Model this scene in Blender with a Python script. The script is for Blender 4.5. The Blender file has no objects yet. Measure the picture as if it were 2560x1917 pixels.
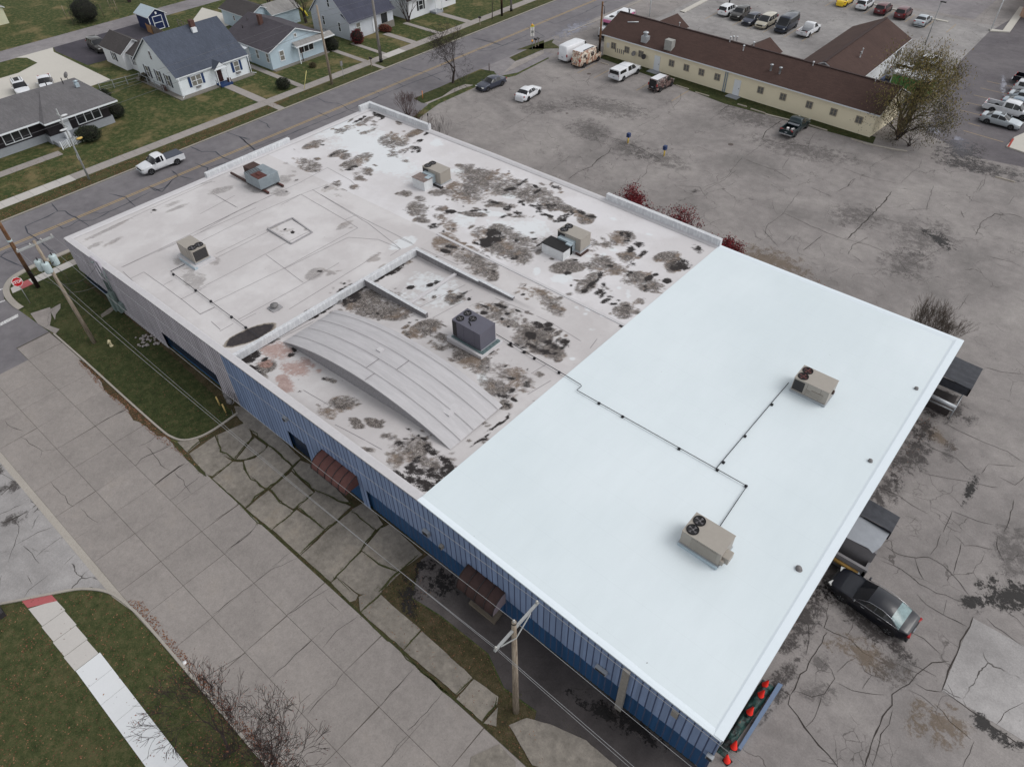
import bpy, bmesh, math, random
import numpy as np
from mathutils import Vector, Matrix, noise as mn
from mathutils.geometry import tessellate_polygon
R_ = math.radians
random.seed(7)
scene = bpy.context.scene
COL = scene.collection
# ---------------------------------------------------------------- camera
CAMH = 40.0
CM = np.array([[0.76007126, 0.64969107, -0.01389954], [-0.44688013, 0.53809318, 0.71467047], [-0.47179427, 0.53698906, -0.69932319]])
FPX = 1759.61
cd = bpy.data.cameras.new('camera'); cam = bpy.data.objects.new('camera', cd); COL.objects.link(cam)
cam.matrix_world = Matrix(((CM[0][0], CM[1][0], -CM[2][0], 0), (CM[0][1], CM[1][1], -CM[2][1], 0), (CM[0][2], CM[1][2], -CM[2][2], CAMH), (0, 0, 0, 1)))
cd.sensor_width = 36; cd.lens = 36 * FPX / 2560; cd.clip_start = 0.5; cd.clip_end = 12000
scene.camera = cam
# ---------------------------------------------------------------- overcast sky and soft sun
w = bpy.data.worlds.new("World"); scene.world = w; w.use_nodes = True
nt = w.node_tree; bg = nt.nodes['Background']; sky = nt.nodes.new('ShaderNodeTexSky')
sky.sky_type = 'NISHITA'; sky.sun_disc = False; sky.sun_elevation = R_(50); sky.sun_rotation = R_(55)
sky.air_density = 1.0; sky.dust_density = 1.5; sky.ozone_density = 1.2
hs = nt.nodes.new('ShaderNodeHueSaturation'); hs.inputs['Saturation'].default_value = 0.12
nt.links.new(sky.outputs[0], hs.inputs['Color']); nt.links.new(hs.outputs[0], bg.inputs['Color']); bg.inputs['Strength'].default_value = 0.15
sd = bpy.data.lights.new('sun', 'SUN'); sd.energy = 0.8; sd.angle = R_(32); sd.color = (1.0, 0.965, 0.925)
so = bpy.data.objects.new('sun', sd); COL.objects.link(so)
_az, _el = R_(55), R_(50)   # compass-like rotation of the sky's sun
_d = Vector((math.sin(_az) * math.cos(_el), math.cos(_az) * math.cos(_el), math.sin(_el)))
so.rotation_euler = (-_d).to_track_quat('-Z', 'Y').to_euler()
scene.view_settings.view_transform = 'Standard'; scene.view_settings.look = 'None'
scene.view_settings.exposure = 0.30; scene.view_settings.gamma = 1.0
# ---------------------------------------------------------------- survey: photograph pixel -> point on a level
WN = dict(D=(0, 0, .86367), A=(0, 0, 3.45), B=(600, 0, 3.45), C=(1200, 0, 3.45), R=(1800, 0, 2.9105), E=(0, 450, 3.45), F=(500, 350, 3.45), G=(1000, 350, 3.45), H=(500, 750, 3.45), I=(1000, 650, 3.45), J=(0, 1437, 3.45), K=(500, 1000, 3.45), L=(1000, 1300, 2.684), M=(1440, 1437, 3.45), N=(1920, 850, 3.45), O=(1920, 1337, 2.855), Q=(1500, 450, 2.0868), S=(0, 930, 3.45), T=(500, 1437, 3.45), U=(1500, 1200, 3.45), V=(2100, 100, 4.8), a=(0, 0, 5.52), b=(560, 0, 5.52), c=(960, 0, 5.52), P=(140, 640, 5.176), X=(0, 520, 6.37))
def px(wn, *a):
    ox, oy, s = WN[wn]
    return [(ox + a[i] / s, oy + a[i + 1] / s) for i in range(0, len(a), 2)]
def gpt(u, v, z=0.0):
    d = CM.T @ np.array([(u - 1280) / FPX, (958.5 - v) / FPX, 1.0])
    t = (z - CAMH) / d[2]
    return Vector((d[0] * t, d[1] * t, z))
def gp(wn, *a, z=0.0):
    return [gpt(u, v, z) for u, v in px(wn, *a)]
ZS = ([-68.2, -52, -40, -21, 0], [4.9, 5.4, 5.6, 5.85, 4.7])
ZN = ([-67, -48, -33, -20, 0], [4.85, 5.05, 5.0, 4.8, 4.85])
def hz(x, y):      # height of the big flat roof (falls gently to the north edge)
    a = np.interp(x, *ZS); b = np.interp(x, *ZN); t = np.clip((y - 15.2) / 36.8, 0, 1)
    return a + (b - a) * t
def hzc(x, y):     # the lower middle bay
    return hz(x, y) - 0.68 * np.clip((-27.0 - x) / 12.0, 0, 1) * (np.asarray(y) < 34.05)
def rp(wn, *a, dz=0.0, f=hz):
    out = []
    for u, v in px(wn, *a):
        z = 5.4
        for _ in range(8):
            q = gpt(u, v, z); z = float(f(q.x, q.y)) + dz
        out.append(gpt(u, v, z))
    return out
# ---------------------------------------------------------------- materials
MATS = {}
class NT:
    def __init__(s, name, rough=0.8, metal=0.0, spec=0.3):
        s.m = bpy.data.materials.new(name); s.m.use_nodes = True; s.t = s.m.node_tree
        s.b = s.t.nodes['Principled BSDF']; s.b.inputs['Roughness'].default_value = rough
        s.b.inputs['Metallic'].default_value = metal; s.b.inputs['Specular IOR Level'].default_value = spec
        s.tc = s.t.nodes.new('ShaderNodeTexCoord').outputs['Object']
        MATS[name] = s.m
    def L(s, a, b): s.t.links.new(a, b)
    def noise(s, scale, detail=4, rough=0.55, sc=(1, 1, 1), dist=0.0, off=0.0):
        n = s.t.nodes.new('ShaderNodeTexNoise'); n.inputs['Scale'].default_value = scale; n.inputs['Detail'].default_value = detail
        n.inputs['Roughness'].default_value = rough; n.inputs['Distortion'].default_value = dist
        s.L(s.mapc(sc, off), n.inputs['Vector']); return n.outputs['Fac']
    def mapc(s, sc=(1, 1, 1), off=0.0, rot=0.0, coord=None):
        if sc == (1, 1, 1) and off == 0 and rot == 0: return coord or s.tc
        mp = s.t.nodes.new('ShaderNodeMapping'); mp.inputs['Scale'].default_value = sc; mp.inputs['Location'].default_value = (off, off * .7, off * .3)
        mp.inputs['Rotation'].default_value = (0, 0, rot)
        s.L(coord or s.tc, mp.inputs['Vector']); return mp.outputs[0]
    def vor(s, scale, feat='DISTANCE_TO_EDGE', warp=0.0, wscale=1.0, out='Distance', sc=(1, 1, 1), rnd=1.0):
        v = s.t.nodes.new('ShaderNodeTexVoronoi'); v.feature = feat; v.inputs['Scale'].default_value = scale; v.inputs['Randomness'].default_value = rnd
        c = s.mapc(sc)
        if warp:
            n = s.t.nodes.new('ShaderNodeTexNoise'); n.inputs['Scale'].default_value = wscale; n.inputs['Detail'].default_value = 5; s.L(s.tc, n.inputs['Vector'])
            mx = s.t.nodes.new('ShaderNodeVectorMath'); mx.operation = 'MULTIPLY_ADD'; mx.inputs[1].default_value = (warp,) * 3
            s.L(n.outputs['Color'], mx.inputs[0]); s.L(c, mx.inputs[2]); c = mx.outputs[0]
        s.L(c, v.inputs['Vector']); return v.outputs[out]
    def math(s, op, a, b=0.5, clamp=False):
        n = s.t.nodes.new('ShaderNodeMath'); n.operation = op; n.use_clamp = clamp
        for i, q in enumerate((a, b)):
            if isinstance(q, (int, float)): n.inputs[i].default_value = q
            else: s.L(q, n.inputs[i])
        return n.outputs[0]
    def step(s, v, lo, hi):     # smooth map lo..hi -> 0..1
        n = s.t.nodes.new('ShaderNodeMapRange'); n.interpolation_type = 'SMOOTHSTEP'
        n.inputs['From Min'].default_value = lo; n.inputs['From Max'].default_value = hi
        s.L(v, n.inputs['Value']); return n.outputs[0]
    def attr(s, name, col=False):
        n = s.t.nodes.new('ShaderNodeAttribute'); n.attribute_name = name; return n.outputs['Color' if col else 'Fac']
    def xyz(s):
        n = s.t.nodes.new('ShaderNodeSeparateXYZ'); s.L(s.tc, n.inputs[0]); return n.outputs
    def mix(s, fac, a, b):
        n = s.t.nodes.new('ShaderNodeMix'); n.data_type = 'RGBA'
        for k, q in ((0, fac), (6, a), (7, b)):
            if isinstance(q, (int, float)): n.inputs[k].default_value = q
            elif isinstance(q, tuple): n.inputs[k].default_value = (*q, 1) if len(q) == 3 else q
            else: s.L(q, n.inputs[k])
        return n.outputs[2]
    def ramp(s, fac, *stops):
        n = s.t.nodes.new('ShaderNodeValToRGB'); e = n.color_ramp.elements
        while len(e) < len(stops): e.new(0.5)
        for i, (p, c) in enumerate(stops): e[i].position = p; e[i].color = (*c, 1)
        s.L(fac, n.inputs[0]); return n.outputs[0]
    def vary(s, c, fac, amt):   # multiply colour by 1 +- amt
        amt *= 1.8; v = s.math('MULTIPLY_ADD', fac, 2 * amt); s.t.nodes[-1].inputs[2].default_value = 1 - amt
        n = s.t.nodes.new('ShaderNodeMix'); n.data_type = 'RGBA'; n.blend_type = 'MULTIPLY'; n.inputs[0].default_value = 1
        if isinstance(c, tuple): n.inputs[6].default_value = (*c, 1)
        else: s.L(c, n.inputs[6])
        s.L(v, n.inputs[7]); return n.outputs[2]
    def color(s, c):
        if isinstance(c, tuple): s.b.inputs['Base Color'].default_value = (*c, 1)
        else: s.L(c, s.b.inputs['Base Color'])
        return s
    def rough(s, f): s.L(f, s.b.inputs['Roughness']); return s
    def bump(s, h, strength=0.3, dist=0.02):
        n = s.t.nodes.new('ShaderNodeBump'); n.inputs['Strength'].default_value = strength; n.inputs['Distance'].default_value = dist
        s.L(h, n.inputs['Height']); s.L(n.outputs[0], s.b.inputs['Normal']); return s
def S(r, g=None, b=None):   # sRGB 0-255 -> linear
    if g is None: g = b = r
    f = lambda c: (c / 255 / 12.92) if c / 255 <= .04045 else ((c / 255 + .055) / 1.055) ** 2.4
    return (f(r), f(g), f(b))
def sm(name, c, rough=0.7, metal=0.0, amt=0.10, scale=3.0, spec=0.3, streak=False):
    if name in MATS: return MATS[name]
    n = NT(name, rough, metal, spec)
    f = n.noise(scale, 6, 0.65, sc=(1, 1, 0.15) if streak else (1, 1, 1))
    g = n.noise(scale * 9, 3, 0.6)
    n.color(n.vary(n.vary(c, f, amt), g, amt * .6)); n.bump(g, 0.15, 0.01)
    return n.m
# ---------------------------------------------------------------- mesh helpers
class MB:
    def __init__(s): s.v = []; s.f = []; s.mi = []; s.sm = []
    def face(s, pts, mi=0, sm_=False):
        b = len(s.v); s.v += [tuple(p) for p in pts]; s.f.append(tuple(range(b, b + len(pts)))); s.mi.append(mi); s.sm.append(sm_); return s
    def raw(s, vs, fs, mi=0, sm_=False):
        b = len(s.v); s.v += [tuple(p) for p in vs]
        for f in fs: s.f.append(tuple(b + i for i in f)); s.mi.append(mi); s.sm.append(sm_)
        return s
    def box(s, x0, x1, y0, y1, z0, z1, mi=0, M=None):
        vs = [Vector((x, y, z)) for z in (z0, z1) for y in (y0, y1) for x in (x0, x1)]
        if M is not None: vs = [M @ p for p in vs]
        return s.raw(vs, [(0, 2, 3, 1), (4, 5, 7, 6), (0, 1, 5, 4), (2, 6, 7, 3), (0, 4, 6, 2), (1, 3, 7, 5)], mi)
    def cbox(s, c, sx, sy, sz, rz=0, mi=0):
        return s.box(-sx / 2, sx / 2, -sy / 2, sy / 2, 0, sz, mi, Matrix.Translation(Vector(c)) @ Matrix.Rotation(rz, 4, 'Z'))
    def poly(s, pts, z0, z1=None, mi=0):      # prism (or flat sheet) over a ground outline
        p = [Vector((q[0], q[1], 0)) for q in pts]
        area = sum(p[i - 1].x * p[i].y - p[i].x * p[i - 1].y for i in range(len(p)))
        if area < 0: p.reverse()
        tr = tessellate_polygon([p]); top = z0 if z1 is None else z1
        tt = []
        for t in tr:
            a, b, c = (p[i] for i in t)
            tt.append(t if (b - a).cross(c - a).z > 0 else (t[0], t[2], t[1]))
        s.raw([(q.x, q.y, top) for q in p], tt, mi)
        if z1 is not None:
            n = len(p)
            for i in range(n):
                a, b = p[i], p[(i + 1) % n]
                s.raw([(a.x, a.y, z0), (b.x, b.y, z0), (b.x, b.y, z1), (a.x, a.y, z1)], [(0, 1, 2, 3)], mi)
        return s
    def tube(s, pts, r, n=6, mi=0, r1=None, cap=True):
        pts = [Vector(p) for p in pts]; N = len(pts); vs = []; fs = []
        prev = None
        for i, p in enumerate(pts):
            d = (pts[min(i + 1, N - 1)] - pts[max(i - 1, 0)])
            if d.length < 1e-9: d = Vector((0, 0, 1))
            d.normalize(); up = Vector((0, 0, 1)) if abs(d.z) < .9 else Vector((1, 0, 0))
            if prev is None: a = d.cross(up).normalized()
            else:
                a = prev - d * prev.dot(d)
                a = a.normalized() if a.length > 1e-6 else d.cross(up).normalized()
            prev = a
            b = d.cross(a)
            rr = (r[i] if isinstance(r, (list, tuple)) else (r if r1 is None else r + (r1 - r) * i / (N - 1)))
            vs += [p + (a * math.cos(2 * math.pi * k / n) + b * math.sin(2 * math.pi * k / n)) * rr for k in range(n)]
        for i in range(N - 1):
            for k in range(n):
                k2 = (k + 1) % n; fs.append((i * n + k, i * n + k2, (i + 1) * n + k2, (i + 1) * n + k))
        if cap: fs.append(tuple(range(n))[::-1]); fs.append(tuple(range((N - 1) * n, N * n)))
        return s.raw(vs, fs, mi, True)
    def cyl(s, c, r, h, n=16, mi=0, r2=None, axis='Z'):
        c = Vector(c); d = {'Z': Vector((0, 0, 1)), 'X': Vector((1, 0, 0)), 'Y': Vector((0, 1, 0))}[axis]
        s.tube([c, c + d * h], [r, r if r2 is None else r2], n, mi)
        return s
    def lathe(s, c, prof, n=16, mi=0):        # prof: (r, z) list
        vs = []; fs = []
        for r, z in prof: vs += [(c[0] + r * math.cos(2 * math.pi * k / n), c[1] + r * math.sin(2 * math.pi * k / n), c[2] + z) for k in range(n)]
        for i in range(len(prof) - 1):
            for k in range(n): fs.append((i * n + k, i * n + (k + 1) % n, (i + 1) * n + (k + 1) % n, (i + 1) * n + k))
        return s.raw(vs, fs, mi, True)
    def blob(s, c, rx, ry, rz, amp=0.15, fr=1.3, n=20, mi=0):
        vs = []; fs = []; m = n // 2
        for i in range(m + 1):
            th = math.pi * i / m
            for k in range(n):
                ph = 2 * math.pi * k / n; d = Vector((math.sin(th) * math.cos(ph), math.sin(th) * math.sin(ph), math.cos(th)))
                q = 1 + amp * mn.noise(d * fr * 2 + Vector(c))
                vs.append((c[0] + d.x * rx * q, c[1] + d.y * ry * q, c[2] + d.z * rz * q))
        for i in range(m):
            for k in range(n): fs.append((i * n + k, (i + 1) * n + k, (i + 1) * n + (k + 1) % n, i * n + (k + 1) % n))
        return s.raw(vs, fs, mi, True)
    def build(s, name, mats, parent=None, bevel=0.0, loc=None, rotz=0.0, weld=False):
        me = bpy.data.meshes.new(name); me.from_pydata(s.v, [], s.f)
        for m in (mats if isinstance(mats, (list, tuple)) else [mats]): me.materials.append(MATS[m] if isinstance(m, str) else m)
        me.polygons.foreach_set('material_index', s.mi); me.polygons.foreach_set('use_smooth', s.sm); me.update()
        if weld: b_ = bmesh.new(); b_.from_mesh(me); bmesh.ops.remove_doubles(b_, verts=b_.verts, dist=.002); b_.to_mesh(me); b_.free()
        o = bpy.data.objects.new(name, me); COL.objects.link(o)
        if parent is not None: o.parent = parent
        if loc is not None: o.location = loc
        o.rotation_euler.z = rotz
        if bevel:
            b = o.modifiers.new('bevel', 'BEVEL'); b.width = bevel; b.segments = 2; b.limit_method = 'ANGLE'
        return o
def tag(o, label=None, cat=None, group=None, kind=None):
    if label: o['label'] = label
    if cat: o['category'] = cat
    if group: o['group'] = group
    if kind: o['kind'] = kind
    return o
def thing(name, label, cat, loc=(0, 0, 0), rz=0.0, group=None):
    o = bpy.data.objects.new(name, None); COL.objects.link(o); o.location = loc; o.rotation_euler = (0, 0, rz); o.empty_display_size = .3
    return tag(o, label, cat, group)
def kids(o): return [c for c in bpy.data.objects if c.parent is o]
def copy_tree(o, parent=None):
    c = o.copy(); COL.objects.link(c); c.parent = parent
    for k in list(kids(o)): copy_tree(k, c)
    return c
def dup(o, label, loc, rz=None, group=None):
    c = copy_tree(o); c['label'] = label; c.location = loc
    if rz is not None: c.rotation_euler.z = rz
    if group: c['group'] = group
    return c
# ---------------------------------------------------------------- surface materials
def m_lawn(name, dark, mid, straw, leaf=0.0, strawamt=.5):
    n = NT(name, 0.95, 0, .1)
    f1 = n.noise(.22, 5, .6); f2 = n.noise(1.7, 6, .7); f3 = n.noise(16, 3, .7); f4 = n.noise(45, 2, .6)
    c = n.ramp(n.math('ADD', n.math('MULTIPLY', f2, .55), n.math('MULTIPLY', f3, .45)), (.36, dark), (.5, mid), (.66, straw))
    c = n.mix(n.math('MULTIPLY', n.step(f1, .5, .68), strawamt), c, straw)
    c = n.vary(c, f4, .30)
    if leaf:
        lv = n.vor(7, 'F1', warp=.25, wscale=6); m = n.math('MULTIPLY', n.step(lv, .27, .17), n.step(n.noise(.8, 4, .7, off=9), .62 - leaf * .35, .78 - leaf * .3))
        lc = n.ramp(n.noise(11, 2), (.35, S(76, 54, 44)), (.5, S(100, 70, 56)), (.65, S(124, 96, 78)))
        c = n.mix(m, c, lc)
    n.color(c); n.bump(f3, .6, .05); return n.m
m_lawn('lawn', S(42, 54, 32), S(64, 75, 44), S(126, 112, 82), 0.2, .7)
m_lawn('lawn_leafy', S(42, 50, 30), S(66, 72, 45), S(98, 90, 66), .7, .35)
m_lawn('lawn_green', S(38, 46, 28), S(56, 64, 38), S(86, 84, 58), 0.6, .3)
m_lawn('weeds', S(50, 46, 36), S(68, 64, 44), S(96, 84, 68), 0.9, .5)
m_lawn('rough_grass', S(52, 60, 34), S(78, 84, 52), S(112, 102, 74), 0.1, .6)
def m_pave(name, base, dk, lt, crack=.6, cs=.35, spot=.3, rough=.85, fine=.18):
    n = NT(name, rough, 0, .25)
    f1 = n.noise(.12, 6, .62, dist=.4); f2 = n.noise(.9, 6, .68); f3 = n.noise(9, 5, .85); f4 = n.noise(60, 2, .6)
    c = n.ramp(f1, (.30, dk), (.48, base), (.68, lt))
    c = n.vary(n.vary(n.vary(c, f2, .20), f3, fine * 1.3), f4, fine * 1.3)
    e = n.vor(cs, warp=.9, wscale=.8); e2 = n.vor(cs * 5, warp=.35, wscale=2.2)
    msk = n.step(n.noise(.33, 4, .6, off=4), .46, .60)
    k = n.math('MULTIPLY', n.step(e, .010, .003), n.math('MULTIPLY', msk, crack))
    msk2 = n.step(n.noise(.21, 4, .65, off=21), .60, .68)
    k2 = n.math('MULTIPLY', n.step(e2, .045, .012), n.math('MULTIPLY', msk2, crack))
    c = n.mix(n.math('MAXIMUM', k, k2), c, S(52, 47, 44))
    sp = n.step(n.vor(.9, 'F1'), .07, .03)
    c = n.mix(n.math('MULTIPLY', sp, spot), c, S(78, 72, 70))
    n.color(c); n.bump(f3, .25, .01); return n.m
m_pave('lot_asphalt', S(132, 127, 125), S(115, 111, 109), S(146, 141, 138), .6)
m_pave('lot_grey', S(138, 135, 134), S(122, 119, 118), S(152, 149, 147), .7)
m_pave('dark_lot', S(98, 94, 97), S(88, 84, 88), S(108, 104, 106), .35)
m_pave('street_asphalt', S(112, 109, 112), S(103, 100, 104), S(122, 119, 121), 0, fine=.07, spot=.1)
m_pave('alley_asphalt', S(126, 122, 124), S(112, 108, 110), S(140, 136, 136), .3)
m_pave('drive_black', S(66, 63, 70), S(56, 54, 60), S(76, 72, 78), 0, spot=0)
m_pave('wet_asphalt', S(74, 69, 68), S(54, 50, 50), S(100, 94, 92), .5, rough=.6)
m_pave('old_concrete', S(142, 136, 132), S(122, 117, 114), S(158, 152, 148), .25, cs=.2)
m_pave('pale_asphalt', S(150, 147, 146), S(134, 131, 130), S(164, 161, 160), .9, cs=.22)
def m_slab(name, base, amt=.10, fine=.22, stain=.5):
    n = NT(name, .85, 0, .25)
    t = n.attr('tint'); f1 = n.noise(.35, 6, .65); f2 = n.noise(2.3, 6, .7); f3 = n.noise(10, 5, .85); f4 = n.noise(60, 2, .6)
    c = n.vary(n.vary(n.vary(n.vary(n.vary(base, t, .022), f1, amt), f2, amt * .8), f3, fine), f4, fine)
    c = n.mix(n.math('MULTIPLY', n.step(f1, .55, .75), stain * .35), c, S(120, 108, 92))
    sp = n.step(n.vor(3.1, 'F1', warp=.3, wscale=3), .11, .05); c = n.mix(n.math('MULTIPLY', sp, n.math('MULTIPLY', n.step(n.noise(.7, 3, off=5), .5, .62), .55)), c, S(70, 64, 62))
    n.color(c); n.bump(f3, .3, .01); return n.m
m_slab('street_slab', S(140, 134, 130), .16); m_slab('apron_slab', S(128, 122, 114), .42, .22, 1.2); m_slab('sidewalk', S(150, 144, 140), .08)
m_slab('new_walk', S(208, 210, 212), .02, .04, 0); m_slab('clean_walk', S(182, 178, 174), .04, .07, .2); m_slab('kerb', S(160, 154, 146), .08); m_slab('pale_drive', S(190, 186, 178), .05, .05, .2)
m_slab('red_ramp', S(168, 92, 94), .05, .06, 0)
sm('crack_dark', S(58, 53, 50), .9); sm('tar_seal', S(58, 60, 68), .6); sm('joint_weed', S(60, 62, 38), .95, amt=.4, scale=8); sm('joint_dark', S(88, 82, 76), .95, amt=.2)
def m_paint(name, c, wear=.5):
    n = NT(name, .8); f = n.noise(9, 5, .75); n.color(n.mix(n.step(f, .62 - wear * .3, .40 - wear * .2), c, S(115, 111, 110))); return n.m
m_paint('yellow_line', S(168, 142, 94), 1.0); m_paint('white_line', S(208, 208, 208), .25); m_paint('faint_line', S(158, 138, 108), 1.3)
n = NT('puddle', .04, 0, .6); n.color(S(88, 86, 92)); 
# ---------------------------------------------------------------- ground sheets
def ground(name, polys, z0, z1, mat, tint=False, kind='structure', label=None, split=None):
    m = MB()
    for i_, p in enumerate(polys): m.poly(p, z0, z1 if z1 is None else z1 + (.0009 * i_ if 'driveway_slab' in name else 0))
    o = m.build(name, mat); o['kind'] = kind
    if label: o['label'] = label
    if tint:
        a = o.data.attributes.new('tint', 'FLOAT', 'FACE'); c = {}
        vals = []; rr = random.Random(5); k = 0; cur = 0
        # one tint per polygon piece
        cnt = []
        for p in polys: n_ = len(p); cnt.append((n_ - 2) + (n_ if z1 is not None else 0))
        for q in cnt: vals += [rr.random()] * q
        vals = (vals + [.5] * len(o.data.polygons))[:len(o.data.polygons)]
        a.data.foreach_set('value', vals)
    return o
def rect(x0, x1, y0, y1): return [(x0, y0), (x1, y0), (x1, y1), (x0, y1)]
ground('ground', [rect(-5000, 5000, -5000, 5000)], 0, None, 'lawn')
ground('main_street', [rect(-85.6, -74.3, -200, 400)], .010, None, 'street_asphalt')
ground('side_street_mouth', [[(-74.4, 9.4), (-74.4, -2), (-60.6, -2), (-60.6, 6.5), (-63, 6.5), (-63, 9.35), (-69, 8.9), (-71.2, 8.8), (-72.7, 9.5), (-74.2, 10.9)]], .014, None, 'street_asphalt')
ground('parking_lot', [[(-68.9, 60), (-66.6, 55), (-66.6, 51), (20, 51), (90, 51), (90, 400), (-74.3, 400), (-74.3, 91), (-71.8, 90.8), (-68.9, 88.5), (-68.5, 80), (-70.2, 76), (-70.3, 66)],
                        rect(-1.2, 90, -60, 51)], .012, None, 'lot_asphalt')
ground('rear_parking_lot', [[(-66, 97.5), (-21, 95), (-19.5, 118), (-20.2, 128), (-20, 145), (-66, 145)]], .016, None, 'lot_grey')
ground('dark_parking_lot', [[(-16.3, 98), (-20.2, 125.3), (-20.4, 141), (-18.7, 156), (-15, 260), (60, 260), (60, 96), (-4, 96), (-9.5, 94.9)]], .018, None, 'dark_lot')
ground('far_parking_lot', [[(-45, 146.5), (-24, 146.5), (-24, 190), (-52, 190)]], .018, None, 'alley_asphalt')
ground('alley', [rect(-140.2, -135.1, -100, 400)], .010, None, 'alley_asphalt')
ground('black_driveway', [[(-135.1, 42.4), (-133, 41.8), (-123, 42.2), (-122.6, 46), (-123, 57.6), (-135.1, 57.7)]], .014, None, 'drive_black')
ground('pale_driveway', [[(-135.1, 42.3), (-133, 41.5), (-114.6, 41.6), (-114.3, 33), (-111, 33), (-111, 5), (-128.3, 5), (-128.3, 34), (-130.2, 37.7), (-133.8, 37.6), (-135.2, 36.5)]], .018, None, 'pale_drive', True)
ground('rear_patio', [[(-127, 62), (-121, 61.5), (-122, 70), (-134, 69)]], .014, None, 'pale_drive', True)
ground('lower_lot', [[(-80, -60), (-36.2, -60), (-36.2, -2.6), (-37.3, -2.6), (-36.6, -1.5), (-35.5, -.3), (-34.3, .22), (-36, .22), (-60.6, .22), (-74, -1)]], .012, None, 'pale_asphalt')
ground('gutter', [rect(-60.6, -19, .22, .66)], .02, None, 'kerb', True)
# concrete side street: slabs between y .66 and 9.45
JX = [-60.6, -57.6, -54.9, -52.0, -48.7, -45.9, -42.6, -39.8, -37.1, -33.8, -31.1, -27.8, -24.4, -22.0, -19.0, -16.0, -13.6, -10.8, -8, -5, -2, 1, 4, 7, 10]
sl = []
g_ = .013
rr = random.Random(11)
for i in range(len(JX) - 1):
    for (y0, y1) in ((.66, 3.52), (3.52, 6.52), (6.52, 9.45)):
        j0 = rr.uniform(-.04, .04)
        sl.append([(JX[i] + g_, y0 + g_), (JX[i + 1] - g_, y0 + g_), (JX[i + 1] - g_ + j0, y1 - g_), (JX[i] + g_ + j0, y1 - g_)])
sl += [[(-62.8, 6.54), (-60.62, 6.54), (-60.62, 9.4), (-62.8, 9.3)]]
ground('street_bed', [[(-60.6, .62), (12, .62), (12, 9.5), (-63, 9.4), (-63, 6.5), (-60.6, 6.5)]], .014, None, 'joint_dark')
ground('side_street', sl, .0145, .030, 'street_slab', True)
# kerbs
def strip(pts, wd, off=0):
    """ribbon outline around a polyline"""
    P_ = [Vector((p[0], p[1])) for p in pts]; Lf = []; Rt = []
    for i in range(len(P_)):
        d = P_[min(i + 1, len(P_) - 1)] - P_[max(i - 1, 0)]; d.normalize(); nrm = Vector((-d.y, d.x))
        Lf.append(P_[i] + nrm * (off + wd / 2)); Rt.append(P_[i] + nrm * (off - wd / 2))
    return Lf, Rt
def ribbon(mb, pts, wd, z0, z1, mi=0):
    Lf, Rt = strip(pts, 1.0)
    for i in range(len(pts) - 1):
        w0 = (wd[i] if isinstance(wd, list) else wd); w1 = (wd[i + 1] if isinstance(wd, list) else wd)
        c0 = (Lf[i] + Rt[i]) / 2; c1 = (Lf[i + 1] + Rt[i + 1]) / 2; n0 = (Lf[i] - Rt[i]).normalized() * w0 / 2; n1 = (Lf[i + 1] - Rt[i + 1]).normalized() * w1 / 2
        a, b, c, d = c0 - n0, c1 - n1, c1 + n1, c0 + n0
        mb.face([(a.x, a.y, z1), (b.x, b.y, z1), (c.x, c.y, z1), (d.x, d.y, z1)], mi)
        if z0 is not None:
            mb.face([(a.x, a.y, z0), (b.x, b.y, z0), (b.x, b.y, z1), (a.x, a.y, z1)], mi)
            mb.face([(c.x, c.y, z0), (d.x, d.y, z0), (d.x, d.y, z1), (c.x, c.y, z1)], mi)
def smooth_line(pts, n=4):
    out = []
    P_ = [Vector((p[0], p[1])) for p in pts]
    for i in range(len(P_) - 1):
        a = P_[max(i - 1, 0)]; b = P_[i]; c = P_[i + 1]; d = P_[min(i + 2, len(P_) - 1)]
        for k in range(n):
            t = k / n; out.append(.5 * ((2 * b) + (c - a) * t + (2 * a - 5 * b + 4 * c - d) * t * t + (3 * b - a - 3 * c + d) * t ** 3))
    out.append(P_[-1]); return out
def kerb(name, pts, wd=.18, h=.12, mat='kerb', sm_=True):
    m = MB(); ribbon(m, smooth_line(pts) if sm_ else pts, wd, 0, h); o = m.build(name, mat); o['kind'] = 'structure'; return o
kerb('kerb', [(-74.3, 45), (-74.3, 20), (-74.4, 14.0), (-74.3, 12.2), (-73.9, 10.7), (-72.7, 9.65), (-71.2, 9.2), (-69.5, 9.1), (-68.3, 9.2)], .55, .10)
kerb('kerb', [(-62.3, 9.5), (-57, 9.55), (-50, 9.55), (-44.6, 9.6), (-43.0, 9.75), (-42.0, 10.2), (-41.4, 11.2), (-41.25, 12.5), (-41.35, 14.4)], .14, .12)
kerb('kerb', [(-44, -12), (-41, -8.2), (-39.0, -5.0), (-38.0, -3.6), (-36.9, -2.1), (-35.8, -.75), (-34.2, .25), (-32, .62), (-29.2, .70), (-19.6, .70), (-5, .70), (8, .7)], .15, .11)
kerb('kerb', [(-85.75, -40), (-85.75, 30), (-85.75, 120), (-85.6, 300)], .15, .08)
kerb('kerb', [(-73.9, 100), (-73.4, 110), (-73.4, 200)], .15, .08)
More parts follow.
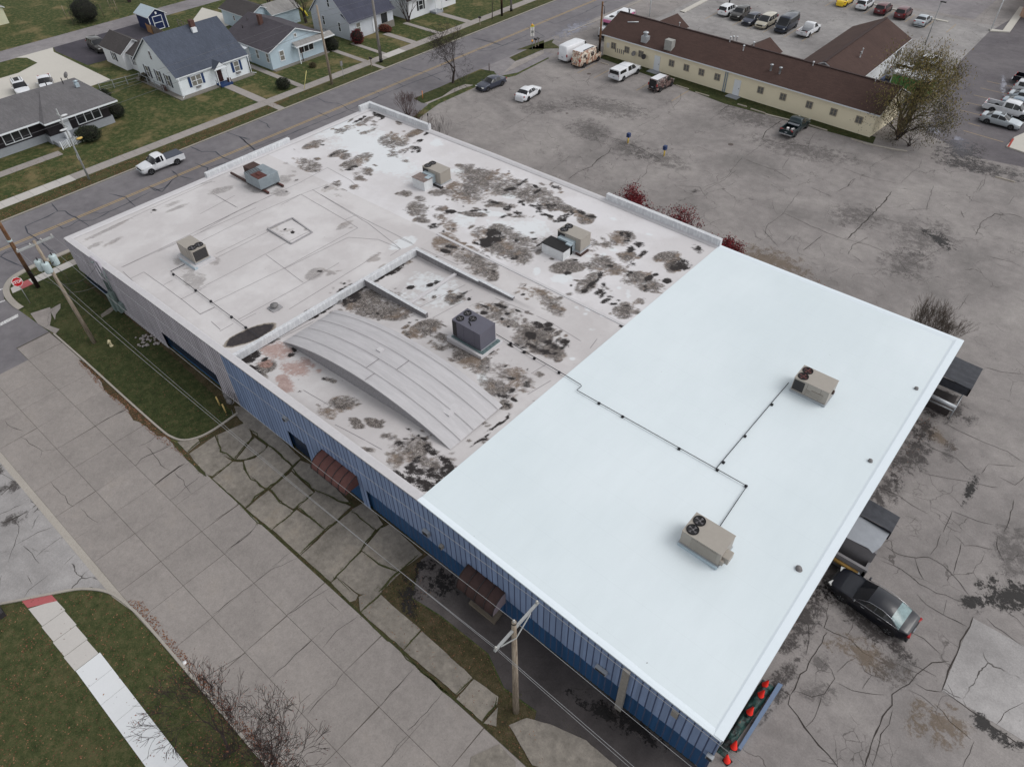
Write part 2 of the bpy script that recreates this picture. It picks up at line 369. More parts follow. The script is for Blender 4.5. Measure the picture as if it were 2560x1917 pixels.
# lawns laid over the base ground where the litter or wear differs
ground('verge_lawn', [rect(-88.4, -85.83, -60, 300)], .02, None, 'lawn_leafy')
ground('corner_lawn', [[(-74.0, 14), (-73.6, 11.2), (-72.6, 10), (-71.2, 9.5), (-69, 9.4), (-66, 9.5), (-57, 9.63), (-44.6, 9.68), (-43.1, 9.85), (-42.1, 10.3), (-41.5, 11.2), (-41.35, 12.5), (-41.4, 15.3), (-68, 15.3), (-68, 52), (-74.0, 52)]], .03, None, 'lawn_green')
ground('street_corner_lawn', [[(-44, -60), (-44.3, -12), (-41.1, -8.3), (-39.1, -5.1), (-38.1, -3.75), (-37, -2.2), (-35.9, -.85), (-34.3, .14), (-32, .53), (-29.2, .61), (8, .61), (40, -8), (40, -60)]], .03, None, 'lawn_leafy')
ground('tree_lawn', [gp('c', 430, 1370, 520, 1425, 600, 1435, 800, 1340, 960, 1230, 1130, 1170, 1250, 1170, 1530, 990, 1420, 975, 1350, 965, 940, 1140, 560, 1290)], .03, None, 'lawn_green')
ground('sign_lawn', [gp('c', 1730, 800, 1810, 850, 1960, 790, 2208, 680, 2208, 560, 1830, 690) + gp('C', 700, 420, 620, 370, 640, 340, 470, 400)], .03, None, 'lawn_leafy')
ground('building_lawn', [[(-63.4, 93.5), (-63.0, 95.4), (-42, 94), (-20.6, 92.9), (-20.2, 90.9), (-40, 90.2), (-50, 91.8), (-55, 92.4)]], .04, None, 'lawn_green')
# sidewalks
def walk(name, x0, x1, y0, y1, step, mat, axis='y', z=.045):
    ps = []; n = int(round(abs((y1 - y0) if axis == 'y' else (x1 - x0)) / step))
    for i in range(n):
        if axis == 'y': a = y0 + (y1 - y0) * i / n; b = y0 + (y1 - y0) * (i + 1) / n; ps.append(rect(x0, x1, a + .012, b - .012))
        else: a = x0 + (x1 - x0) * i / n; b = x0 + (x1 - x0) * (i + 1) / n; ps.append(rect(a + .012, b - .012, y0, y1))
    return ground(name, ps, .0, z, mat, True)
walk('sidewalk', -90.25, -88.55, -40, 24, 1.6, 'clean_walk'); walk('sidewalk', -90.25, -88.6, 24, 73.3, 1.6, 'sidewalk'); walk('sidewalk', -90.25, -88.6, 73.3, 77, 1.8, 'clean_walk'); walk('sidewalk', -90.25, -88.6, 77, 200, 1.6, 'sidewalk')
walk('house_path', -98.8, -90.3, 50.6, 51.9, 1.7, 'sidewalk', 'x'); walk('house_path', -112, -90.3, 57.4, 58.3, 1.8, 'sidewalk', 'x'); walk('house_path', -104, -90.3, 69.6, 70.5, 1.8, 'sidewalk', 'x')
walk('house_path', -98, -90.3, 73.6, 74.4, 1.8, 'sidewalk', 'x'); walk('house_path', -97.2, -90.3, 79.8, 81.0, 1.8, 'sidewalk', 'x'); walk('house_path', -98.5, -90.3, 85.6, 86.5, 1.8, 'sidewalk', 'x'); walk('house_path', -98, -90.3, 92.6, 93.9, 1.8, 'sidewalk', 'x')
walk('house_path', -97.6, -96.2, -10, 26, 2.0, 'sidewalk', 'y')
walk('crossing_path', -88.5, -85.9, 50.8, 51.8, 1.2, 'sidewalk', 'x'); walk('crossing_path', -88.5, -85.9, 69.6, 70.3, 1.2, 'sidewalk', 'x')
walk('corner_sidewalk', -72.5, -71.4, 11.6, 15.6, 1.3, 'clean_walk'); walk('corner_sidewalk', -72.5, -71.4, 15.6, 50, 1.6, 'sidewalk')
ground('kerb_ramp', [[(-72.4, 9.9), (-71.4, 9.7), (-71.4, 10.5), (-72.5, 10.6)]], 0, .046, 'clean_walk'); ground('kerb_ramp', [[(-72.5, 10.62), (-71.4, 10.52), (-71.4, 11.58), (-72.5, 11.58)]], 0, .048, 'red_ramp')
ground('kerb_ramp', [gp('J', 190, 225, 445, 170, 495, 225, 240, 285)], 0, .05, 'red_ramp')
bx = [(-37.0, -36.2)] 
ws = []; xs = [-37.05, -35.2, -33.7, -32.3, -30.95]
for i in range(4): ws.append([(xs[i] + .015, -3.55), (xs[i + 1] - .015, -3.5), (xs[i + 1] - .015, -2.1), (xs[i] + .015 + (.75 if i == 0 else 0), -2.16)])
ground('path', ws, 0, .045, 'clean_walk', True)
ws = []; x = -30.93
while x < 0: ws.append(rect(x, x + 1.48, -3.47, -2.02)); x += 1.5
ground('path', ws, 0, .05, 'new_walk', True)
ground('concrete_patch', [gp('P', -80, 700, 60, 620, 60, 680, 0, 760, -10, 830)], 0, .05, 'old_concrete')
ground('concrete_patch', [gp('E', 265, 1155, 435, 1100, 445, 1190, 430, 1260, 515, 1290, 480, 1330, 330, 1245)], 0, .055, 'old_concrete')
ground('concrete_patch', [gp('E', 870, 1165, 1000, 1070, 1040, 1075, 950, 1150, 880, 1190)], 0, .05, 'apron_slab', True)
# driveway mouths and kerb strips along the lot
ground('driveway_apron', [[(-74.4, 58), (-74.3, 65), (-71.3, 64.9), (-70.4, 62), (-69, 58)]], .014, None, 'street_asphalt')
ground('driveway_apron', [[(-74.3, 78.8), (-74.3, 91), (-71.7, 90.5), (-69.3, 90.3), (-69.0, 81.2), (-70.3, 78.3), (-71.9, 79.2)]], .018, None, 'alley_asphalt')
ground('broken_walk', [gp('c', 560, 1430, 800, 1340, 960, 1230, 1120, 1170, 1230, 1180, 1050, 1240, 870, 1320, 600, 1440), gp('c', 1650, 1010, 1810, 860, 1960, 800, 2208, 690, 2208, 740, 1950, 870, 1750, 970)], 0, .05, 'old_concrete')
# apron of broken slabs south of the building
ground('driveway_bed', [[(-41.3, 9.5), (-41.3, 15.2), (-20.8, 15.2), (-20.8, 9.5)], [(-20.79, 9.5), (-20.79, 14.2), (-19.4, 12.2), (-17.2, 12.5), (-13.4, 12.6), (-11.4, 11.7), (-9.2, 11.9), (-6.2, 9.9), (-4, 9.5)]], .020, None, 'weeds')
ground('side_yard', [[(-20.8, 15.2), (-20.9, 14.5), (-19.4, 12.3), (-17.2, 12.6), (-13.4, 12.7), (-11.4, 11.8), (-9.2, 12.0), (-8.6, 10.8), (-6.2, 9.6), (-1.0, 9.5), (3, 9.5), (3, 15.2)]], .024, None, 'wet_asphalt')
apr = [('S', 1540, 605, 1700, 580, 1715, 610, 1620, 690), ('S', 1640, 710, 1855, 560, 1900, 715, 1990, 770, 1840, 895, 1790, 880, 1700, 780), ('K', 150, 310, 400, 200, 440, 320, 300, 510, 190, 465),
       ('K', 300, 60, 430, 70, 860, 500, 800, 570, 590, 380, 470, 285, 410, 235, 330, 150), ('K', 470, 330, 560, 400, 550, 440, 400, 510, 320, 515), ('K', 590, 400, 780, 575, 600, 750, 560, 750, 395, 610, 390, 530, 480, 510, 570, 430),
       ('K', 290, 540, 370, 545, 375, 610, 550, 770, 390, 920, 120, 680), ('K', 620, 770, 790, 630, 970, 800, 860, 900, 800, 930, 720, 880), ('K', 800, 610, 870, 530, 1000, 580, 1290, 890, 1150, 850, 1000, 780),
       ('K', 410, 940, 590, 790, 700, 900, 800, 960, 620, 1110), ('K', 860, 930, 1000, 800, 1140, 860, 1290, 920, 1080, 1120, 980, 1030), ('K', 640, 1120, 840, 960, 940, 1030, 1060, 1120, 870, 1330),
       ('K', 885, 1340, 1090, 1150, 1310, 960, 1500, 1120, 1390, 1290, 1130, 1560), ('K', 1320, 950, 1440, 880, 1570, 1070, 1520, 1110, 1420, 1040), ('K', 1410, 1300, 1560, 1120, 1640, 1080, 1910, 1330, 1700, 1480, 1560, 1430),
       ('K', 1180, 1520, 1400, 1320, 1540, 1420, 1640, 1470, 1720, 1490, 1540, 1665, 1380, 1665), ('T', 1400, 330, 1560, 180, 1890, 470, 1760, 640), ('T', 1140, 75, 1190, 35, 1350, 170, 1340, 210, 1290, 225),
       ('L', 30, 875, 150, 755, 480, 1055, 380, 1165), ('L', 390, 1200, 500, 1075, 650, 1190, 640, 1230, 550, 1340), ('L', 570, 1360, 650, 1265, 640, 1375), ('L', 470, 1680, 490, 1590, 660, 1515, 760, 1620, 770, 1680), ('L', 740, 1380, 860, 1335, 1010, 1380, 1235, 1480, 1500, 1700, 1300, 1750, 900, 1640),
       ('T', 1380, 190, 1500, 140, 1560, 150, 1390, 310)]
def ragged(pts, amp=.05, seg=.35):
    out = []; P_ = [Vector((p[0], p[1], 0)) for p in pts]
    for i, a in enumerate(P_):
        b = P_[(i + 1) % len(P_)]; L_ = (b - a).length; k = max(1, int(L_ / seg))
        for j in range(k):
            q = a.lerp(b, j / k); out.append((q.x + amp * mn.noise(q * 2.3) , q.y + amp * mn.noise(q * 2.3 + Vector((9, 3, 0)))))
    return out
def grown(P_, k=.085):
    c = sum(P_, Vector()) / len(P_); return [p + (p - c).normalized() * k for p in P_]
ground('driveway_slabs', [ragged(grown(gp(*q))) for q in apr], .0, .05, 'apron_slab', True)
ground('bare_soil', [ragged(q, .12, .3) for q in ([(-41.3, 14.2), (-41.5, 15.2), (-68, 15.2), (-68, 14.9), (-55, 14.85)], [(-57.3, 9.3), (-57, 9.46), (-44.5, 9.5), (-43.3, 9.6), (-42.3, 10), (-44, 9.1), (-46, 9.0), (-47, 8.75), (-49, 9.1), (-52, 8.9), (-53, 9.2)])], .032, None, 'weeds')
ground('pale_concrete_pad', [[(7.35, 33.1), (7.35, 27.4), (10.14, 27.45), (30, 27.6), (30, 33.5)]], .0, .022, 'pale_asphalt')
# cracks, seals and paint: thin sheets just above their pavement
def jag(pts, amp=.06, seg=.5):
    out = []; P_ = [Vector((p[0], p[1], 0)) for p in pts]
    for a, b in zip(P_, P_[1:]):
        L_ = (b - a).length; k = max(1, int(L_ / seg)); nrm = Vector((-(b - a).y, (b - a).x, 0)).normalized()
        for j in range(k):
            q = a.lerp(b, j / k); out.append(q + nrm * amp * 2 * mn.noise(q * 1.7 + Vector((0, 0, 4))) + nrm * amp * mn.noise(q * 6.1))
    out.append(P_[-1]); return out
def crackset(name, lines, z, mat, wbase, amp=.06, kind='structure'):
    m = MB()
    for ln in lines:
        wd = wbase
        if isinstance(ln[0], (int, float)): wd = ln[0]; ln = ln[1:]
        P_ = jag(gp(*ln) if isinstance(ln[0], str) else ln[0], amp, .4 if wbase < .12 else .6)
        ws_ = [wd * (.55 + .9 * abs(mn.noise(Vector((p.x * 1.9, p.y * 1.9, 1)))) * 1.6) for p in P_]
        ws_[0] *= .3; ws_[-1] *= .3
        ribbon(m, [(p.x, p.y) for p in P_], ws_, None, z)
    o = m.build(name, mat); o['kind'] = kind; return o
CR = [('N', 1510, 710, 1700, 810, 1900, 900, 2060, 960, 2208, 1060), ('N', 1360, 900, 1500, 970, 1620, 1020, 1760, 1140), ('N', 950, 1260, 1130, 1350, 1240, 1420, 1380, 1500), ('N', 2208, 1180, 2130, 1250, 1990, 1180), ('N', 2120, 1380, 2080, 1560, 2030, 1656), ('N', 1590, 1480, 1550, 1560, 1510, 1656), ('N', 1580, 1470, 1750, 1540, 1930, 1590), ('N', 1340, 1150, 1600, 1200, 1980, 1270), ('N', 1860, 235, 2000, 270, 2208, 300),
      ('N', 1300, 740, 1430, 650), ('N', 1300, 740, 1270, 840), ('N', 1900, 1070, 2140, 1090), ('N', 1900, 1070, 1840, 1150),
      ('O', 830, 80, 930, 140, 1060, 165, 1150, 160, 1250, 220, 1370, 350, 1440, 440), ('O', 800, 180, 950, 240, 1080, 350, 1200, 410, 1400, 480), ('O', 1240, 0, 1200, 80, 1160, 140), ('O', 1380, 60, 1350, 200, 1320, 280), ('O', 1330, 0, 1400, 70, 1600, 105), ('O', 1050, 160, 1080, 270, 1110, 320), ('O', 1060, 420, 1130, 500, 1270, 580, 1420, 655), ('O', 1270, 460, 1250, 570), ('O', 1640, 0, 1630, 100, 1690, 200),
      ('O', 370, 360, 420, 460, 420, 600, 400, 660, 470, 700, 590, 750, 680, 840, 760, 890, 860, 940), ('O', 420, 500, 500, 470), ('O', 1010, 690, 1110, 740, 1190, 810, 1230, 850), (.07, 'O', 420, 690, 340, 840, 240, 1000, 160, 1140), (.07, 'O', 60, 1090, 150, 1140, 140, 1210, 210, 1290, 260, 1370, 360, 1500, 430, 1560, 500, 1656),
      ('O', 370, 890, 450, 960, 470, 1020, 400, 1130, 310, 1150, 180, 1110), ('O', 500, 1060, 600, 1110, 700, 1130, 830, 1140), ('O', 620, 580, 600, 660, 560, 720), ('O', 380, 1140, 360, 1250, 320, 1340, 270, 1370), (.06, 'O', 1290, 900, 1170, 910, 1090, 960, 1040, 1030, 960, 1090, 890, 1140, 880, 1210, 820, 1300, 770, 1400, 740, 1500, 700, 1600, 690, 1656), ('O', 890, 1250, 860, 1350, 800, 1420, 790, 1530, 740, 1656),
      ('O', 660, 900, 690, 970, 740, 1000, 830, 1030), ('O', 740, 1000, 670, 1100), ('O', 1050, 1060, 1130, 1110, 1240, 1120), ('O', 1470, 1470, 1440, 1560, 1390, 1656), ('O', 1560, 590, 1620, 650, 1827, 800), ('O', 1280, 1060, 1330, 1170), ('O', 1827, 1200, 1720, 1240, 1630, 1350), (.09, 'O', 1460, 580, 1400, 720, 1350, 850, 1240, 1110), (.06, 'O', 1240, 1110, 1390, 1210, 1500, 1290, 1640, 1390, 1827, 1520), ('O', 1690, 540, 1780, 600, 1827, 660),
      ('O', 200, 600, 290, 640, 290, 740, 270, 860), ('O', 1010, 920, 1200, 1010), ('O', 860, 900, 1000, 960, 1100, 1000), ('O', 640, 880, 560, 900, 490, 980), ('O', 1190, 1200, 1300, 1330, 1450, 1460), ('O', 1000, 1100, 1100, 1150, 1200, 1240),
      ('C', 200, 1130, 310, 1070, 440, 990, 450, 950), (.09, 'C', 760, 1550, 860, 1480, 960, 1440, 1010, 1380, 1110, 1320, 1130, 1280), ('C', 1130, 1300, 1250, 1280, 1280, 1270), ('C', 920, 850, 1000, 770, 1090, 720), ('C', 1080, 590, 960, 650, 920, 700, 940, 750), (.07, 'C', 1040, 1160, 1200, 1210, 1400, 1290, 1560, 1380), ('C', 1560, 1380, 1450, 1430, 1430, 1500, 1340, 1580, 1200, 1610), ('C', 1350, 1100, 1520, 1020, 1560, 990), ('C', 1650, 940, 1730, 860, 1730, 800),
      ('C', 2208, 1470, 2100, 1560, 1980, 1620, 1930, 1656), ('C', 620, 1470, 720, 1390, 780, 1340), ('C', 700, 1110, 790, 1070), ('C', 1000, 1180, 1050, 1270), ('C', 1970, 1040, 2080, 970, 2208, 880), ('C', 1850, 1260, 2000, 1310),
      (.08, 'R', 0, 810, 60, 770, 120, 730), (.09, 'R', 310, 1010, 330, 960, 430, 890, 460, 870), ('R', 310, 1010, 330, 1040, 240, 1100, 190, 1140), ('R', 700, 960, 650, 1030, 640, 1090), ('R', 0, 1310, 60, 1280, 100, 1220, 160, 1150, 250, 1190, 400, 1240, 520, 1310), ('R', 450, 1230, 500, 1150), ('R', 1260, 1130, 1150, 1180, 1090, 1220, 1100, 1260), ('R', 1470, 1160, 1450, 1220, 1390, 1260, 1310, 1340), ('R', 990, 1300, 930, 1360), (.06, 'R', 850, 1397, 920, 1360, 980, 1300), ('R', 1940, 1260, 1920, 1340, 1880, 1397), ('R', 1310, 1340, 1100, 1300, 900, 1230),
      (.12, 'Q', 1520, 60, 1480, 120, 1420, 180, 1350, 250, 1290, 310), ('Q', 1290, 390, 1320, 340, 1400, 300), ('Q', 560, 100, 520, 40, 400, 30), ('Q', 540, 40, 620, 10), ('Q', 1100, 40, 1210, 90), ('Q', 860, 290, 870, 240, 950, 180, 1040, 60), ('Q', 950, 170, 1100, 240, 1240, 300, 1400, 340, 1560, 410), (.07, 'Q', 1060, 370, 1120, 320, 1160, 290), ('Q', 1560, 410, 1640, 440, 1740, 380, 1800, 350), ('Q', 1430, 190, 1580, 230, 1700, 290), (.07, 'Q', 1960, 290, 1990, 220, 2060, 180, 2140, 180, 2212, 200), ('Q', 2030, 400, 2150, 430, 2212, 460), ('Q', 1560, 420, 1600, 480, 1700, 540), ('Q', 1200, 490, 1250, 460), ('Q', 1920, 600, 1870, 680), ('Q', 850, 260, 930, 350), ('Q', 1590, 160, 1720, 150), ('Q', 1700, 160, 1740, 30), ('Q', 1960, 60, 2000, 0), ('Q', 1310, 390, 1380, 440), ('Q', 2160, 80, 2130, 130), ('Q', 1880, 160, 1900, 200), ('Q', 1000, 290, 950, 340)]
crackset('parking_lot_crack', CR, .0265, 'crack_dark', .035)
CS = [('S', 190, 565, 290, 640, 370, 680, 350, 740), ('S', 370, 680, 470, 670), ('S', 440, 950, 500, 1020, 560, 1070, 590, 1130, 630, 1160), ('S', 700, 1170, 760, 1240, 850, 1300), (.06, 'S', 1480, 630, 1330, 700, 1220, 750, 1170, 810), ('S', 1270, 640, 1340, 730, 1390, 800, 1470, 850), (.16, 'S', 1590, 790, 1500, 850, 1420, 910, 1335, 975), ('S', 1500, 870, 1580, 940, 1620, 1000, 1645, 1045), ('S', 1720, 900, 1600, 1000, 1470, 1105), ('S', 40, 420, 100, 480, 200, 510), (.05, 'S', 1110, 315, 1000, 370, 920, 410, 820, 470), ('S', 1350, 550, 1300, 600, 1200, 640), ('S', 2010, 1170, 1850, 1280), (.05, 'S', 2208, 1340, 2100, 1440, 1990, 1510),
      ('T', 1120, 110, 1040, 160, 940, 220, 750, 345), ('T', 1080, 190, 1150, 270, 1210, 320), ('T', 1360, 360, 1240, 440, 1120, 540, 1060, 630), ('T', 1240, 840, 1160, 950, 1010, 1100, 930, 1200), ('T', 1850, 800, 1700, 960, 1560, 1130), ('T', 2100, 1010, 1900, 1230, 1790, 1340), ('T', 400, 660, 250, 760, 130, 830, 0, 910), (.04, 'T', 960, 570, 830, 690, 630, 880), ('T', 1790, 1380, 1700, 1470, 1650, 1560, 1560, 1656), (.03, 'K', 840, 1360, 640, 1450, 460, 1580), (.04, 'K', 490, 1090, 400, 1170, 220, 1310), ('K', 790, 1310, 620, 1440), ('J', 2190, 70, 1840, 340)]
crackset('street_crack', CS, .0345, 'crack_dark', .035)
CS2 = [(.07, 'S', 0, 1070, 70, 1000, 140, 960), (.12, 'S', 0, 1310, 110, 1270, 220, 1210), ('S', 220, 1210, 310, 1160), ('S', 110, 1270, 170, 1330, 140, 1450, 110, 1540, 70, 1640), ('S', 140, 1490, 230, 1440, 330, 1380, 470, 1330), ('S', 200, 1500, 280, 1560, 340, 1650), ('S', 310, 1590, 420, 1500, 540, 1420), ('S', 550, 1656, 660, 1560), ('S', 0, 860, 60, 900, 140, 960), ('J', 0, 100, 15, 0), ('J', 210, 190, 250, 130, 340, 60, 420, 0), ('J', 230, 0, 280, 80)]
crackset('lower_lot_crack', CS2, .018, 'crack_dark', .035)
SEAL = [('E', 440, 200, 500, 270, 560, 270, 620, 310, 680, 340, 770, 400), ('E', 500, 270, 360, 340, 220, 400, 240, 460, 330, 520, 400, 580, 460, 620), ('E', 480, 390, 540, 420, 600, 400, 680, 350, 800, 350, 900, 300, 960, 265), ('E', 720, 310, 820, 280, 860, 290, 960, 270, 1170, 170, 1300, 100), ('E', 940, 120, 1080, 150, 1120, 190, 1170, 230), ('E', 1280, 60, 1340, 95, 1420, 70, 1490, 0), ('E', 0, 590, 80, 545), ('E', 340, 520, 200, 560, 50, 620, 10, 660, 60, 690, 200, 750), ('E', 0, 650, 150, 600),
        ('A', 1280, 1610, 1400, 1656, 1480, 1560, 1540, 1520, 1480, 1470), ('A', 1540, 1520, 1680, 1550), ('A', 1640, 1265, 1740, 1310, 1860, 1310, 1900, 1350, 2010, 1390), ('A', 2010, 1390, 2208, 1330), ('A', 1680, 1410, 1790, 1450, 1780, 1500), ('A', 1950, 1140, 2060, 1180, 2160, 1260, 2208, 1310), ('A', 2060, 1180, 2160, 1210), ('A', 1790, 1450, 2010, 1390),
        ('B', 0, 1180, 60, 1240, 130, 1290), ('B', 0, 1180, 90, 1200), ('B', 150, 1035, 230, 1070, 260, 1110), ('B', 660, 840, 730, 880, 870, 900, 940, 950, 1000, 970), ('B', 660, 965, 770, 1015), ('B', 1100, 790, 1190, 800, 1215, 825), ('B', 1310, 695, 1410, 745), ('B', 1350, 570, 1440, 600, 1600, 630, 1750, 700), ('B', 940, 950, 1200, 830, 1500, 710, 1800, 600), ('B', 0, 1320, 400, 1170, 940, 950), ('B', 2000, 330, 2100, 350, 2208, 380), ('B', 2060, 430, 2208, 400), 
        ('c', 1200, 520, 1400, 570, 1640, 635), ('c', 1250, 690, 1450, 710, 1640, 635, 1990, 480), ('C', 0, 345, 90, 355, 190, 395), ('C', 510, 160, 650, 210), ('C', 400, 230, 560, 320), ('C', 650, 210, 860, 130, 1100, 10), ('C', 190, 395, 560, 320)]
crackset('street_crack_seal', SEAL, .0145, 'tar_seal', .14, .05)
WEED = [(.10, 'K', 100, 660, 220, 780, 340, 900, 500, 1060, 620, 1120, 780, 1280, 870, 1340, 1000, 1460, 1130, 1590), (.18, 'T', 1120, 80, 1270, 210, 1390, 340), (.16, 'T', 1380, 340, 1500, 450, 1750, 660, 1900, 810, 2090, 980, 2208, 1090), (.3, 'S', 1480, 600, 1580, 700, 1680, 800, 1780, 900), ('K', 480, 1080, 540, 1050), (.12, 'L', 0, 880, 150, 1020, 350, 1180, 560, 1370, 620, 1420), (.05, 'K', 1680, 1480, 1500, 1656)]
crackset('slab_joint_weeds', WEED, .0385, 'joint_weed', .12, .07)
AJ = [('K', 150, 310, 180, 450, 300, 520, 400, 515, 500, 480, 560, 435), ('K', 290, 525, 200, 600, 110, 665), ('K', 470, 320, 380, 420, 300, 510), ('K', 430, 250, 560, 370, 690, 480, 800, 570), ('K', 375, 540, 390, 600, 450, 680, 560, 770), ('K', 400, 930, 480, 840, 580, 770, 700, 680, 800, 580, 870, 510), ('K', 620, 1110, 720, 1040, 830, 940, 900, 860, 990, 800), ('K', 600, 770, 700, 880, 780, 940), ('K', 850, 930, 960, 1010, 1080, 1120), ('K', 800, 600, 900, 700, 1010, 790, 1150, 850, 1290, 900, 1340, 930), ('K', 870, 1330, 960, 1230, 1080, 1130, 1200, 1030, 1310, 950), (.12, 'K', 1130, 1570, 1240, 1450, 1380, 1310, 1430, 1230, 1520, 1130, 1600, 1080), ('K', 1310, 960, 1420, 1050, 1500, 1120), (.11, 'K', 1400, 1310, 1470, 1360, 1550, 1410, 1700, 1480), (.16, 'K', 1540, 1656, 1640, 1550, 1740, 1460, 1880, 1340), (.05, 'K', 1180, 1530, 1240, 1590, 1300, 1656), (.14, 'T', 1390, 330, 1480, 240, 1580, 150), (.13, 'T', 1750, 650, 1830, 570, 1900, 490), (.13, 'L', 380, 1170, 430, 1110, 490, 1060), (.12, 'L', 560, 1350, 640, 1250, 650, 1190), ('S', 1620, 700, 1720, 610, 1850, 540)]
crackset('slab_joint_weeds', AJ, .0775, 'joint_weed', .11, .10)
m = MB()
for x in (-80.32, -80.02): m.poly(rect(x, x + .11, -100, 300), .0142)
m.build('road_marking', 'yellow_line')['kind'] = 'structure'
m = MB(); m.poly(gp('E', 0, 1235, 155, 1155, 160, 1180, 0, 1262), .0185); m.poly(gp('E', 0, 1050, 45, 1035, 45, 1045, 0, 1062), .0185); m.poly(gp('E', 0, 942, 25, 935, 25, 944, 0, 954), .0185); m.build('stop_line', 'white_line')['kind'] = 'structure'
m = MB()
for x0, y0, x1, y1 in ((-62, 86.5, -62, 91.5), (-59, 86.5, -59, 91.5), (-51.7, 86.5, -51.7, 91.5), (-46, 86.5, -46, 91), (-59.3, 119, -59.3, 125), (-54.1, 119, -54.1, 125), (-51.4, 119, -51.4, 125), (-48.6, 119, -48.6, 125), (-45.0, 119, -45.0, 125), (-42, 119, -42, 125), (-46.2, 138, -46.2, 143), (-42.8, 138, -42.8, 143), (-39.4, 138, -39.4, 143), (-36, 138, -36, 143), (-32.5, 138, -32.5, 143), (-29, 137, -29, 142), (-25.6, 137, -25.6, 142)):
    ribbon(m, [(x0, y0), (x1, y1)], .1, None, .0245)
m.build('parking_line', 'faint_line')['kind'] = 'structure'
m = MB(); ribbon(m, gp('V', 1480, 1090, 1960, 1230), .12, None, .0245); ribbon(m, gp('V', 1540, 1000, 1680, 1040), .12, None, .0245)
for i in range(5): ribbon(m, [(-15 - 0, 107.6 + i * 3.1), (-9.5, 107.6 + i * 3.1)], .1, None, .0245)
m.build('parking_line', 'faint_line')['kind'] = 'structure'
# oil, wet patches and puddles: flat stains that belong to the pavement
def m_stain(name, c, amt=.75, rough=.7, soft=.22):
    n = NT(name, rough); f = n.noise(1.3, 8, .75, dist=.6); g = n.noise(7, 6, .85); a = n.attr('edge')
    v = n.math('ADD', a, n.math('ADD', n.math('MULTIPLY', n.math('SUBTRACT', f, .5), 4.5), n.math('MULTIPLY', n.math('SUBTRACT', g, .5), 3.2)))
    k = n.math('MULTIPLY', n.step(v, .5 - soft, .5 + soft), n.step(a, .0, .12))
    n.color(n.vary(c, g, .3)); n.L(n.math('MULTIPLY', k, amt), n.b.inputs['Alpha']); return n.m
m_stain('stain_dark', S(70, 65, 63), .6); m_stain('stain_wet', S(60, 55, 54), .65, .45, .4); m_stain('stain_black', S(34, 31, 30), .95, .5); m_stain('stain_soft', S(92, 88, 87), .42, .8, .45); m_stain('stain_rust', S(112, 92, 66), .4)
m_stain('puddle_edge', S(122, 122, 134), .95, .05, .06)
def stain(name, mat, specs, z):
    m = MB(); ev = []
    for wn, x, y, rx, ry, an in specs:
        n = 20; a = R_(an); rings = 4; vs = []; fs = []
        for j in range(rings + 1):
            for k in range(n):
                t = 2 * math.pi * k / n; q = 1.5 * j / rings * (1 + .3 * mn.noise(Vector((x * .01 + math.cos(t), y * .01 + math.sin(t), 2))))
                u, v_ = rx * q * math.cos(t), ry * q * math.sin(t); p = gp(wn, x + u * math.cos(a) - v_ * math.sin(a), y + u * math.sin(a) + v_ * math.cos(a))[0]; vs.append((p.x, p.y, z)); ev.append(1 - j / rings)
        for j in range(rings):
            for k in range(n):
                q = (j * n + k, (j + 1) * n + k, (j + 1) * n + (k + 1) % n, j * n + (k + 1) % n); fs.append(q if j else (k, n + k, n + (k + 1) % n))
        m.raw(vs, fs); z += .00006
    o = m.build(name, mat); at = o.data.attributes.new('edge', 'FLOAT', 'POINT'); at.data.foreach_set('value', ev); o['kind'] = 'structure'
stain('oil_stain', 'stain_black', [('O', 1720, 440, 190, 110, 20), ('O', 1600, 1390, 170, 45, 35), ('N', 1740, 1290, 40, 130, 25), ('O', 1470, 480, 90, 60, 0), ('Q', 1770, 310, 75, 22, 30), ('O', 1780, 1500, 60, 30, 20)], .0275)
stain('damp_patch', 'stain_wet', [('N', 1250, 980, 120, 200, 35), ('N', 1000, 1300, 120, 150, 35), ('O', 470, 230, 90, 240, 35), ('O', 290, 560, 90, 260, 30), ('O', 720, 640, 330, 70, 38), ('N', 1500, 560, 230, 110, 30), ('R', 1760, 1110, 150, 60, 10), ('R', 1900, 1220, 260, 40, 15), ('V', 1450, 1500, 300, 50, 12), ('O', 60, 1100, 80, 250, 35), ('N', 1330, 760, 80, 120, 30), ('Q', 500, 60, 20, 8, 0)], .0277)
stain('worn_patch', 'stain_soft', [('C', 950, 1130, 170, 70, 10), ('C', 1270, 1290, 150, 60, 10), ('C', 1590, 1380, 190, 60, 10), ('C', 1100, 930, 300, 60, 10), ('O', 1750, 120, 120, 160, 0), ('Q', 1350, 190, 120, 50, 5), ('Q', 1700, 300, 150, 70, 5), ('Q', 1600, 440, 120, 60, 0), ('R', 620, 1100, 330, 50, 12), ('R', 230, 860, 200, 60, 10), ('N', 1560, 950, 60, 90, 20), ('O', 900, 950, 120, 120, 0), ('O', 380, 900, 70, 60, 0), ('O', 370, 1130, 140, 60, 10), ('C', 560, 930, 200, 40, -5)], .0272)
stain('rust_mark', 'stain_rust', [('O', 700, 870, 260, 90, 30), ('N', 1450, 830, 160, 60, 30), ('O', 1200, 1350, 200, 120, 20), ('Q', 900, 420, 200, 50, 20)], .0270)
stain('puddle', 'puddle_edge', [('V', 1460, 1330, 150, 110, 20), ('V', 1130, 1090, 130, 40, 20), ('V', 1410, 1180, 40, 25, 0), ('C', 800, 260, 170, 40, -22), ('R', 2060, 620, 20, 60, 0)], .0280)
stain('lower_lot_stain', 'stain_dark', [('S', 120, 1270, 110, 40, -25), ('S', 90, 990, 120, 40, -25), ('S', 10, 850, 40, 40, 0)], .0175)
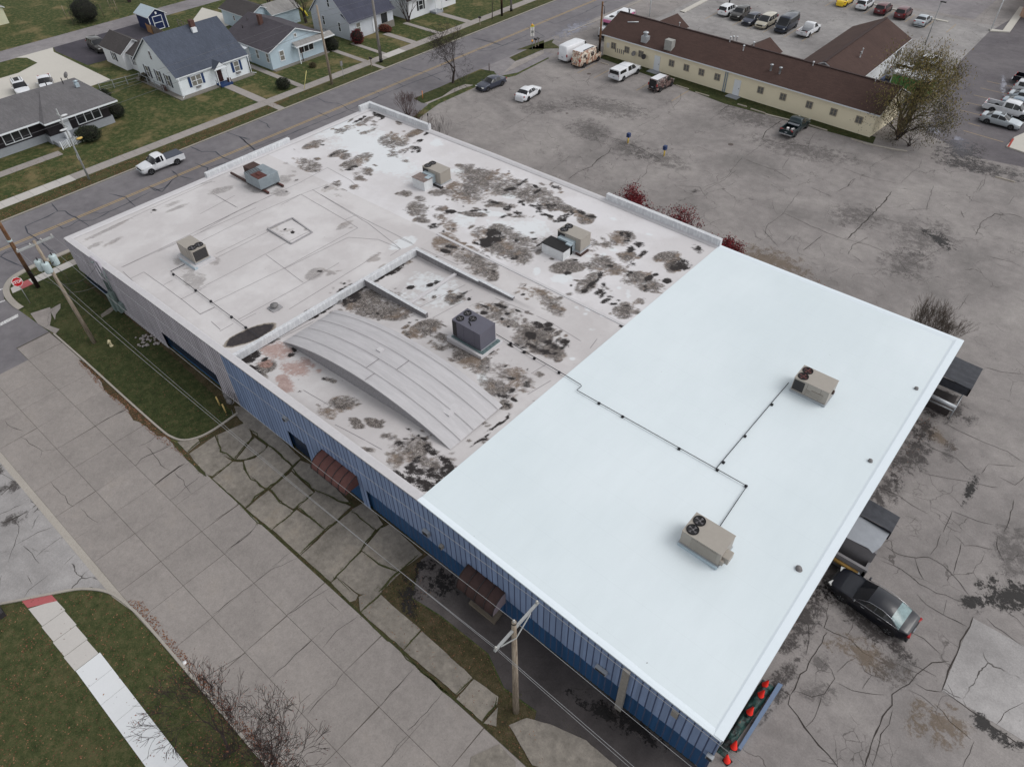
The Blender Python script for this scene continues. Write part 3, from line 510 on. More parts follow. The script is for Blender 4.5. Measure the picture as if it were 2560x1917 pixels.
stain('yard_stain', 'stain_black', [('L', 60, 500, 60, 120, -10), ('L', 250, 420, 140, 80, 35), ('M', 250, 1200, 300, 60, 35), ('M', 500, 1300, 260, 60, 35)], .0272)
# ================================================================ the big flat-roofed building
BLD = thing('commercial_building', 'long low building with stained grey and clean white flat roofs and blue metal walls', 'building', (0, 0, 0))
def m_rib(name, c, amt=.14):
    n = NT(name, .5, 0, .4); x = n.xyz()[0]
    cell = n.math('FLOOR', n.math('MULTIPLY', x, 3.3)); 
    w_ = n.t.nodes.new('ShaderNodeTexWhiteNoise'); w_.noise_dimensions = '1D'; n.L(cell, w_.inputs['W'])
    f = n.noise(2, 5, .7, sc=(1, 1, .2)); n.color(n.vary(n.vary(c, w_.outputs['Value'], .07), f, amt)); return n.m
m_rib('blue_panel', S(124, 142, 174)); m_rib('grey_panel', S(178, 174, 182), .25); m_rib('navy_panel', S(40, 76, 114), .12); m_rib('navy_dark', S(40, 76, 114), .12); sm('panel_groove', S(78, 90, 118), .7); sm('grey_groove', S(74, 70, 78), .7)
sm('membrane_edge', S(190, 188, 190), .8, amt=.07); sm('white_edge', S(216, 225, 231), .6, amt=.02); sm('block_wall', S(128, 126, 128), .9)
# membrane of the old roof with its stains painted through attributes
BL = []
def bl(wn, kind, *rows):
    for r in rows: BL.append((wn, kind) + tuple(r))
bl('B', 'T', (1210, 990, 60, 22, 10), (1170, 960, 22, 18, 0), (1265, 998, 30, 6, 10), (1530, 1225, 45, 14, -20), (1510, 1275, 48, 26, 20), (1490, 1305, 20, 14, 0), (468, 1293, 18, 6, 20), (1020, 1040, 50, 9, -25), (940, 1462, 40, 10, 0), (480, 1557, 18, 8, -30), (1077, 1008, 14, 7, 0), (790, 1340, 30, 9, -25), (1210, 1195, 20, 7, -15))
bl('B', 'D', (1050, 1060, 100, 20, -25), (900, 1115, 75, 20, -20), (650, 1240, 95, 24, -20), (1110, 1130, 65, 14, -20), (1500, 1150, 90, 22, -22), (1330, 1220, 110, 55, 0), (830, 1325, 60, 20, -20), (910, 1350, 42, 22, -15), (585, 1425, 105, 45, 15), (1000, 1400, 125, 42, -25), (1075, 1475, 62, 30, 0), (1030, 1530, 60, 22, 20), (790, 1605, 75, 28, -20), (1410, 1300, 60, 16, -15), (1370, 1055, 28, 20, 30), (1320, 1335, 50, 16, -10), (1430, 1390, 30, 12, 0), (380, 1550, 50, 30, 0), (985, 1615, 35, 18, 0), (1890, 1430, 30, 14, 0), (1960, 1470, 60, 40, 0))
bl('G', 'D', (700, 330, 185, 85, 15), (560, 450, 160, 80, 10), (900, 400, 160, 85, 10), (1150, 470, 160, 70, 10), (1260, 530, 140, 55, 15), (350, 450, 80, 26, -10), (150, 590, 85, 55, -10), (195, 690, 58, 24, 15), (360, 590, 50, 24, 0), (370, 680, 70, 28, 20), (440, 740, 60, 42, 30), (50, 465, 55, 22, 0), (170, 500, 40, 18, 0), (520, 225, 28, 14, 0),
   (800, 800, 150, 60, -5), (900, 930, 210, 90, 25), (1000, 990, 120, 60, 10), (400, 900, 100, 80, 20), (650, 1050, 170, 85, 25), (770, 1150, 70, 50, 30), (1500, 1080, 170, 50, -10), (1700, 1060, 120, 60, 0), (1850, 1120, 90, 45, 0), (1640, 1230, 120, 55, -35), (1930, 1470, 80, 58, -5), (2060, 1390, 50, 20, -20), (2080, 1190, 130, 45, 10), (2140, 1270, 60, 30, 0), (1400, 1100, 80, 26, -10), (1650, 910, 70, 50, 0), (1130, 900, 110, 50, 20), (1240, 870, 60, 30, -10), (1450, 600, 90, 30, 20), (1600, 680, 60, 40, 0), (640, 640, 90, 20, 5), (1050, 660, 60, 12, 0), (1010, 860, 120, 60, 30), (1870, 860, 90, 40, 15), (1960, 1000, 60, 50, 0), (1790, 900, 60, 30, 0), (870, 560, 130, 22, 5))
bl('G', 'T', (285, 740, 45, 24, 0), (440, 620, 40, 17, 0), (820, 540, 62, 11, 5), (930, 590, 36, 24, 0), (1020, 630, 45, 24, 20), (1200, 590, 32, 45, 0), (1155, 573, 40, 12, 10), (1290, 580, 55, 22, 10), (1370, 690, 60, 20, -10), (1420, 650, 60, 18, -25), (1450, 615, 50, 12, 10), (1650, 660, 45, 9, 5), (1560, 620, 36, 18, 30), (920, 655, 58, 12, -15), (650, 610, 60, 9, -5), (730, 605, 30, 11, 10), (1040, 535, 30, 11, 0), (1190, 440, 42, 9, -30), (1330, 400, 55, 15, 15), (1050, 370, 55, 11, -35), (950, 425, 48, 12, -10), (1270, 650, 60, 12, 15),
   (780, 870, 105, 30, -12), (740, 900, 50, 25, 0), (800, 800, 60, 30, 0), (990, 1020, 35, 20, 0), (470, 928, 65, 15, 10), (395, 960, 38, 16, 10), (1660, 1240, 85, 18, -35), (1590, 1300, 28, 18, 0), (1730, 1160, 22, 22, 0), (1725, 1300, 55, 24, -30), (1755, 1262, 22, 32, 10), (1780, 1385, 42, 17, -20), (1832, 1412, 34, 12, 0), (1812, 1350, 28, 10, 10), (1882, 1383, 22, 8, 0), (1960, 855, 38, 26, -30), (1930, 800, 52, 14, 0), (2060, 900, 44, 24, 15), (1990, 948, 36, 28, 0), (2095, 985, 48, 16, -35), (2010, 1072, 32, 16, 10), (1815, 1085, 25, 12, 0), (2110, 1265, 20, 12, 0), (1010, 1000, 20, 12, 0), (690, 250, 40, 8, 5), (940, 270, 8, 8, 0), (545, 575, 8, 8, 0), (660, 245, 16, 5, 0), (1400, 690, 30, 14, 0), (970, 765, 28, 7, 10), (1160, 855, 26, 9, -20), (1205, 900, 30, 7, -35))
bl('Q', 'T', (140, 285, 30, 18, -10), (205, 335, 22, 14, 20), (160, 365, 18, 16, 0), (215, 385, 28, 14, -30), (170, 440, 22, 11, 0), (415, 440, 55, 30, 0), (510, 360, 34, 22, 20), (500, 345, 16, 8, 30), (10, 580, 22, 30, 0), (350, 525, 20, 12, 0), (110, 760, 14, 12, 0))
bl('Q', 'D', (350, 400, 60, 22, -10), (370, 450, 30, 30, 0), (180, 520, 60, 24, -10), (280, 550, 50, 26, 20), (230, 560, 40, 20, 0), (130, 675, 48, 24, 0), (205, 632, 26, 10, 0), (60, 460, 50, 28, 0), (110, 300, 60, 28, 0), (30, 440, 50, 30, 0))
bl('F', 'T', (1680, 1110, 85, 32, -28), (1560, 1190, 32, 11, -30), (1630, 1150, 40, 12, -25), (1980, 1350, 52, 24, 0), (2040, 1290, 38, 12, -35), (2065, 1232, 42, 20, 0), (1985, 1255, 30, 18, -20), (1340, 1280, 170, 42, -20), (1290, 1350, 110, 45, -12), (1060, 1470, 140, 20, -32), (1440, 1240, 60, 30, 20), (830, 350, 22, 8, -20), (1300, 240, 50, 9, -25), (1090, 410, 28, 9, -30))
bl('F', 'D', (1800, 1055, 28, 18, 0), (1550, 1390, 250, 110, 18), (1420, 1440, 190, 70, 15), (1630, 1480, 120, 60, 10), (990, 1155, 70, 36, -25), (1130, 410, 70, 22, -22), (1190, 480, 32, 16, 10), (1240, 740, 70, 20, -25), (1500, 1010, 60, 16, -35), (700, 450, 60, 30, 0), (470, 400, 90, 40, 20), (2180, 1370, 60, 40, -10), (750, 790, 55, 28, -10), (850, 810, 22, 11, 0), (910, 775, 20, 12, 0), (640, 750, 60, 10, -30), (1100, 1130, 60, 12, 20), (1340, 400, 30, 14, 0))
bl('F', 'W', (2000, 1290, 250, 130, 8), (1750, 890, 110, 40, -20))
bl('H', 'T', (400, 500, 115, 45, -25), (330, 560, 75, 34, 30), (430, 610, 80, 42, 20), (620, 352, 48, 18, -25), (820, 432, 26, 22, 20), (790, 470, 38, 15, -20), (845, 690, 32, 12, -40), (862, 788, 16, 10, 0), (1010, 1360, 60, 20, 0), (1850, 1460, 85, 60, 20), (1890, 1575, 110, 55, 15), (1990, 1610, 55, 35, 0), (2060, 1345, 135, 24, 30), (1900, 1180, 115, 17, 33), (2150, 1440, 60, 26, 30), (2020, 1500, 100, 50, -10), (1730, 1240, 50, 28, 0), (1740, 1530, 22, 34, 20), (1860, 1380, 70, 24, 20), (1700, 1490, 45, 20, 40), (1990, 1270, 60, 14, 30))
bl('H', 'D', (510, 650, 60, 36, 20), (1840, 1290, 180, 100, 25), (1990, 1410, 150, 90, 15), (1240, 900, 110, 60, 0), (1100, 965, 80, 45, 10), (1690, 1380, 60, 60, 0), (560, 560, 80, 50, 0), (1120, 690, 48, 18, 15), (1350, 1060, 60, 30, 30), (1620, 1180, 60, 30, 10), (1500, 1060, 70, 30, 20), (1950, 250, 110, 60, -20), (1460, 1290, 60, 16, 10))
bl('H', 'R', (640, 430, 135, 65, 10), (830, 590, 115, 60, 10), (720, 690, 60, 40, 0), (740, 750, 70, 50, 10), (1030, 610, 30, 20, 0), (560, 540, 60, 40, 0), (930, 540, 60, 30, 30))
bl('H', 'P', (430, 303, 250, 60, -22))
bl('I', 'D', (200, 590, 140, 50, -22), (110, 640, 60, 30, 0), (280, 550, 60, 30, 0), (480, 335, 70, 32, -30), (830, 450, 180, 70, 8), (1130, 650, 150, 95, 10), (1240, 760, 160, 60, 20), (650, 860, 180, 85, 25), (560, 760, 150, 50, 30), (950, 1000, 175, 88, 30), (850, 1090, 140, 80, 20), (1360, 862, 30, 18, 0), (1190, 290, 160, 52, 25), (1310, 400, 110, 50, 30), (1090, 1060, 60, 45, 0), (400, 700, 110, 40, 25), (330, 740, 70, 30, 10), (780, 800, 50, 30, 0), (930, 540, 120, 40, 20), (900, 1240, 60, 40, 20))
bl('I', 'T', (500, 330, 60, 14, -38), (555, 285, 30, 10, -30), (730, 400, 50, 12, 20), (860, 395, 70, 14, 10), (930, 465, 22, 12, 0), (1190, 555, 52, 22, 25), (1280, 560, 36, 20, 0), (1290, 600, 40, 18, 0), (1310, 720, 90, 40, 20), (1410, 720, 50, 48, 0), (1180, 765, 110, 20, 20), (1030, 740, 60, 14, 18), (1120, 655, 60, 30, 0), (965, 1120, 28, 24, 0), (890, 1170, 60, 20, 15), (975, 1200, 36, 14, 25), (930, 1250, 36, 10, 35), (970, 1020, 40, 14, 0), (1090, 1070, 30, 30, 0), (720, 455, 40, 16, 0), (1370, 640, 60, 14, 35), (795, 790, 30, 9, -40), (930, 1350, 12, 34, 25), (830, 1430, 90, 8, -32), (680, 1560, 110, 9, -36), (1350, 800, 30, 10, -20), (1260, 790, 30, 14, -30), (1060, 300, 20, 12, 0), (1160, 1213, 8, 6, 0))
bl('I', 'W', (1620, 420, 34, 20, 20), (1525, 413, 26, 15, 20), (1605, 465, 26, 13, 0), (1745, 478, 30, 18, 20), (1660, 600, 32, 17, 0), (1485, 850, 28, 14, 10), (1240, 690, 45, 18, -10), (700, 1010, 60, 40, 30), (1400, 165, 60, 20, 0), (1180, 90, 22, 26, 20))
bl('G', 'W', (1120, 760, 190, 85, 12), (850, 730, 140, 50, 5), (800, 640, 160, 30, 5), (1400, 1200, 90, 40, 0), (320, 30, 55, 26, 0), (560, 680, 100, 60, 0), (1180, 1130, 28, 34, 20), (950, 480, 60, 22, 0), (1840, 945, 44, 22, 10), (1760, 990, 36, 18, 0), (1620, 1000, 34, 14, 0), (1890, 1275, 22, 12, 0), (1970, 1330, 26, 36, -10), (1840, 680, 30, 12, 15), (2150, 815, 30, 14, 10), (2110, 1245, 40, 20, 0), (500, 265, 60, 22, 0), (1500, 800, 60, 40, 0))
bl('B', 'W', (1370, 1210, 80, 26, 0), (1700, 1230, 40, 32, 0), (1000, 1200, 500, 160, 20), (1300, 1400, 300, 120, 20))
bl('E', 'D', (930, 430, 230, 10, -26), (970, 535, 78, 11, -27), (800, 570, 80, 14, -25), (1650, 840, 80, 60, 40), (1720, 880, 40, 70, 20), (1540, 700, 40, 30, 0), (1850, 700, 40, 30, 0), (1480, 210, 80, 14, -22), (1900, 90, 100, 20, -15), (1530, 240, 90, 10, -22))
bl('E', 'T', (1330, 260, 18, 8, 0), (1300, 280, 12, 4, -20))
_rr = random.Random(8)
for q in list(BL):          # smaller flakes around the larger traced stains
    if q[1] in 'DT' and q[4] > 45 and q[0] != 'E':
        for _ in range(int(q[4] / 24)):
            a_ = _rr.uniform(0, 6.28); d_ = _rr.uniform(.7, 1.7); BL.append((q[0], 'T' if _rr.random() < (.18 if q[1] == 'D' else .35) else 'D', q[2] + q[4] * d_ * math.cos(a_), q[3] + max(q[5], 20) * d_ * math.sin(a_), _rr.uniform(8, 34), _rr.uniform(5, 14), _rr.uniform(-40, 30)))
def fractal(ny, nx, beta, seed, lo=0.0):
    r = np.random.default_rng(seed); fy = np.fft.fftfreq(ny)[:, None]; fx = np.fft.fftfreq(nx)[None, :]; k = np.sqrt(fx * fx + fy * fy); k[0, 0] = 1
    a = np.where(k > lo, k ** (-beta / 2), 0); a[0, 0] = 0; f = np.fft.ifft2(a * np.exp(2j * np.pi * r.random((ny, nx)))).real; return f / f.std()
def project(x, y, z):
    q = np.stack([x, y, z - CAMH], -1) @ CM.T
    return 1280 + FPX * q[..., 0] / q[..., 2], 958.5 - FPX * q[..., 1] / q[..., 2]
def painted_roof(name, x0, x1, y0, y1, f, mat, parent, flat_skirt=True):
    nx = int((x1 - x0) / .125) + 1; ny = int((y1 - y0) / .125) + 1
    xs = np.linspace(x0, x1, nx); ys = np.linspace(y0, y1, ny); X_, Y_ = np.meshgrid(xs, ys)
    Z_ = f(X_, Y_); co = np.stack([X_, Y_, Z_], -1).reshape(-1, 3)
    i = np.arange((ny - 1) * (nx - 1)); r = i // (nx - 1); c = i % (nx - 1); a = r * nx + c
    quads = np.stack([a, a + 1, a + nx + 1, a + nx], -1)
    me = bpy.data.meshes.new(name); me.vertices.add(len(co)); me.vertices.foreach_set('co', co.ravel())
    me.loops.add(quads.size); me.loops.foreach_set('vertex_index', quads.ravel()); me.polygons.add(len(quads))
    me.polygons.foreach_set('loop_start', np.arange(0, quads.size, 4)); me.update(calc_edges=True); me.validate()
    U_, V_ = project(co[:, 0], co[:, 1], co[:, 2])
    ch = {k: np.zeros(len(co)) for k in 'TDRPW'}
    for wn, k, cx, cy, rx, ry, an in BL:
        ox, oy, s = WN[wn]; dx = (U_ - ox) * s - cx; dy = (V_ - oy) * s - cy; a_ = R_(an)
        G_ = 1.1 if k == 'P' else (1.3 if k == 'W' else 1.34); u = (dx * math.cos(a_) + dy * math.sin(a_)) / (rx * G_); v_ = (-dx * math.sin(a_) + dy * math.cos(a_)) / (ry * G_)
        ch[k] = np.maximum(ch[k], np.clip(1 - (u * u + v_ * v_), 0, 1))
    for n_, k in enumerate('TDRW'):
        amp = {'T': .38, 'D': .42, 'R': .40, 'W': .28}[k]; nz = .75 * fractal(ny, nx, 2.6, 10 + n_, .012) + .55 * fractal(ny, nx, 1.1, 20 + n_, .05); ch[k] = ch[k] + amp * nz.ravel() * np.clip(ch[k] * 6, 0, 1)
    for k, v_ in ch.items(): at = me.attributes.new('m' + k, 'FLOAT', 'POINT'); at.data.foreach_set('value', v_)
    me.materials.append(MATS[mat]); me.polygons.foreach_set('use_smooth', np.ones(len(quads), bool))
    o = bpy.data.objects.new(name, me); COL.objects.link(o); o.parent = parent; return o
def m_roof(name, base, lite, dirt, dk=1.0):
    n = NT(name, .8, 0, .25)
    f0 = n.noise(.16, 5, .6); f1 = n.noise(1.1, 7, .72); f2 = n.noise(3.4, 8, .78, dist=.5); f3 = n.noise(18, 4, .8); f4 = n.noise(26, 3, .8)
    c = n.mix(n.step(f0, .42, .62), base, lite); c = n.vary(n.vary(c, f1, .045), f4, .06)
    W_, D_, R2, T_, P_ = (n.attr('m' + k) for k in 'WDRTP')
    sub = lambda x, k: n.math('MULTIPLY', n.math('SUBTRACT', x, .5), k)
    add = lambda *a: a[0] if len(a) == 1 else n.math('ADD', a[0], add(*a[1:]))
    def ragged(a, lo, hi, ka, kb, kc=0): return n.math('MULTIPLY', n.step(add(a, sub(f2, ka), sub(f3, kb), sub(f4, kc)), lo, hi), n.step(a, .0, .10))
    c = n.mix(n.math('MULTIPLY', n.math('MULTIPLY', n.step(n.math('ADD', W_, sub(f1, 1.2)), .15, .8), n.step(W_, .0, .15)), .65), c, S(212, 217, 220))
    dcol = n.ramp(add(sub(f2, 1.6), sub(f3, 1.8), sub(f4, 1.2), .5), (.28, S(40, 37, 36)), (.48, S(76, 69, 65)), (.64, S(112, 103, 97)), (.82, S(182, 177, 172)))
    wet = n.step(n.noise(.45, 3, .6, off=31), .50, .62); dcol = n.mix(n.math('MULTIPLY', wet, .45), dcol, S(120, 98, 76))
    dm = n.math('MAXIMUM', n.math('MULTIPLY', ragged(D_, .12, .50, 1.8, 2.4, 4.0), .94), n.math('MULTIPLY', n.math('MULTIPLY', n.step(n.math('ADD', D_, sub(f1, 1.6)), .0, .9), n.math('ADD', n.step(D_, .0, .2), .30 if dk == 1.0 else .05)), .26))
    c = n.mix(n.math('MULTIPLY', dm, dk), c, dcol)
    c = n.mix(n.math('MULTIPLY', ragged(R2, .1, .8, 2.0, 2.4), .7), c, n.ramp(f2, (.4, S(132, 92, 80)), (.6, S(166, 136, 126))))
    c = n.mix(n.math('MULTIPLY', n.step(T_, .02, .5), .22), c, S(120, 114, 110))
    c = n.mix(ragged(T_, .44, .54, 1.2, 2.2, 1.4), c, n.ramp(f3, (.4, S(30, 28, 28)), (.6, S(54, 49, 48))))
    c = n.mix(n.step(n.math('ADD', P_, sub(f1, .6)), .11, .24), c, S(140, 132, 122)); c = n.mix(n.step(n.math('ADD', P_, sub(f1, .9)), .26, .42), c, n.ramp(f2, (.4, S(48, 45, 48)), (.65, S(66, 60, 60))))
    fleck = n.math('MULTIPLY', n.step(f3, .64, .70), n.step(n.noise(.7, 5, .7, off=13), .56, .66)); c = n.mix(n.math('MULTIPLY', fleck, dirt * (.6 if dk == 1.0 else .08)), c, S(116, 108, 102))
    spk = n.step(n.vor(2.2, 'F1', warp=.4, wscale=5), .055, .03); c = n.mix(n.math('MULTIPLY', spk, dirt), c, S(60, 55, 54))
    n.color(c); n.bump(f3, .2, .01); return n.m
m_roof('roof_membrane', S(187, 183, 183), S(199, 196, 196), .6, .5); m_roof('roof_mid', S(184, 180, 180), S(196, 193, 193), .8)
m_roof('roof_north', S(196, 193, 194), S(206, 204, 206), .9)
XW, XP, XS, XE = -67.5, -41.0, -20.9, -0.6
YS, YN = 15.1, 52.0
painted_roof('membrane_roof', XW, XP, YS, 37.0, hz, 'roof_membrane', BLD)
painted_roof('membrane_roof', XW, XS, 37.0, YN, hz, 'roof_north', BLD)
painted_roof('membrane_roof', XP, XS, YS, 37.0, hzc, 'roof_mid', BLD)
# clean white roof
n = NT('white_membrane', .55, 0, .3); f = n.noise(.10, 3, .5); g = n.noise(1.3, 6, .7, sc=(1, .25, 1)); h = n.noise(30, 3, .6)
c = n.mix(n.step(f, .3, .7), S(205, 215, 219), S(212, 221, 225)); c = n.vary(n.vary(c, g, .022), h, .03)
ys_ = n.math('FRACT', n.math('MULTIPLY', n.xyz()[1], 1 / 2.45)); c = n.mix(n.math('MULTIPLY', n.step(n.math('ABSOLUTE', n.math('SUBTRACT', ys_, .5)), .012, .004), .06), c, S(150, 158, 164))
c = n.mix(n.math('MULTIPLY', n.step(n.vor(.75, 'F1', warp=.5, wscale=2), .022, .012), .7), c, S(120, 122, 124)); n.color(c); n.bump(g, .12, .03)
m = MB(); NXW, NYW = 24, 28
vs = []; fs = []
for j in range(NYW + 1):
    for i in range(NXW + 1):
        x = XS + (XE - XS) * i / NXW; y = YS + (YN - YS) * j / NYW; vs.append((x, y, float(hz(x, y)) + .045))
for j in range(NYW):
    for i in range(NXW): a = j * (NXW + 1) + i; fs.append((a, a + 1, a + NXW + 2, a + NXW + 1))
m.raw(vs, fs, 0, True)
for j in range(NYW):   # overlap edge of the new sheet
    y0 = YS + (YN - YS) * j / NYW; y1 = YS + (YN - YS) * (j + 1) / NYW
    m.face([(XS, y0, float(hz(XS, y0)) - .06), (XS, y1, float(hz(XS, y1)) - .06), (XS, y1, float(hz(XS, y1)) + .045), (XS, y0, float(hz(XS, y0)) + .045)])
m.build('white_roof', 'white_membrane', BLD)
# raised canted edges
def cant(name, p0, p1, inward, hgt, wd, mat, f=hz, seg=2.0, drop=.25, top=.42):
    """raised lip along a roof edge from p0 to p1; inward = unit vector to the roof's inside"""
    m = MB(); L_ = math.hypot(p1[0] - p0[0], p1[1] - p0[1]); k = max(1, int(L_ / seg)); prof = [(-.05, -drop), (-.05, hgt), (wd * top, hgt), (wd, 0.012)]
    rows = []
    for i in range(k + 1):
        t = i / k; x = p0[0] + (p1[0] - p0[0]) * t; y = p0[1] + (p1[1] - p0[1]) * t
        z = float(f(np.clip(x, XW, XE), np.clip(y, YS, YN))) + .03
        wob = .012 * mn.noise(Vector((x * 1.3, y * 1.3, 0)))
        rows.append([(x + inward[0] * a, y + inward[1] * a, z + b + (wob if b > 0 else 0)) for a, b in prof])
    vs = [p for r in rows for p in r]; n4 = len(prof); fs = []
    flip = ((p1[0] - p0[0]) * inward[1] - (p1[1] - p0[1]) * inward[0]) > 0
    for i in range(k):
        for j in range(n4 - 1):
            a = i * n4 + j; q = (a, a + 1, a + n4 + 1, a + n4); fs.append(q if flip else q[::-1])
    m.raw(vs, fs); return m.build(name, mat, BLD)
cant('roof_edge', (XW, YS), (XS, YS), (0, 1), .05, .55, 'membrane_edge', top=.8, drop=.14); cant('roof_edge', (XS, YS), (XE, YS), (0, 1), .05, .35, 'white_edge')
cant('roof_edge', (XE, YS), (XE, YN), (-1, 0), .09, .6, 'white_edge', top=.7); cant('roof_edge', (XS, YN), (XE, YN), (0, -1), .08, .5, 'white_edge', top=.4)
cant('roof_edge', (XW, YS), (XW, YN), (1, 0), .08, .7, 'membrane_edge', top=.7); cant('roof_edge', (XW, YN), (XS, YN), (0, -1), .14, .55, 'membrane_edge')
m = MB(); m.box(XE - .02, XE + .06, YS, YN, 4.35, 4.62); m.build('gutter', sm('galvanised', S(168, 172, 176), .45, .4), BLD)
# raised parapets on the street side and the lot side
def m_coated():
    n = NT('coated_parapet', .75); f = n.noise(6, 6, .75, sc=(1, 1, .2)); g = n.noise(1.2, 5, .7)
    n.color(n.vary(n.mix(n.step(f, .40, .70), S(186, 188, 192), S(214, 216, 218)), g, .06)); n.bump(f, .3, .03)
    n = NT('wall_face', .85); b = n.t.nodes.new('ShaderNodeTexBrick'); b.inputs['Scale'].default_value = 1; b.inputs['Brick Width'].default_value = .4; b.inputs['Row Height'].default_value = .2; b.inputs['Mortar Size'].default_value = .012
    for k_, v_ in (('Color1', S(132, 130, 132)), ('Color2', S(120, 118, 120)), ('Mortar', S(92, 90, 92))): b.inputs[k_].default_value = (*v_, 1)
    n.L(n.mapc(rot=0), b.inputs['Vector']); f = n.noise(5, 6, .75); n.color(n.vary(b.outputs['Color'], f, .25))
m_coated()
def parapet(x0, x1, y0, y1, hgt, name='parapet', mat='coated_parapet', zf=None, seg=.5, jag_=.02):
    """low thick wall along x or y following the roof with a lumpy coated cap"""
    m = MB(); ax = abs(x1 - x0) > abs(y1 - y0); L_ = abs(x1 - x0) if ax else abs(y1 - y0); k = max(1, int(L_ / seg)); vs = []; fs = []
    for i in range(k + 1):
        t = i / k
        if ax: x = x0 + (x1 - x0) * t; pr = [(x, y0), (x, y0), (x, y0), (x, y1), (x, y1), (x, y1)]
        else: y = y0 + (y1 - y0) * t; pr = [(x0, y), (x0, y), (x0, y), (x1, y), (x1, y), (x1, y)]
        base = float((zf or hz)(np.clip((x if ax else (x0 + x1) / 2), XW, XE), np.clip((y0 + y1) / 2 if ax else y, YS, YN)))
        j1 = jag_ * mn.noise(Vector((pr[0][0] * 2.1, pr[0][1] * 2.1, 3))); j2 = jag_ * mn.noise(Vector((pr[3][0] * 2.3, pr[3][1] * 2.3, 7)))
        zz = [base - .6, base + hgt - .05, base + hgt + j1, base + hgt + j2, base + hgt - .05, base - .6]
        for q, (p, z) in enumerate(zip(pr, zz)):
            o_ = (.0, .04, .02, -.02, -.04, .0)[q] * (-1)
            vs.append((p[0] + (0 if ax else o_), p[1] + (o_ if ax else 0), z))
    for i in range(k):
        for j in range(5): a = i * 6 + j; q = (a, a + 1, a + 7, a + 6); fs.append(q if not ax else q[::-1])
    fs += [tuple(range(6)), tuple(range(k * 6, k * 6 + 6))[::-1]]
    m.raw(vs, fs); return m.build(name, mat, BLD)
parapet(XW - .05, XW + .28, 50.4, YN + .2, .75); parapet(XW + .28, -57.2, YN - .22, YN + .12, .75)
parapet(XW - .05, XW + .28, 29.8, 40.2, .6)
parapet(-33.0, XS + .1, YN - .22, YN + .12, .75)
# low walls inside the roof
parapet(XP - .02, XP + .24, 15.4, 34.3, .06, 'low_wall', 'coated_parapet')
def dark_wall(x0, x1, y0, y1, h0, h1):
    m = MB(); k = 12; vs = []; fs = []
    for i in range(k + 1):
        x = x0 + (x1 - x0) * i / k; z = float(hz(x, y0)); hh = h0 + (h1 - h0) * i / k; vs += [(x, y0, z - .6), (x, y0, z + hh - .04), (x, y0 - .03, z + hh - .04), (x, y0 - .03, z + hh), (x, y1 + .03, z + hh), (x, y1 + .03, z - .6)]
    for i in range(k):
        for j in range(5): a = i * 6 + j; fs.append((a, a + 6, a + 7, a + 1))
    fs += [tuple(range(6)), tuple(range(k * 6, k * 6 + 6))[::-1]]
    m.raw(vs, fs); m.mi = [1 if (q < k * 5 and q % 5 == 0) or q == k * 5 + 1 else 0 for q in range(len(fs))]; m.build('low_wall', ['coated_parapet', 'wall_face'], BLD)
dark_wall(-40.75, -33.5, 28.05, 28.28, .10, .08); dark_wall(-40.75, -33.3, 33.98, 34.22, .05, .02); dark_wall(-33.3, -29.6, 33.98, 34.2, .18, .15)
parapet(-41.2, XS, 36.95, 37.15, .06, 'low_wall', 'membrane_edge', None, .5, .01)
parapet(-36.0, -35.8, 28.3, 33.9, -.25, 'low_wall', 'membrane_edge', None)
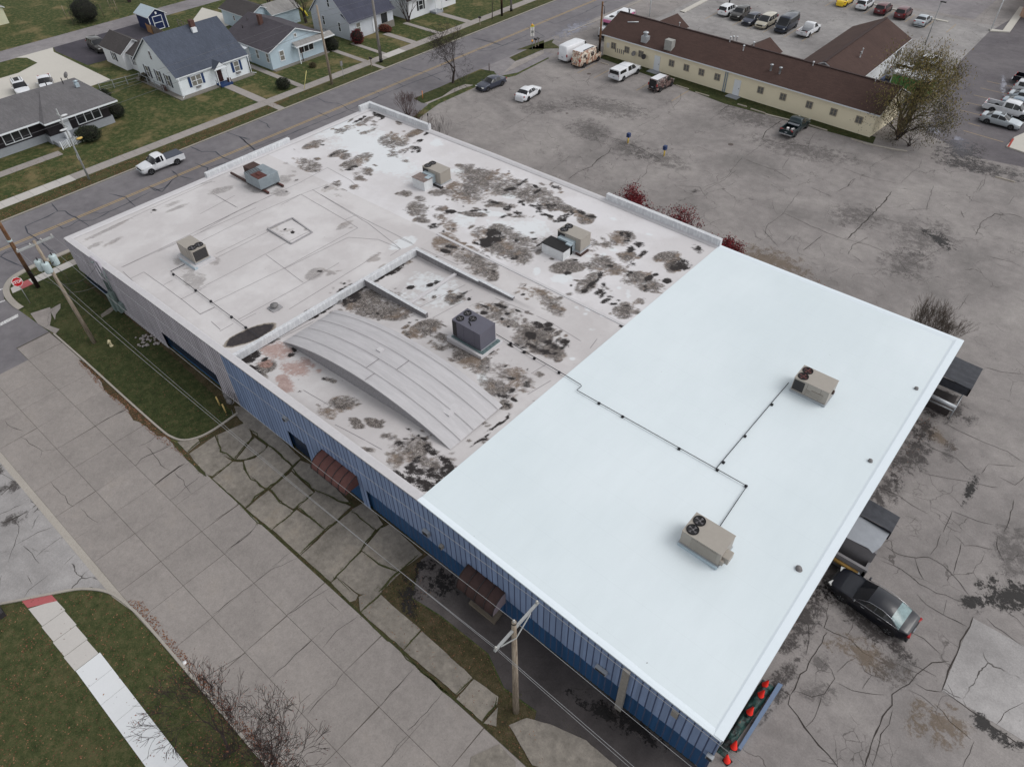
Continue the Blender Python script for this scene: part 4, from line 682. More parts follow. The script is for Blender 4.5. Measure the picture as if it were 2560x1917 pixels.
# bow-truss vault
def vault():
    m = MB(); x0, x1, y0, y1 = -40.1, -22.2, 19.35, 24.15; zb0, zb1 = float(hzc(x0, 19.5)), float(hzc(x1, 19.5)); n_ = 40; top = []; 
    for i in range(n_ + 1):
        t = i / n_; x = x0 + (x1 - x0) * t; zb = zb0 + (zb1 - zb0) * t; top.append((x, zb, zb + 1.5 * (1 - (2 * t - 1) ** 2) ** .9 + .04))
    vs = []; fs = []
    for x, zb, zt in top: vs += [(x, y0 - .12, zt - .10), (x, y0 - .12, zt), (x, y0 + .5, zt + .03), (x, (y0 + y1) / 2, zt + .04), (x, y1 + .12, zt), (x, y1 + .12, zt - .10)]
    for i in range(n_):
        for j in (0, 4): a = i * 6 + j; fs.append((a, a + 6, a + 7, a + 1))
    m.raw(vs, fs, 0, False); v3 = [vs[i * 6 + j] for i in range(n_ + 1) for j in (1, 4)]; m.raw(v3, [(2 * i, 2 * i + 2, 2 * i + 3, 2 * i + 1) for i in range(n_)], 0, True); r = m.build('vault_roof', 'vault_membrane', BLD)
    for y, fl in ((y0, 1), (y1, 0)):
        m = MB()
        for i in range(n_):
            a, b = top[i], top[i + 1]; q = [(a[0], y, a[1] - .3), (b[0], y, b[1] - .3), (b[0], y, b[2] - .05), (a[0], y, a[2] - .05)]; m.face(q if fl else q[::-1])
        m.build('vault_side_wall', 'vault_side', BLD)
    # laps of the membrane as thin raised seams
    for y in (20.15, 21.35, 22.55, 23.75):
        m = MB()
        for i in range(n_):
            if y == 21.35 and i < 1: continue
            a, b = top[i], top[i + 1]; m.face([(a[0], y, a[2] + .055), (b[0], y, b[2] + .055), (b[0], y + .03, b[2] + .055), (a[0], y + .03, a[2] + .055)])
        m.build('membrane_seam', 'seam_dark', BLD)
    for (tx, ya, yb) in ((.52, 20.2, 21.35), (.60, 21.4, 22.55), (.56, 19.3, 20.15)):
        i = int(tx * n_); a, b = top[i], top[i + 1]; m = MB(); m.face([(a[0], ya, a[2] + .056), (a[0] + .05, ya, a[2] + .056), (a[0] + .05, yb, a[2] + .056), (a[0], yb, a[2] + .056)]); m.build('membrane_seam', 'seam_dark', BLD)
    i = int(.46 * n_); x, _, z = top[i]; m = MB(); m.box(x, x + .45, 21.9, 22.3, z - .05, z + .11); m.build('roof_hatch', 'membrane_edge', BLD)
    i = int(.9 * n_); x, _, z = top[i]; m = MB(); m.box(x - .9, x + .1, 20.9, 22.0, z - .3, z + .10); m.build('roof_hatch', 'membrane_edge', BLD)
n = NT('vault_membrane', .8); f = n.noise(.9, 7, .75, sc=(.35, 2.2, 1)); g = n.noise(25, 3, .7); n.color(n.vary(n.vary(S(180, 178, 180), f, .16), g, .06)); n.bump(g, .2, .01)
n = NT('vault_side', .85); f = n.noise(6, 7, .8, sc=(1, 1, 3)); n.color(n.ramp(f, (.35, S(122, 120, 124)), (.55, S(152, 150, 153)), (.7, S(176, 174, 177)))); n.bump(f, .8, .08)
sm('seam_dark', S(124, 120, 122), .9, amt=.2)
vault()
# lap seams of the old membrane
SEAMS = [('F', 0, 775, 610, 480, 740, 440), ('F', 0, 800, 330, 610, 860, 370, 1100, 240), ('F', 0, 880, 520, 620, 870, 470, 1090, 390), ('F', 970, 430, 1250, 600, 1450, 720, 1730, 940), ('F', 1100, 240, 1300, 350, 1340, 390), ('F', 1040, 470, 1350, 650, 1830, 890), ('F', 60, 1060, 590, 790), ('F', 0, 1280, 330, 1110, 740, 890, 960, 780), ('F', 100, 1410, 720, 1110, 1360, 760), ('F', 730, 1110, 1280, 840, 1540, 860), ('F', 570, 990, 890, 1230), ('F', 0, 1500, 130, 1440), ('F', 330, 1550, 840, 1270, 1200, 1060), ('F', 870, 470, 1250, 690, 1340, 650), ('F', 1250, 690, 1360, 760), ('F', 700, 560, 870, 470), ('F', 880, 740, 800, 690), ('F', 140, 480, 310, 580), ('F', 0, 640, 300, 480), ('F', 0, 380, 130, 360), ('F', 770, 1460, 1560, 970), ('F', 1540, 860, 1730, 940, 1640, 1000),
         ('E', 1130, 850, 1240, 795, 1570, 1030), ('E', 1410, 905, 1490, 865), ('E', 1560, 1030, 1780, 920), ('E', 1570, 1030, 1730, 1160, 1850, 1100), ('E', 1680, 1290, 1820, 1220, 1900, 1290), ('E', 1060, 790, 1300, 1020), ('E', 650, 550, 1300, 250, 1830, 10), ('E', 970, 790, 1560, 510, 2208, 190), ('E', 1060, 750, 1540, 530), ('E', 1780, 1370, 2010, 1240), ('E', 2070, 1220, 2208, 1150), ('E', 1840, 120, 2050, 240), ('E', 1360, 620, 2208, 240), ('E', 1860, 640, 2208, 470),
         ('H', 0, 510, 190, 530), ('H', 300, 460, 960, 130), ('H', 480, 620, 720, 850, 1100, 1110, 1500, 1420, 1700, 1590), ('H', 880, 740, 1100, 880), ('H', 1160, 1060, 1570, 1290), ('I', 0, 450, 560, 180), ('I', 280, 470, 620, 290), ('I', 820, 310, 1300, 540, 1560, 700), ('I', 1640, 760, 1700, 680), ('I', 1130, 980, 1260, 900), ('I', 1100, 1160, 1300, 1040), ('I', 440, 1290, 560, 1000), ('G', 0, 850, 500, 1080), ('G', 250, 700, 20, 600), ('G', 650, 1200, 960, 1360), ('G', 560, 1290, 620, 1260)]
def seam_mesh(name, lines, dz, wd, mat, f, parent):
    for ln in lines:
        m = MB(); P_ = jag([Vector((p.x, p.y, 0)) for p in rp(*ln, f=f)], .012, .8)
        for a, b in zip(P_, P_[1:]):
            if not (XW + .6 < a.x < XS - .1 and YS + .5 < a.y < YN - .4 and XW + .6 < b.x < XS - .1 and YS + .5 < b.y < YN - .4): continue
            ff = hzc if (a.x > XP and a.y < 37) else hz
            if (a.x > XP and a.y < 37) != (b.x > XP and b.y < 37): continue
            if -40.2 < a.x < -22 and 19.2 < a.y < 24.3: continue
            nrm = Vector((-(b - a).y, (b - a).x, 0)).normalized() * wd / 2
            m.face([(q.x, q.y, float(ff(q.x, q.y)) + dz) for q in (a - nrm, b - nrm, b + nrm, a + nrm)])
        if m.v: m.build(name, mat, parent)
seam_mesh('membrane_seam', SEAMS, .008, .042, 'seam_dark', hz, BLD)
# ---- walls
def ribbed(name, x0, x1, zb, zt, y, mat, pitch=.30, parent=BLD, deep=.025):
    """vertical ribbed sheet facing -y between x0 and x1; zb, zt are functions of x"""
    m = MB(); vs = []; fs = []; x = x0; pts = []
    while x < x1 - 1e-6:
        for a, d, g_ in ((0, 0, 0), (1 - .075 / pitch, 0, 1), (1 - .055 / pitch, -deep, 1), (1 - .02 / pitch, -deep, 1)):
            q = x + a * pitch
            if q < x1: pts.append((q, d, g_))
        x += pitch
    pts.append((x1, 0, 0))
    for q, d, g_ in pts: vs += [(q, y - d, zb(q)), (q, y - d, zt(q))]
    for i in range(len(pts) - 1): fs.append((2 * i, 2 * i + 2, 2 * i + 3, 2 * i + 1))
    m.raw(vs, fs); m.mi = [g_ for q, d, g_ in pts[:-1]]; return m.build(name, [mat, 'grey_groove' if mat == 'grey_panel' else 'panel_groove'], parent)
zt = lambda x: float(hz(x, YS)) - .02
lev = lambda z: (lambda x: z)
YF = 15.02     # face of the metal band; the navy wall below stands back
def nb(x): return 2.3 + (x + 26.3) / 26 * .15 + .12 * mn.noise(Vector((x * 1.3, 0, 0)))
ribbed('wall_panel', XW, -61.6, lambda x: 1.55 + .1 * mn.noise(Vector((x, 0, 0))), zt, YF, 'grey_panel', .36)
ribbed('wall_panel', -61.6, -52.5, lev(0.05), zt, YF, 'grey_panel', .36); ribbed('wall_panel', -52.5, -44.3, lev(1.95), zt, YF, 'grey_panel', .36)
ribbed('wall_panel', -44.3, -41.8, lev(0.05), zt, YF, 'grey_panel', .36); ribbed('wall_panel', -41.8, -35.0, lev(0.05), zt, YF, 'blue_panel', .42)
ribbed('wall_panel', -35.0, -32.8, lev(2.05), zt, YF, 'blue_panel', .42); ribbed('wall_panel', -32.8, -31.6, lev(0.05), zt, YF, 'blue_panel', .42)
ribbed('wall_panel', -31.6, -27.0, lev(2.25), zt, YF, 'blue_panel', .42); ribbed('wall_panel', -27.0, -26.3, lev(0.05), zt, YF, 'blue_panel', .42)
ribbed('wall_panel', -26.3, XE, nb, zt, YF, 'blue_panel', .42)
m = MB(); m.box(XW + .1, XE - .1, 15.28, 15.5, 0, 4.6); m.build('lower_wall', 'navy_panel', BLD)
ribbed('lower_wall_panel', -26.3, XE - .05, lev(0.05), lambda x: nb(x) + .1, 15.22, 'navy_dark', .42, BLD, .03)
m = MB(); m.box(XE - .25, XE - .05, 15.3, YN - .1, 0, 4.6); m.box(XW + .05, XW + .3, 15.3, YN - .1, 0, 4.7); m.box(XW + .3, XE - .25, YN - .3, YN - .06, 0, 4.7); m.build('outer_wall', 'block_wall', BLD)
for x0, x1 in ((-68.0, -61.6), (-52.5, -44.3)):
    m = MB(); m.box(x0 + (.6 if x0 < -60 else 0), x1, 15.2, 15.27, .5, 1.8); m.build('window', sm('glass_navy', S(22, 40, 62), .25, 0, spec=.5), BLD)
for x0, x1 in ((-34.9, -32.9),):
    m = MB(); m.box(x0, x1, 15.18, 15.27, .02, 2.0); m.build('door', 'glass_navy', BLD)
m = MB(); m.box(-31.4, -27.2, 15.18, 15.27, .02, 2.3); m.build('door', 'navy_dark', BLD)
m = MB(); m.box(-16.3, -14.3, 15.12, 15.2, .2, 2.2); m.build('door', 'navy_dark', BLD)
m = MB(); m.box(-6.05, -5.65, 14.9, 15.1, 0, 4.95)
b = m.build('block_pilaster', 'pilaster', BLD) if 'pilaster' in MATS else m.build('block_pilaster', sm('pilaster', S(138, 134, 128), .9, amt=.2, scale=5), BLD)
m = MB(); m.box(-3.15, -2.8, 14.9, 15.0, 4.0, 4.6); m.build('wall_patch', 'pilaster', BLD)
for x, z, w_, h_, mt in ((-20.6, 3.0, .5, .42, 'galvanised'), (-7.55, 2.95, .7, .3, 'galvanised'), (-.9, 2.7, .35, .35, 'galvanised'), (-34.6, 3.6, .35, .35, 'galvanised'), (-19.2, 2.8, .25, .3, 'pilaster')):
    m = MB(); m.box(x, x + w_, 14.78, 15.0, z, z + h_); m.box(x + .05, x + w_ - .05, 14.75, 14.78, z + .08, z + h_ - .08, 1)
    m.build('wall_light' if mt == 'galvanised' else 'wall_vent', [mt, sm('dark_metal', S(52, 50, 52), .5)], BLD)
# electrical service on the south wall
m = MB(); m.box(-61.4, -60.9, 14.6, 15.0, .1, 1.9); m.box(-60.7, -60.0, 14.7, 15.0, 0.3, 2.6); m.box(-59.7, -59.2, 14.75, 15.0, .9, 1.7)
m.tube([(-60.8, 14.85, 1.9), (-60.8, 14.85, 5.4), (-60.8, 14.6, 5.6)], .07); m.tube([(-60.3, 14.85, 2.6), (-60.3, 14.85, 5.2)], .06); m.tube([(-60.0, 14.85, 1), (-59.5, 14.85, 5.1)], .05); m.build('electrical_box', sm('box_green', S(118, 132, 130), .6, .2, .2), BLD)
m = MB(); m.box(-61.5, -60.0, 14.86, 15.03, 4.2, 5.75); m.tube([(-60.9, 14.8, 5.5), (-60.2, 14.6, 4.4), (-59.9, 14.9, 3.6)], .06); m.tube([(-60.5, 14.8, 5.6), (-59.9, 14.7, 4.8)], .05); m.build('service_head', 'grey_panel', BLD)
# barrel awnings over the two doors
def awning(x0, x1, zt_, zb_, dep, mat, sidemat, nrib):
    m = MB(); n_ = 10; vs = []; fs = []; ks = nrib * 4
    for i in range(ks + 1):
        x = x0 + (x1 - x0) * i / ks; r = 1 + .02 * math.sin(i * math.pi / 2)
        for j in range(n_ + 1):
            t = j / n_ * math.pi / 2; vs.append((x, 15.0 - dep * math.sin(t) * r, zb_ + (zt_ - zb_) * math.cos(t) * r))
    for i in range(ks):
        for j in range(n_): a = i * (n_ + 1) + j; fs.append((a, a + 1, a + n_ + 2, a + n_ + 1))
    m.raw(vs, fs, 0, True)
    for x in (x0, x1):
        q = [(x, 15.0, zb_)] + [(x, 15.0 - dep * math.sin(j / n_ * math.pi / 2), zb_ + (zt_ - zb_) * math.cos(j / n_ * math.pi / 2)) for j in range(n_ + 1)]
        m.face(q if x == x0 else q[::-1], 1)
    o = m.build('awning', [mat, sidemat], BLD)
    m = MB()
    for i in range(nrib + 1):
        x = x0 + (x1 - x0) * i / nrib; m.tube([(x, 15.0 - dep * math.sin(j / 8 * math.pi / 2) * 1.03, zb_ + (zt_ - zb_) * math.cos(j / 8 * math.pi / 2) * 1.03) for j in range(9)], .025, 5)
    m.tube([(x0, 15 - dep, zb_), (x1, 15 - dep, zb_)], .03); m.build('awning_frame', 'dark_metal', o); return o
sm('awning_brown', S(98, 66, 62), .8, amt=.18, scale=4, streak=True); sm('awning_dark', S(62, 46, 44), .8, amt=.2, scale=4, streak=True); sm('awning_side', S(132, 120, 126), .8)
awning(-30.6, -27.0, 3.25, 2.35, 1.15, 'awning_brown', 'awning_brown', 5)['label'] = 'reddish brown barrel awning with dark seams'
awning(-16.9, -14.0, 3.15, 2.0, 1.15, 'awning_dark', 'awning_side', 4)['label'] = 'darkest brown barrel awning'
m = MB(); m.poly([(-16.5, 15.1), (-14.4, 15.1), (-14.3, 14.25), (-16.4, 14.25)], 0, .22); m.build('door_step', sm('step_stone', S(112, 102, 90), .9, amt=.2), BLD)
# loading docks on the east side
def dock_cover(name, y0, y1, z, x1, label):
    m = MB(); k = 12; vs = []; fs = []
    for i in range(k + 1):
        for j in range(7):
            x = XE - .2 + (x1 - XE + .2) * j / 6; y = y0 + (y1 - y0) * i / k
            vs.append((x, y, z - .12 * j / 6 + .09 * mn.noise(Vector((x * .8, y * 3.2, 0)))))
    for i in range(k):
        for j in range(6): a = i * 7 + j; fs.append((a, a + 1, a + 8, a + 7))
    m.raw(vs, fs, 0, True); m.box(XE - .1, x1, y0, y0 + .12, z - .9, z - .18); m.box(XE - .1, x1, y1 - .12, y1, z - .9, z - .18); m.box(x1 - .1, x1, y0, y1, z - .9, z - .25)
    o = m.build(name, sm('tar_paper', S(58, 60, 66), .6, amt=.35, scale=3), BLD); o['label'] = label; return o
dock_cover('dock_canopy', 50.4, 53.3, 2.5, 1.5, 'torn black tarred dock canopy at the far corner'); dock_cover('dock_canopy', 34.0, 35.5, 2.4, 1.45, 'torn black edge of the dock canopy by the car')
m = MB(); vs = gp('N', 720, 1656, 800, 1510, 1050, 1640, z=2.2)
m = MB(); m.face([(XE - .1, 32.0, 2.1), (.75, 32.15, 2.05), (1.1, 32.0, 2.03), (1.3, 32.7, 2.06), (1.38, 34.0, 2.1), (XE - .1, 34.1, 2.25)]); m.box(XE - .1, 1.3, 32.2, 32.4, .1, 1.9, 1); m.box(XE - .1, 1.35, 31.3, 31.5, 0, 1.1, 1); m.box(1.15, 1.3, 31.3, 34.0, 0, .9, 1)
m.build('dock_sheet', [sm('sheet_metal', S(142, 146, 152), .5, .3, .1), 'block_wall'], BLD)
m = MB()
for y in (49.1, 51.4): m.tube([(XE - .2, y, 1.35), (1.2, y, 1.25)], .16, 8); m.tube([(XE, y, .9), (1.15, y, .85)], .05)
m.tube([(1.2, 49.1, 0), (1.2, 49.1, 1.35)], .05); m.tube([(1.2, 51.4, 0), (1.2, 51.4, 1.35)], .05); m.tube([(1.2, 49.1, 1.3), (1.2, 51.4, 1.3)], .035); m.box(XE, 1.0, 49.3, 51.2, 0, .6, 1)
m.build('dock_frame', ['galvanised', 'wet_asphalt'], BLD)
m = MB(); m.tube([(XE - .2, 31.15, .7), (.95, 31.2, .55)], .13, 10); m.build('dock_bumper', sm('ochre', S(150, 118, 62), .7, amt=.2), BLD); m = MB(); m.cyl((.95, 31.2, 0), .12, .65); m.build('dock_post', 'galvanised', BLD)
# cracked joints on roof: the raised square curb
def curb_box(pts, h_, nm='roof_curb'):
    m = MB(); P_ = pts + [pts[0]]
    for a, b in zip(P_, P_[1:]):
        d = Vector((b.x - a.x, b.y - a.y, 0)).normalized(); nrm = Vector((-d.y, d.x, 0)) * .06
        z = float(hz(a.x, a.y)); m.raw([(q.x, q.y, zz) for q in (a - nrm, b - nrm, b + nrm, a + nrm) for zz in (z - .1, z + h_)], [(0, 2, 3, 1), (2, 4, 5, 3), (4, 6, 7, 5), (6, 0, 1, 7), (1, 3, 5, 7)])
    return m.build(nm, sm('curb_grey', S(150, 148, 150), .8, amt=.2), BLD)
curb_box(rp('F', 585, 775, 800, 680, 970, 800, 790, 900), .12)
# ================================================================ rooftop equipment
sm('unit_tan', S(158, 152, 144), .5, .1, amt=.06); sm('unit_tan_side', S(146, 140, 132), .5, .1, amt=.1); sm('unit_grey', S(98, 97, 108), .45, .2, amt=.06); sm('fan_black', S(24, 24, 26), .6); sm('fan_blade', S(104, 102, 104), .4, .3); sm('fan_red', S(96, 58, 56), .5)
n = NT('coil', .7); n.color(n.mix(n.step(n.math('SINE', n.math('MULTIPLY', n.xyz()[2], 110)), -.2, .6), S(34, 34, 36), S(74, 72, 72)))
sm('sheet_blue', S(176, 190, 198), .4, .3, amt=.1); sm('duct_white', S(206, 208, 210), .6, amt=.12); sm('duct_rust', S(122, 110, 106), .8, amt=.45, scale=4); sm('duct_tar', S(36, 35, 36), .7, amt=.3); sm('old_grey', S(116, 114, 114), .7, amt=.3)
n = NT('rusty_sheet', .6, .3); f = n.noise(2.2, 6, .7); n.color(n.ramp(f, (.42, S(118, 126, 130)), (.5, S(140, 148, 152)), (.56, S(108, 70, 56)), (.7, S(92, 52, 40))))
sm('rust_brown', S(70, 54, 50), .8, amt=.3); sm('rust_red', S(84, 50, 46), .8, amt=.3); sm('galv_blue', S(138, 148, 154), .45, .4, amt=.18, scale=2)
def rtu(label, cx, cy, lx, ly, h, base=.22, fan_end=-1, body='unit_tan', side='unit_tan_side', fans=2, coil_side='y', curb='membrane_edge', flange=.12, fan_mat='fan_blade', group='rooftop air conditioners', f=hz, fr=.33):
    z0 = float(f(cx, cy)); t = thing('rooftop_unit', label, 'air conditioner', (cx, cy, z0), 0, group)
    m = MB(); m.box(-lx / 2 - flange, lx / 2 + flange, -ly / 2 - flange, ly / 2 + flange, -.05, base); o = m.build('curb', curb, t, .02)
    m = MB(); m.box(-lx / 2 - .06, lx / 2 + .06, -ly / 2 - .06, ly / 2 + .06, base, base + .12); m.build('base_rail', 'galvanised', t)
    zb, zt_ = base + .12, base + .12 + h; m = MB(); m.box(-lx / 2, lx / 2, -ly / 2, ly / 2, zb, zt_, 0)
    for x in (-.1 * lx * fan_end * -1, .28 * lx): m.box(x, x + .015, -ly / 2 - .006, -ly / 2, zb + .05, zt_ - .05, 1)
    m.box(-lx / 2 - .02, lx / 2 + .02, -ly / 2 - .02, ly / 2 + .02, zt_, zt_ + .03, 0)
    m.build('cabinet', [body, 'dark_metal'], t, .012)
    xe = fan_end * lx / 2; w_ = .34 * lx
    m = MB()
    if 'y' in coil_side: m.box(min(xe, xe - fan_end * w_) + .04, max(xe, xe - fan_end * w_) - .04, -ly / 2 - .012, -ly / 2 - .004, zb + .1, zt_ - .12)
    if 'x' in coil_side: m.box(min(xe + fan_end * .004, xe + fan_end * .012), max(xe + fan_end * .004, xe + fan_end * .012), -ly / 2 + .06, ly / 2 - .06, zb + .1, zt_ - .12)
    m.build('coil_panel', 'coil', t)
    pos = [(xe - fan_end * .42, sgn * ly * .235) for sgn in (-1, 1)] if fans == 2 else [(xe - fan_end * .42, -ly * .24), (xe - fan_end * .42, ly * .24), (xe - fan_end * 1.15, ly * .10)]
    for fx, fy in pos:
        m = MB(); m.lathe((fx, fy, zt_ + .03), [(fr + .03, 0), (fr + .03, .05), (fr, .055), (fr - .01, .012), (.001, .012)], 24)
        fo = m.build('fan', 'fan_black', t)
        m = MB()
        for k in range(4):
            a = k * math.pi / 2 + fx; ca, sa = math.cos(a), math.sin(a)
            q = [(fx + ca * .06, fy + sa * .06, zt_ + .048), (fx + math.cos(a + .25) * (fr - .04), fy + math.sin(a + .25) * (fr - .04), zt_ + .045), (fx + math.cos(a + .85) * (fr - .05), fy + math.sin(a + .85) * (fr - .05), zt_ + .06)]
            m.face(q)
        m.lathe((fx, fy, zt_ + .042), [(.08, 0), (.07, .03), (.001, .035)], 12)
        for rr_ in (.12, .2, .27): m.tube([(fx + rr_ * math.cos(q_ * math.pi / 8), fy + rr_ * math.sin(q_ * math.pi / 8), zt_ + .08) for q_ in range(17)], .004, 3)
        m.build('fan_blades', fan_mat, fo)
    return t
u = rtu('tan rooftop unit alone on the grey roof near the street corner, fans toward the camera', -54.6, 20.9, 2.35, 1.35, 1.15, .3, 1, coil_side='x', flange=.3, fr=.34)
m = MB(); m.box(-.9, 1.5, -1.05, -.75, .02, .28); m.box(-1.25, -1.18, -.5, .3, .6, 1.0); m.build('flashing', 'sheet_blue', u)
u = rtu('tan rooftop unit joined to a rusty topped duct box, farthest from the white roof', -48.2, 44.1, 2.5, 1.4, 1.15, .22)
def duct_house(parent, x0, x1, y0, y1, h, top, label):
    m = MB(); m.box(x0, x1, y0, y1, 0, h, 0); o = m.build('duct_box', 'duct_white', parent, .015); m = MB(); m.box(x0 - .04, x1 + .04, y0 - .04, y1 + .04, h, h + .05); m.build('lid', top, o); return o
duct_house(u, -1.1, .55, -2.3, -1.15, 1.0, 'duct_rust', ''); m = MB(); m.box(-.85, .5, -1.15, -.7, .35, 1.15); m.box(.0, .5, -1.7, -1.15, .1, 1.1); m.build('duct', 'sheet_blue', u); m = MB(); m.box(-1.2, 1.45, -.95, -.62, .0, .2); m.build('dark_sleeper', 'dark_metal', u)  # the sleeper is a low dark metal bar along the unit's near side
u = rtu('tan rooftop unit joined to a black tarred duct box amid the stained roof', -30.6, 43.4, 2.5, 1.45, 1.15, .22)
duct_house(u, -1.6, .75, -2.5, -1.2, .95, 'duct_tar', ''); m = MB(); m.box(-.9, .7, -1.2, -.7, .3, 1.15); m.box(.2, .75, -1.5, -1.2, .1, 1.1); m.build('duct', 'sheet_blue', u); m = MB(); m.box(.9, 1.5, -.95, .2, .0, .2); m.build('sleeper', 'rust_brown', u)
u = rtu('tall dark grey rooftop unit with three fans beside the vaulted roof', -28.35, 28.15, 2.75, 1.65, 1.5, .38, -1, 'unit_grey', 'unit_grey', 3, 'x', 'membrane_edge', .38, f=hzc, fr=.27)
m = MB(); m.box(-1.45, 1.5, -1.0, -.84, .4, .5); m.box(1.38, 1.7, -.95, .95, .38, .46)
for i in range(5): m.box(1.45 + .01, 1.68, -.8 + i * .38, -.55 + i * .38, .46, .49)
m.build('flashing', sm('flash_teal', S(104, 122, 124), .5, .3), u); m = MB(); m.box(-1.39, -.98, -.84, -.825, .6, 1.9); m.build('coil_panel', 'coil', u); m = MB(); m.tube([(-.3, .2, 2.05), (-.2, -.3, 2.06), (.0, -.35, 2.06), (.2, -.5, 2.06)], .04, 5); m.build('cable', 'fan_black', u)
u = rtu('tan rooftop unit on the white roof nearest its far edge, with reddish fans', -7.0, 39.55, 2.45, 1.55, 1.1, .12, -1, fan_mat='fan_red', curb='galvanised', flange=.03)
m = MB(); m.box(.1, .9, -.82, -.775, .45, .9); m.box(-.3, .0, -.80, -.775, .5, .8); m.build('access_door', 'unit_tan_side', u, .01); m = MB(); m.cyl((1.24, .1, .8), .16, .1, 12, 0, None, 'X'); m.build('motor_cap', 'rust_brown', u)
u = rtu('tan rooftop unit on the white roof with a stepped hood on its right end', -6.45, 23.75, 2.45, 1.6, 1.05, .2, -1, coil_side='', curb='galvanised', flange=.03)
m = MB(); m.box(1.22, 1.62, -.55, .1, .45, .95); m.box(1.22, 1.42, -.75, -.3, .4, .75); m.build('hood', 'unit_tan', u, .02); m = MB(); m.box(-1.25, 1.25, -.93, -.81, .05, .3); m.build('flashing', 'sheet_blue', u); m = MB(); m.box(-.6, 1.0, -.82, -.805, .45, 1.25); m.build('access_door', 'unit_tan_side', u)
# old evaporative cooler on steel beams
z0 = float(hz(-61.5, 33)); t = thing('evaporative_cooler', 'weathered galvanised cooler with a rusty top on two steel beams near the street', 'cooler', (-61.3, 32.7, z0))
m = MB(); m.box(-1.35, 1.15, -1.2, 1.1, .35, 1.45); m.build('housing', 'galv_blue', t, .03); m = MB(); m.box(-.3, 1.1, -1.15, -.1, 1.45, 1.5); m.box(.0, .6, -.7, -.4, 1.5, 1.58, 0); m.build('rusty_lid', 'rust_red', t)
m = MB()
for i in range(5): m.box(-1.3 + i * .25, -1.2 + i * .25, -1.15, .2, 1.455, 1.475)
m.build('louvre', 'dark_metal', t); m = MB(); m.box(-2.9, -1.4, -.3, 1.0, .2, 1.25); m.cyl((-3.2, .9, .9), .18, .35, 10, 0, None, 'X'); m.build('blower_box', 'rust_brown', t, .03)
m = MB(); m.box(-4.6, 1.9, -1.0, -.82, .08, .28); m.build('beam', 'rust_brown', t); m = MB(); m.box(-3.0, 1.9, .75, .93, .08, .28); m.build('beam', 'rust_brown', t); [MB().box(1.3, 2.0, a_, b_, .281, .285).build('beam_end', 'rust_red', t) for a_, b_ in ((-1.0, -.82), (.75, .93))]
# gas pipes on blocks
def roof_pipe(label, pts, blocks, r=.028, f=hz, blk=.16):
    P3 = [Vector((p[0], p[1], float((hzc if (p[0] > XP and p[0] < XS and p[1] < 37) else hz)(p[0], p[1])) + .17)) for p in pts]
    fine = []
    for a, b in zip(P3, P3[1:]):
        k = max(1, int((b - a).length / 1.2))
        for i in range(k):
            q = a.lerp(b, i / k); q.z = float((hzc if (q.x > XP and q.x < XS and q.y < 37) else hz)(q.x, q.y)) + .17; fine.append(q)
    fine.append(P3[-1]); t = thing('gas_pipe', label, 'pipe', (0, 0, 0)); m = MB(); m.tube(fine, r, 6); m.build('pipe', 'pipe_dark', t)
    for x, y in blocks:
        z = float((hzc if (x > XP and x < XS and y < 37) else hz)(x, y)); m = MB(); m.cbox((x, y, z + .01), blk, blk, .15); m.build('support_block', 'fan_black', t)
    return t
sm('pipe_dark', S(52, 52, 58), .5, .2)
roof_pipe('black gas pipe on small blocks crossing the grey roof from its tan unit', [(-54.4, 19.7), (-54.4, 18.35), (-53.8, 18.3), (-41.0, 17.95)], [(-53.9, 18.3), (-50.3, 18.23), (-48.0, 18.19), (-44.9, 18.08), (-42.9, 18.03)])
roof_pipe('black gas pipe running from the dark grey unit across the white roof', [(-27.6, 29.72), (-24.8, 29.55), (-19.5, 29.42), (-19.35, 29.35), (-19.35, 28.8), (-6.6, 29.15), (-6.4, 24.6)], [(-26.1, 29.65), (-24.7, 29.55), (-23.7, 29.5), (-21.4, 29.45), (-17.5, 28.85), (-15.6, 28.9), (-11.3, 29.0), (-8.6, 29.1), (-6.65, 29.15)])
roof_pipe('thin gas pipe branching to the tan unit at the far side of the white roof', [(-8.7, 29.15), (-8.6, 39.3)], [(-8.6, 29.9), (-8.6, 32.8), (-8.55, 36.6)])
# vents
def vent_cap(label, x, y, r=.13, h=.18, f=hz, mat='old_grey'):
    z = float(f(x, y)) + .03; t = thing('roof_vent', label, 'vent', (x, y, z), 0, 'roof vents'); m = MB(); m.lathe((0, 0, 0), [(r * 1.6, 0), (r * .7, .03), (r * .6, h * .6)], 14); m.build('vent_collar', mat, t)
    m = MB(); m.lathe((0, 0, 0), [(r * .2, h * .55), (r, h * .6), (r, h * .8), (.001, h)], 14); m.build('vent_cap', mat, t); return t
q = rp('U', 1708, 768)[0]; vent_cap('small round vent on the white roof nearest the black sedan', q.x, q.y, .17)
q = rp('N', 878, 1048)[0]; vent_cap('small round vent in the middle of the three along the white roof edge', q.x, q.y)
q = rp('N', 1275, 425)[0]; vent_cap('small round vent on the white roof farthest from the camera', q.x, q.y)
q = rp('F', 648, 1450)[0]; t = vent_cap('squat grey turbine vent on the old grey roof', q.x, q.y, .32, .4); m = MB(); m.cbox((0, 0, 0), .9, .9, .05); m.build('vent_base', 'curb_grey', t)
q = rp('F', 1195, 1395, f=hzc)[0]; vent_cap('ring shaped drain vent at the head of the vaulted roof', q.x, q.y, .22, .2, hzc)
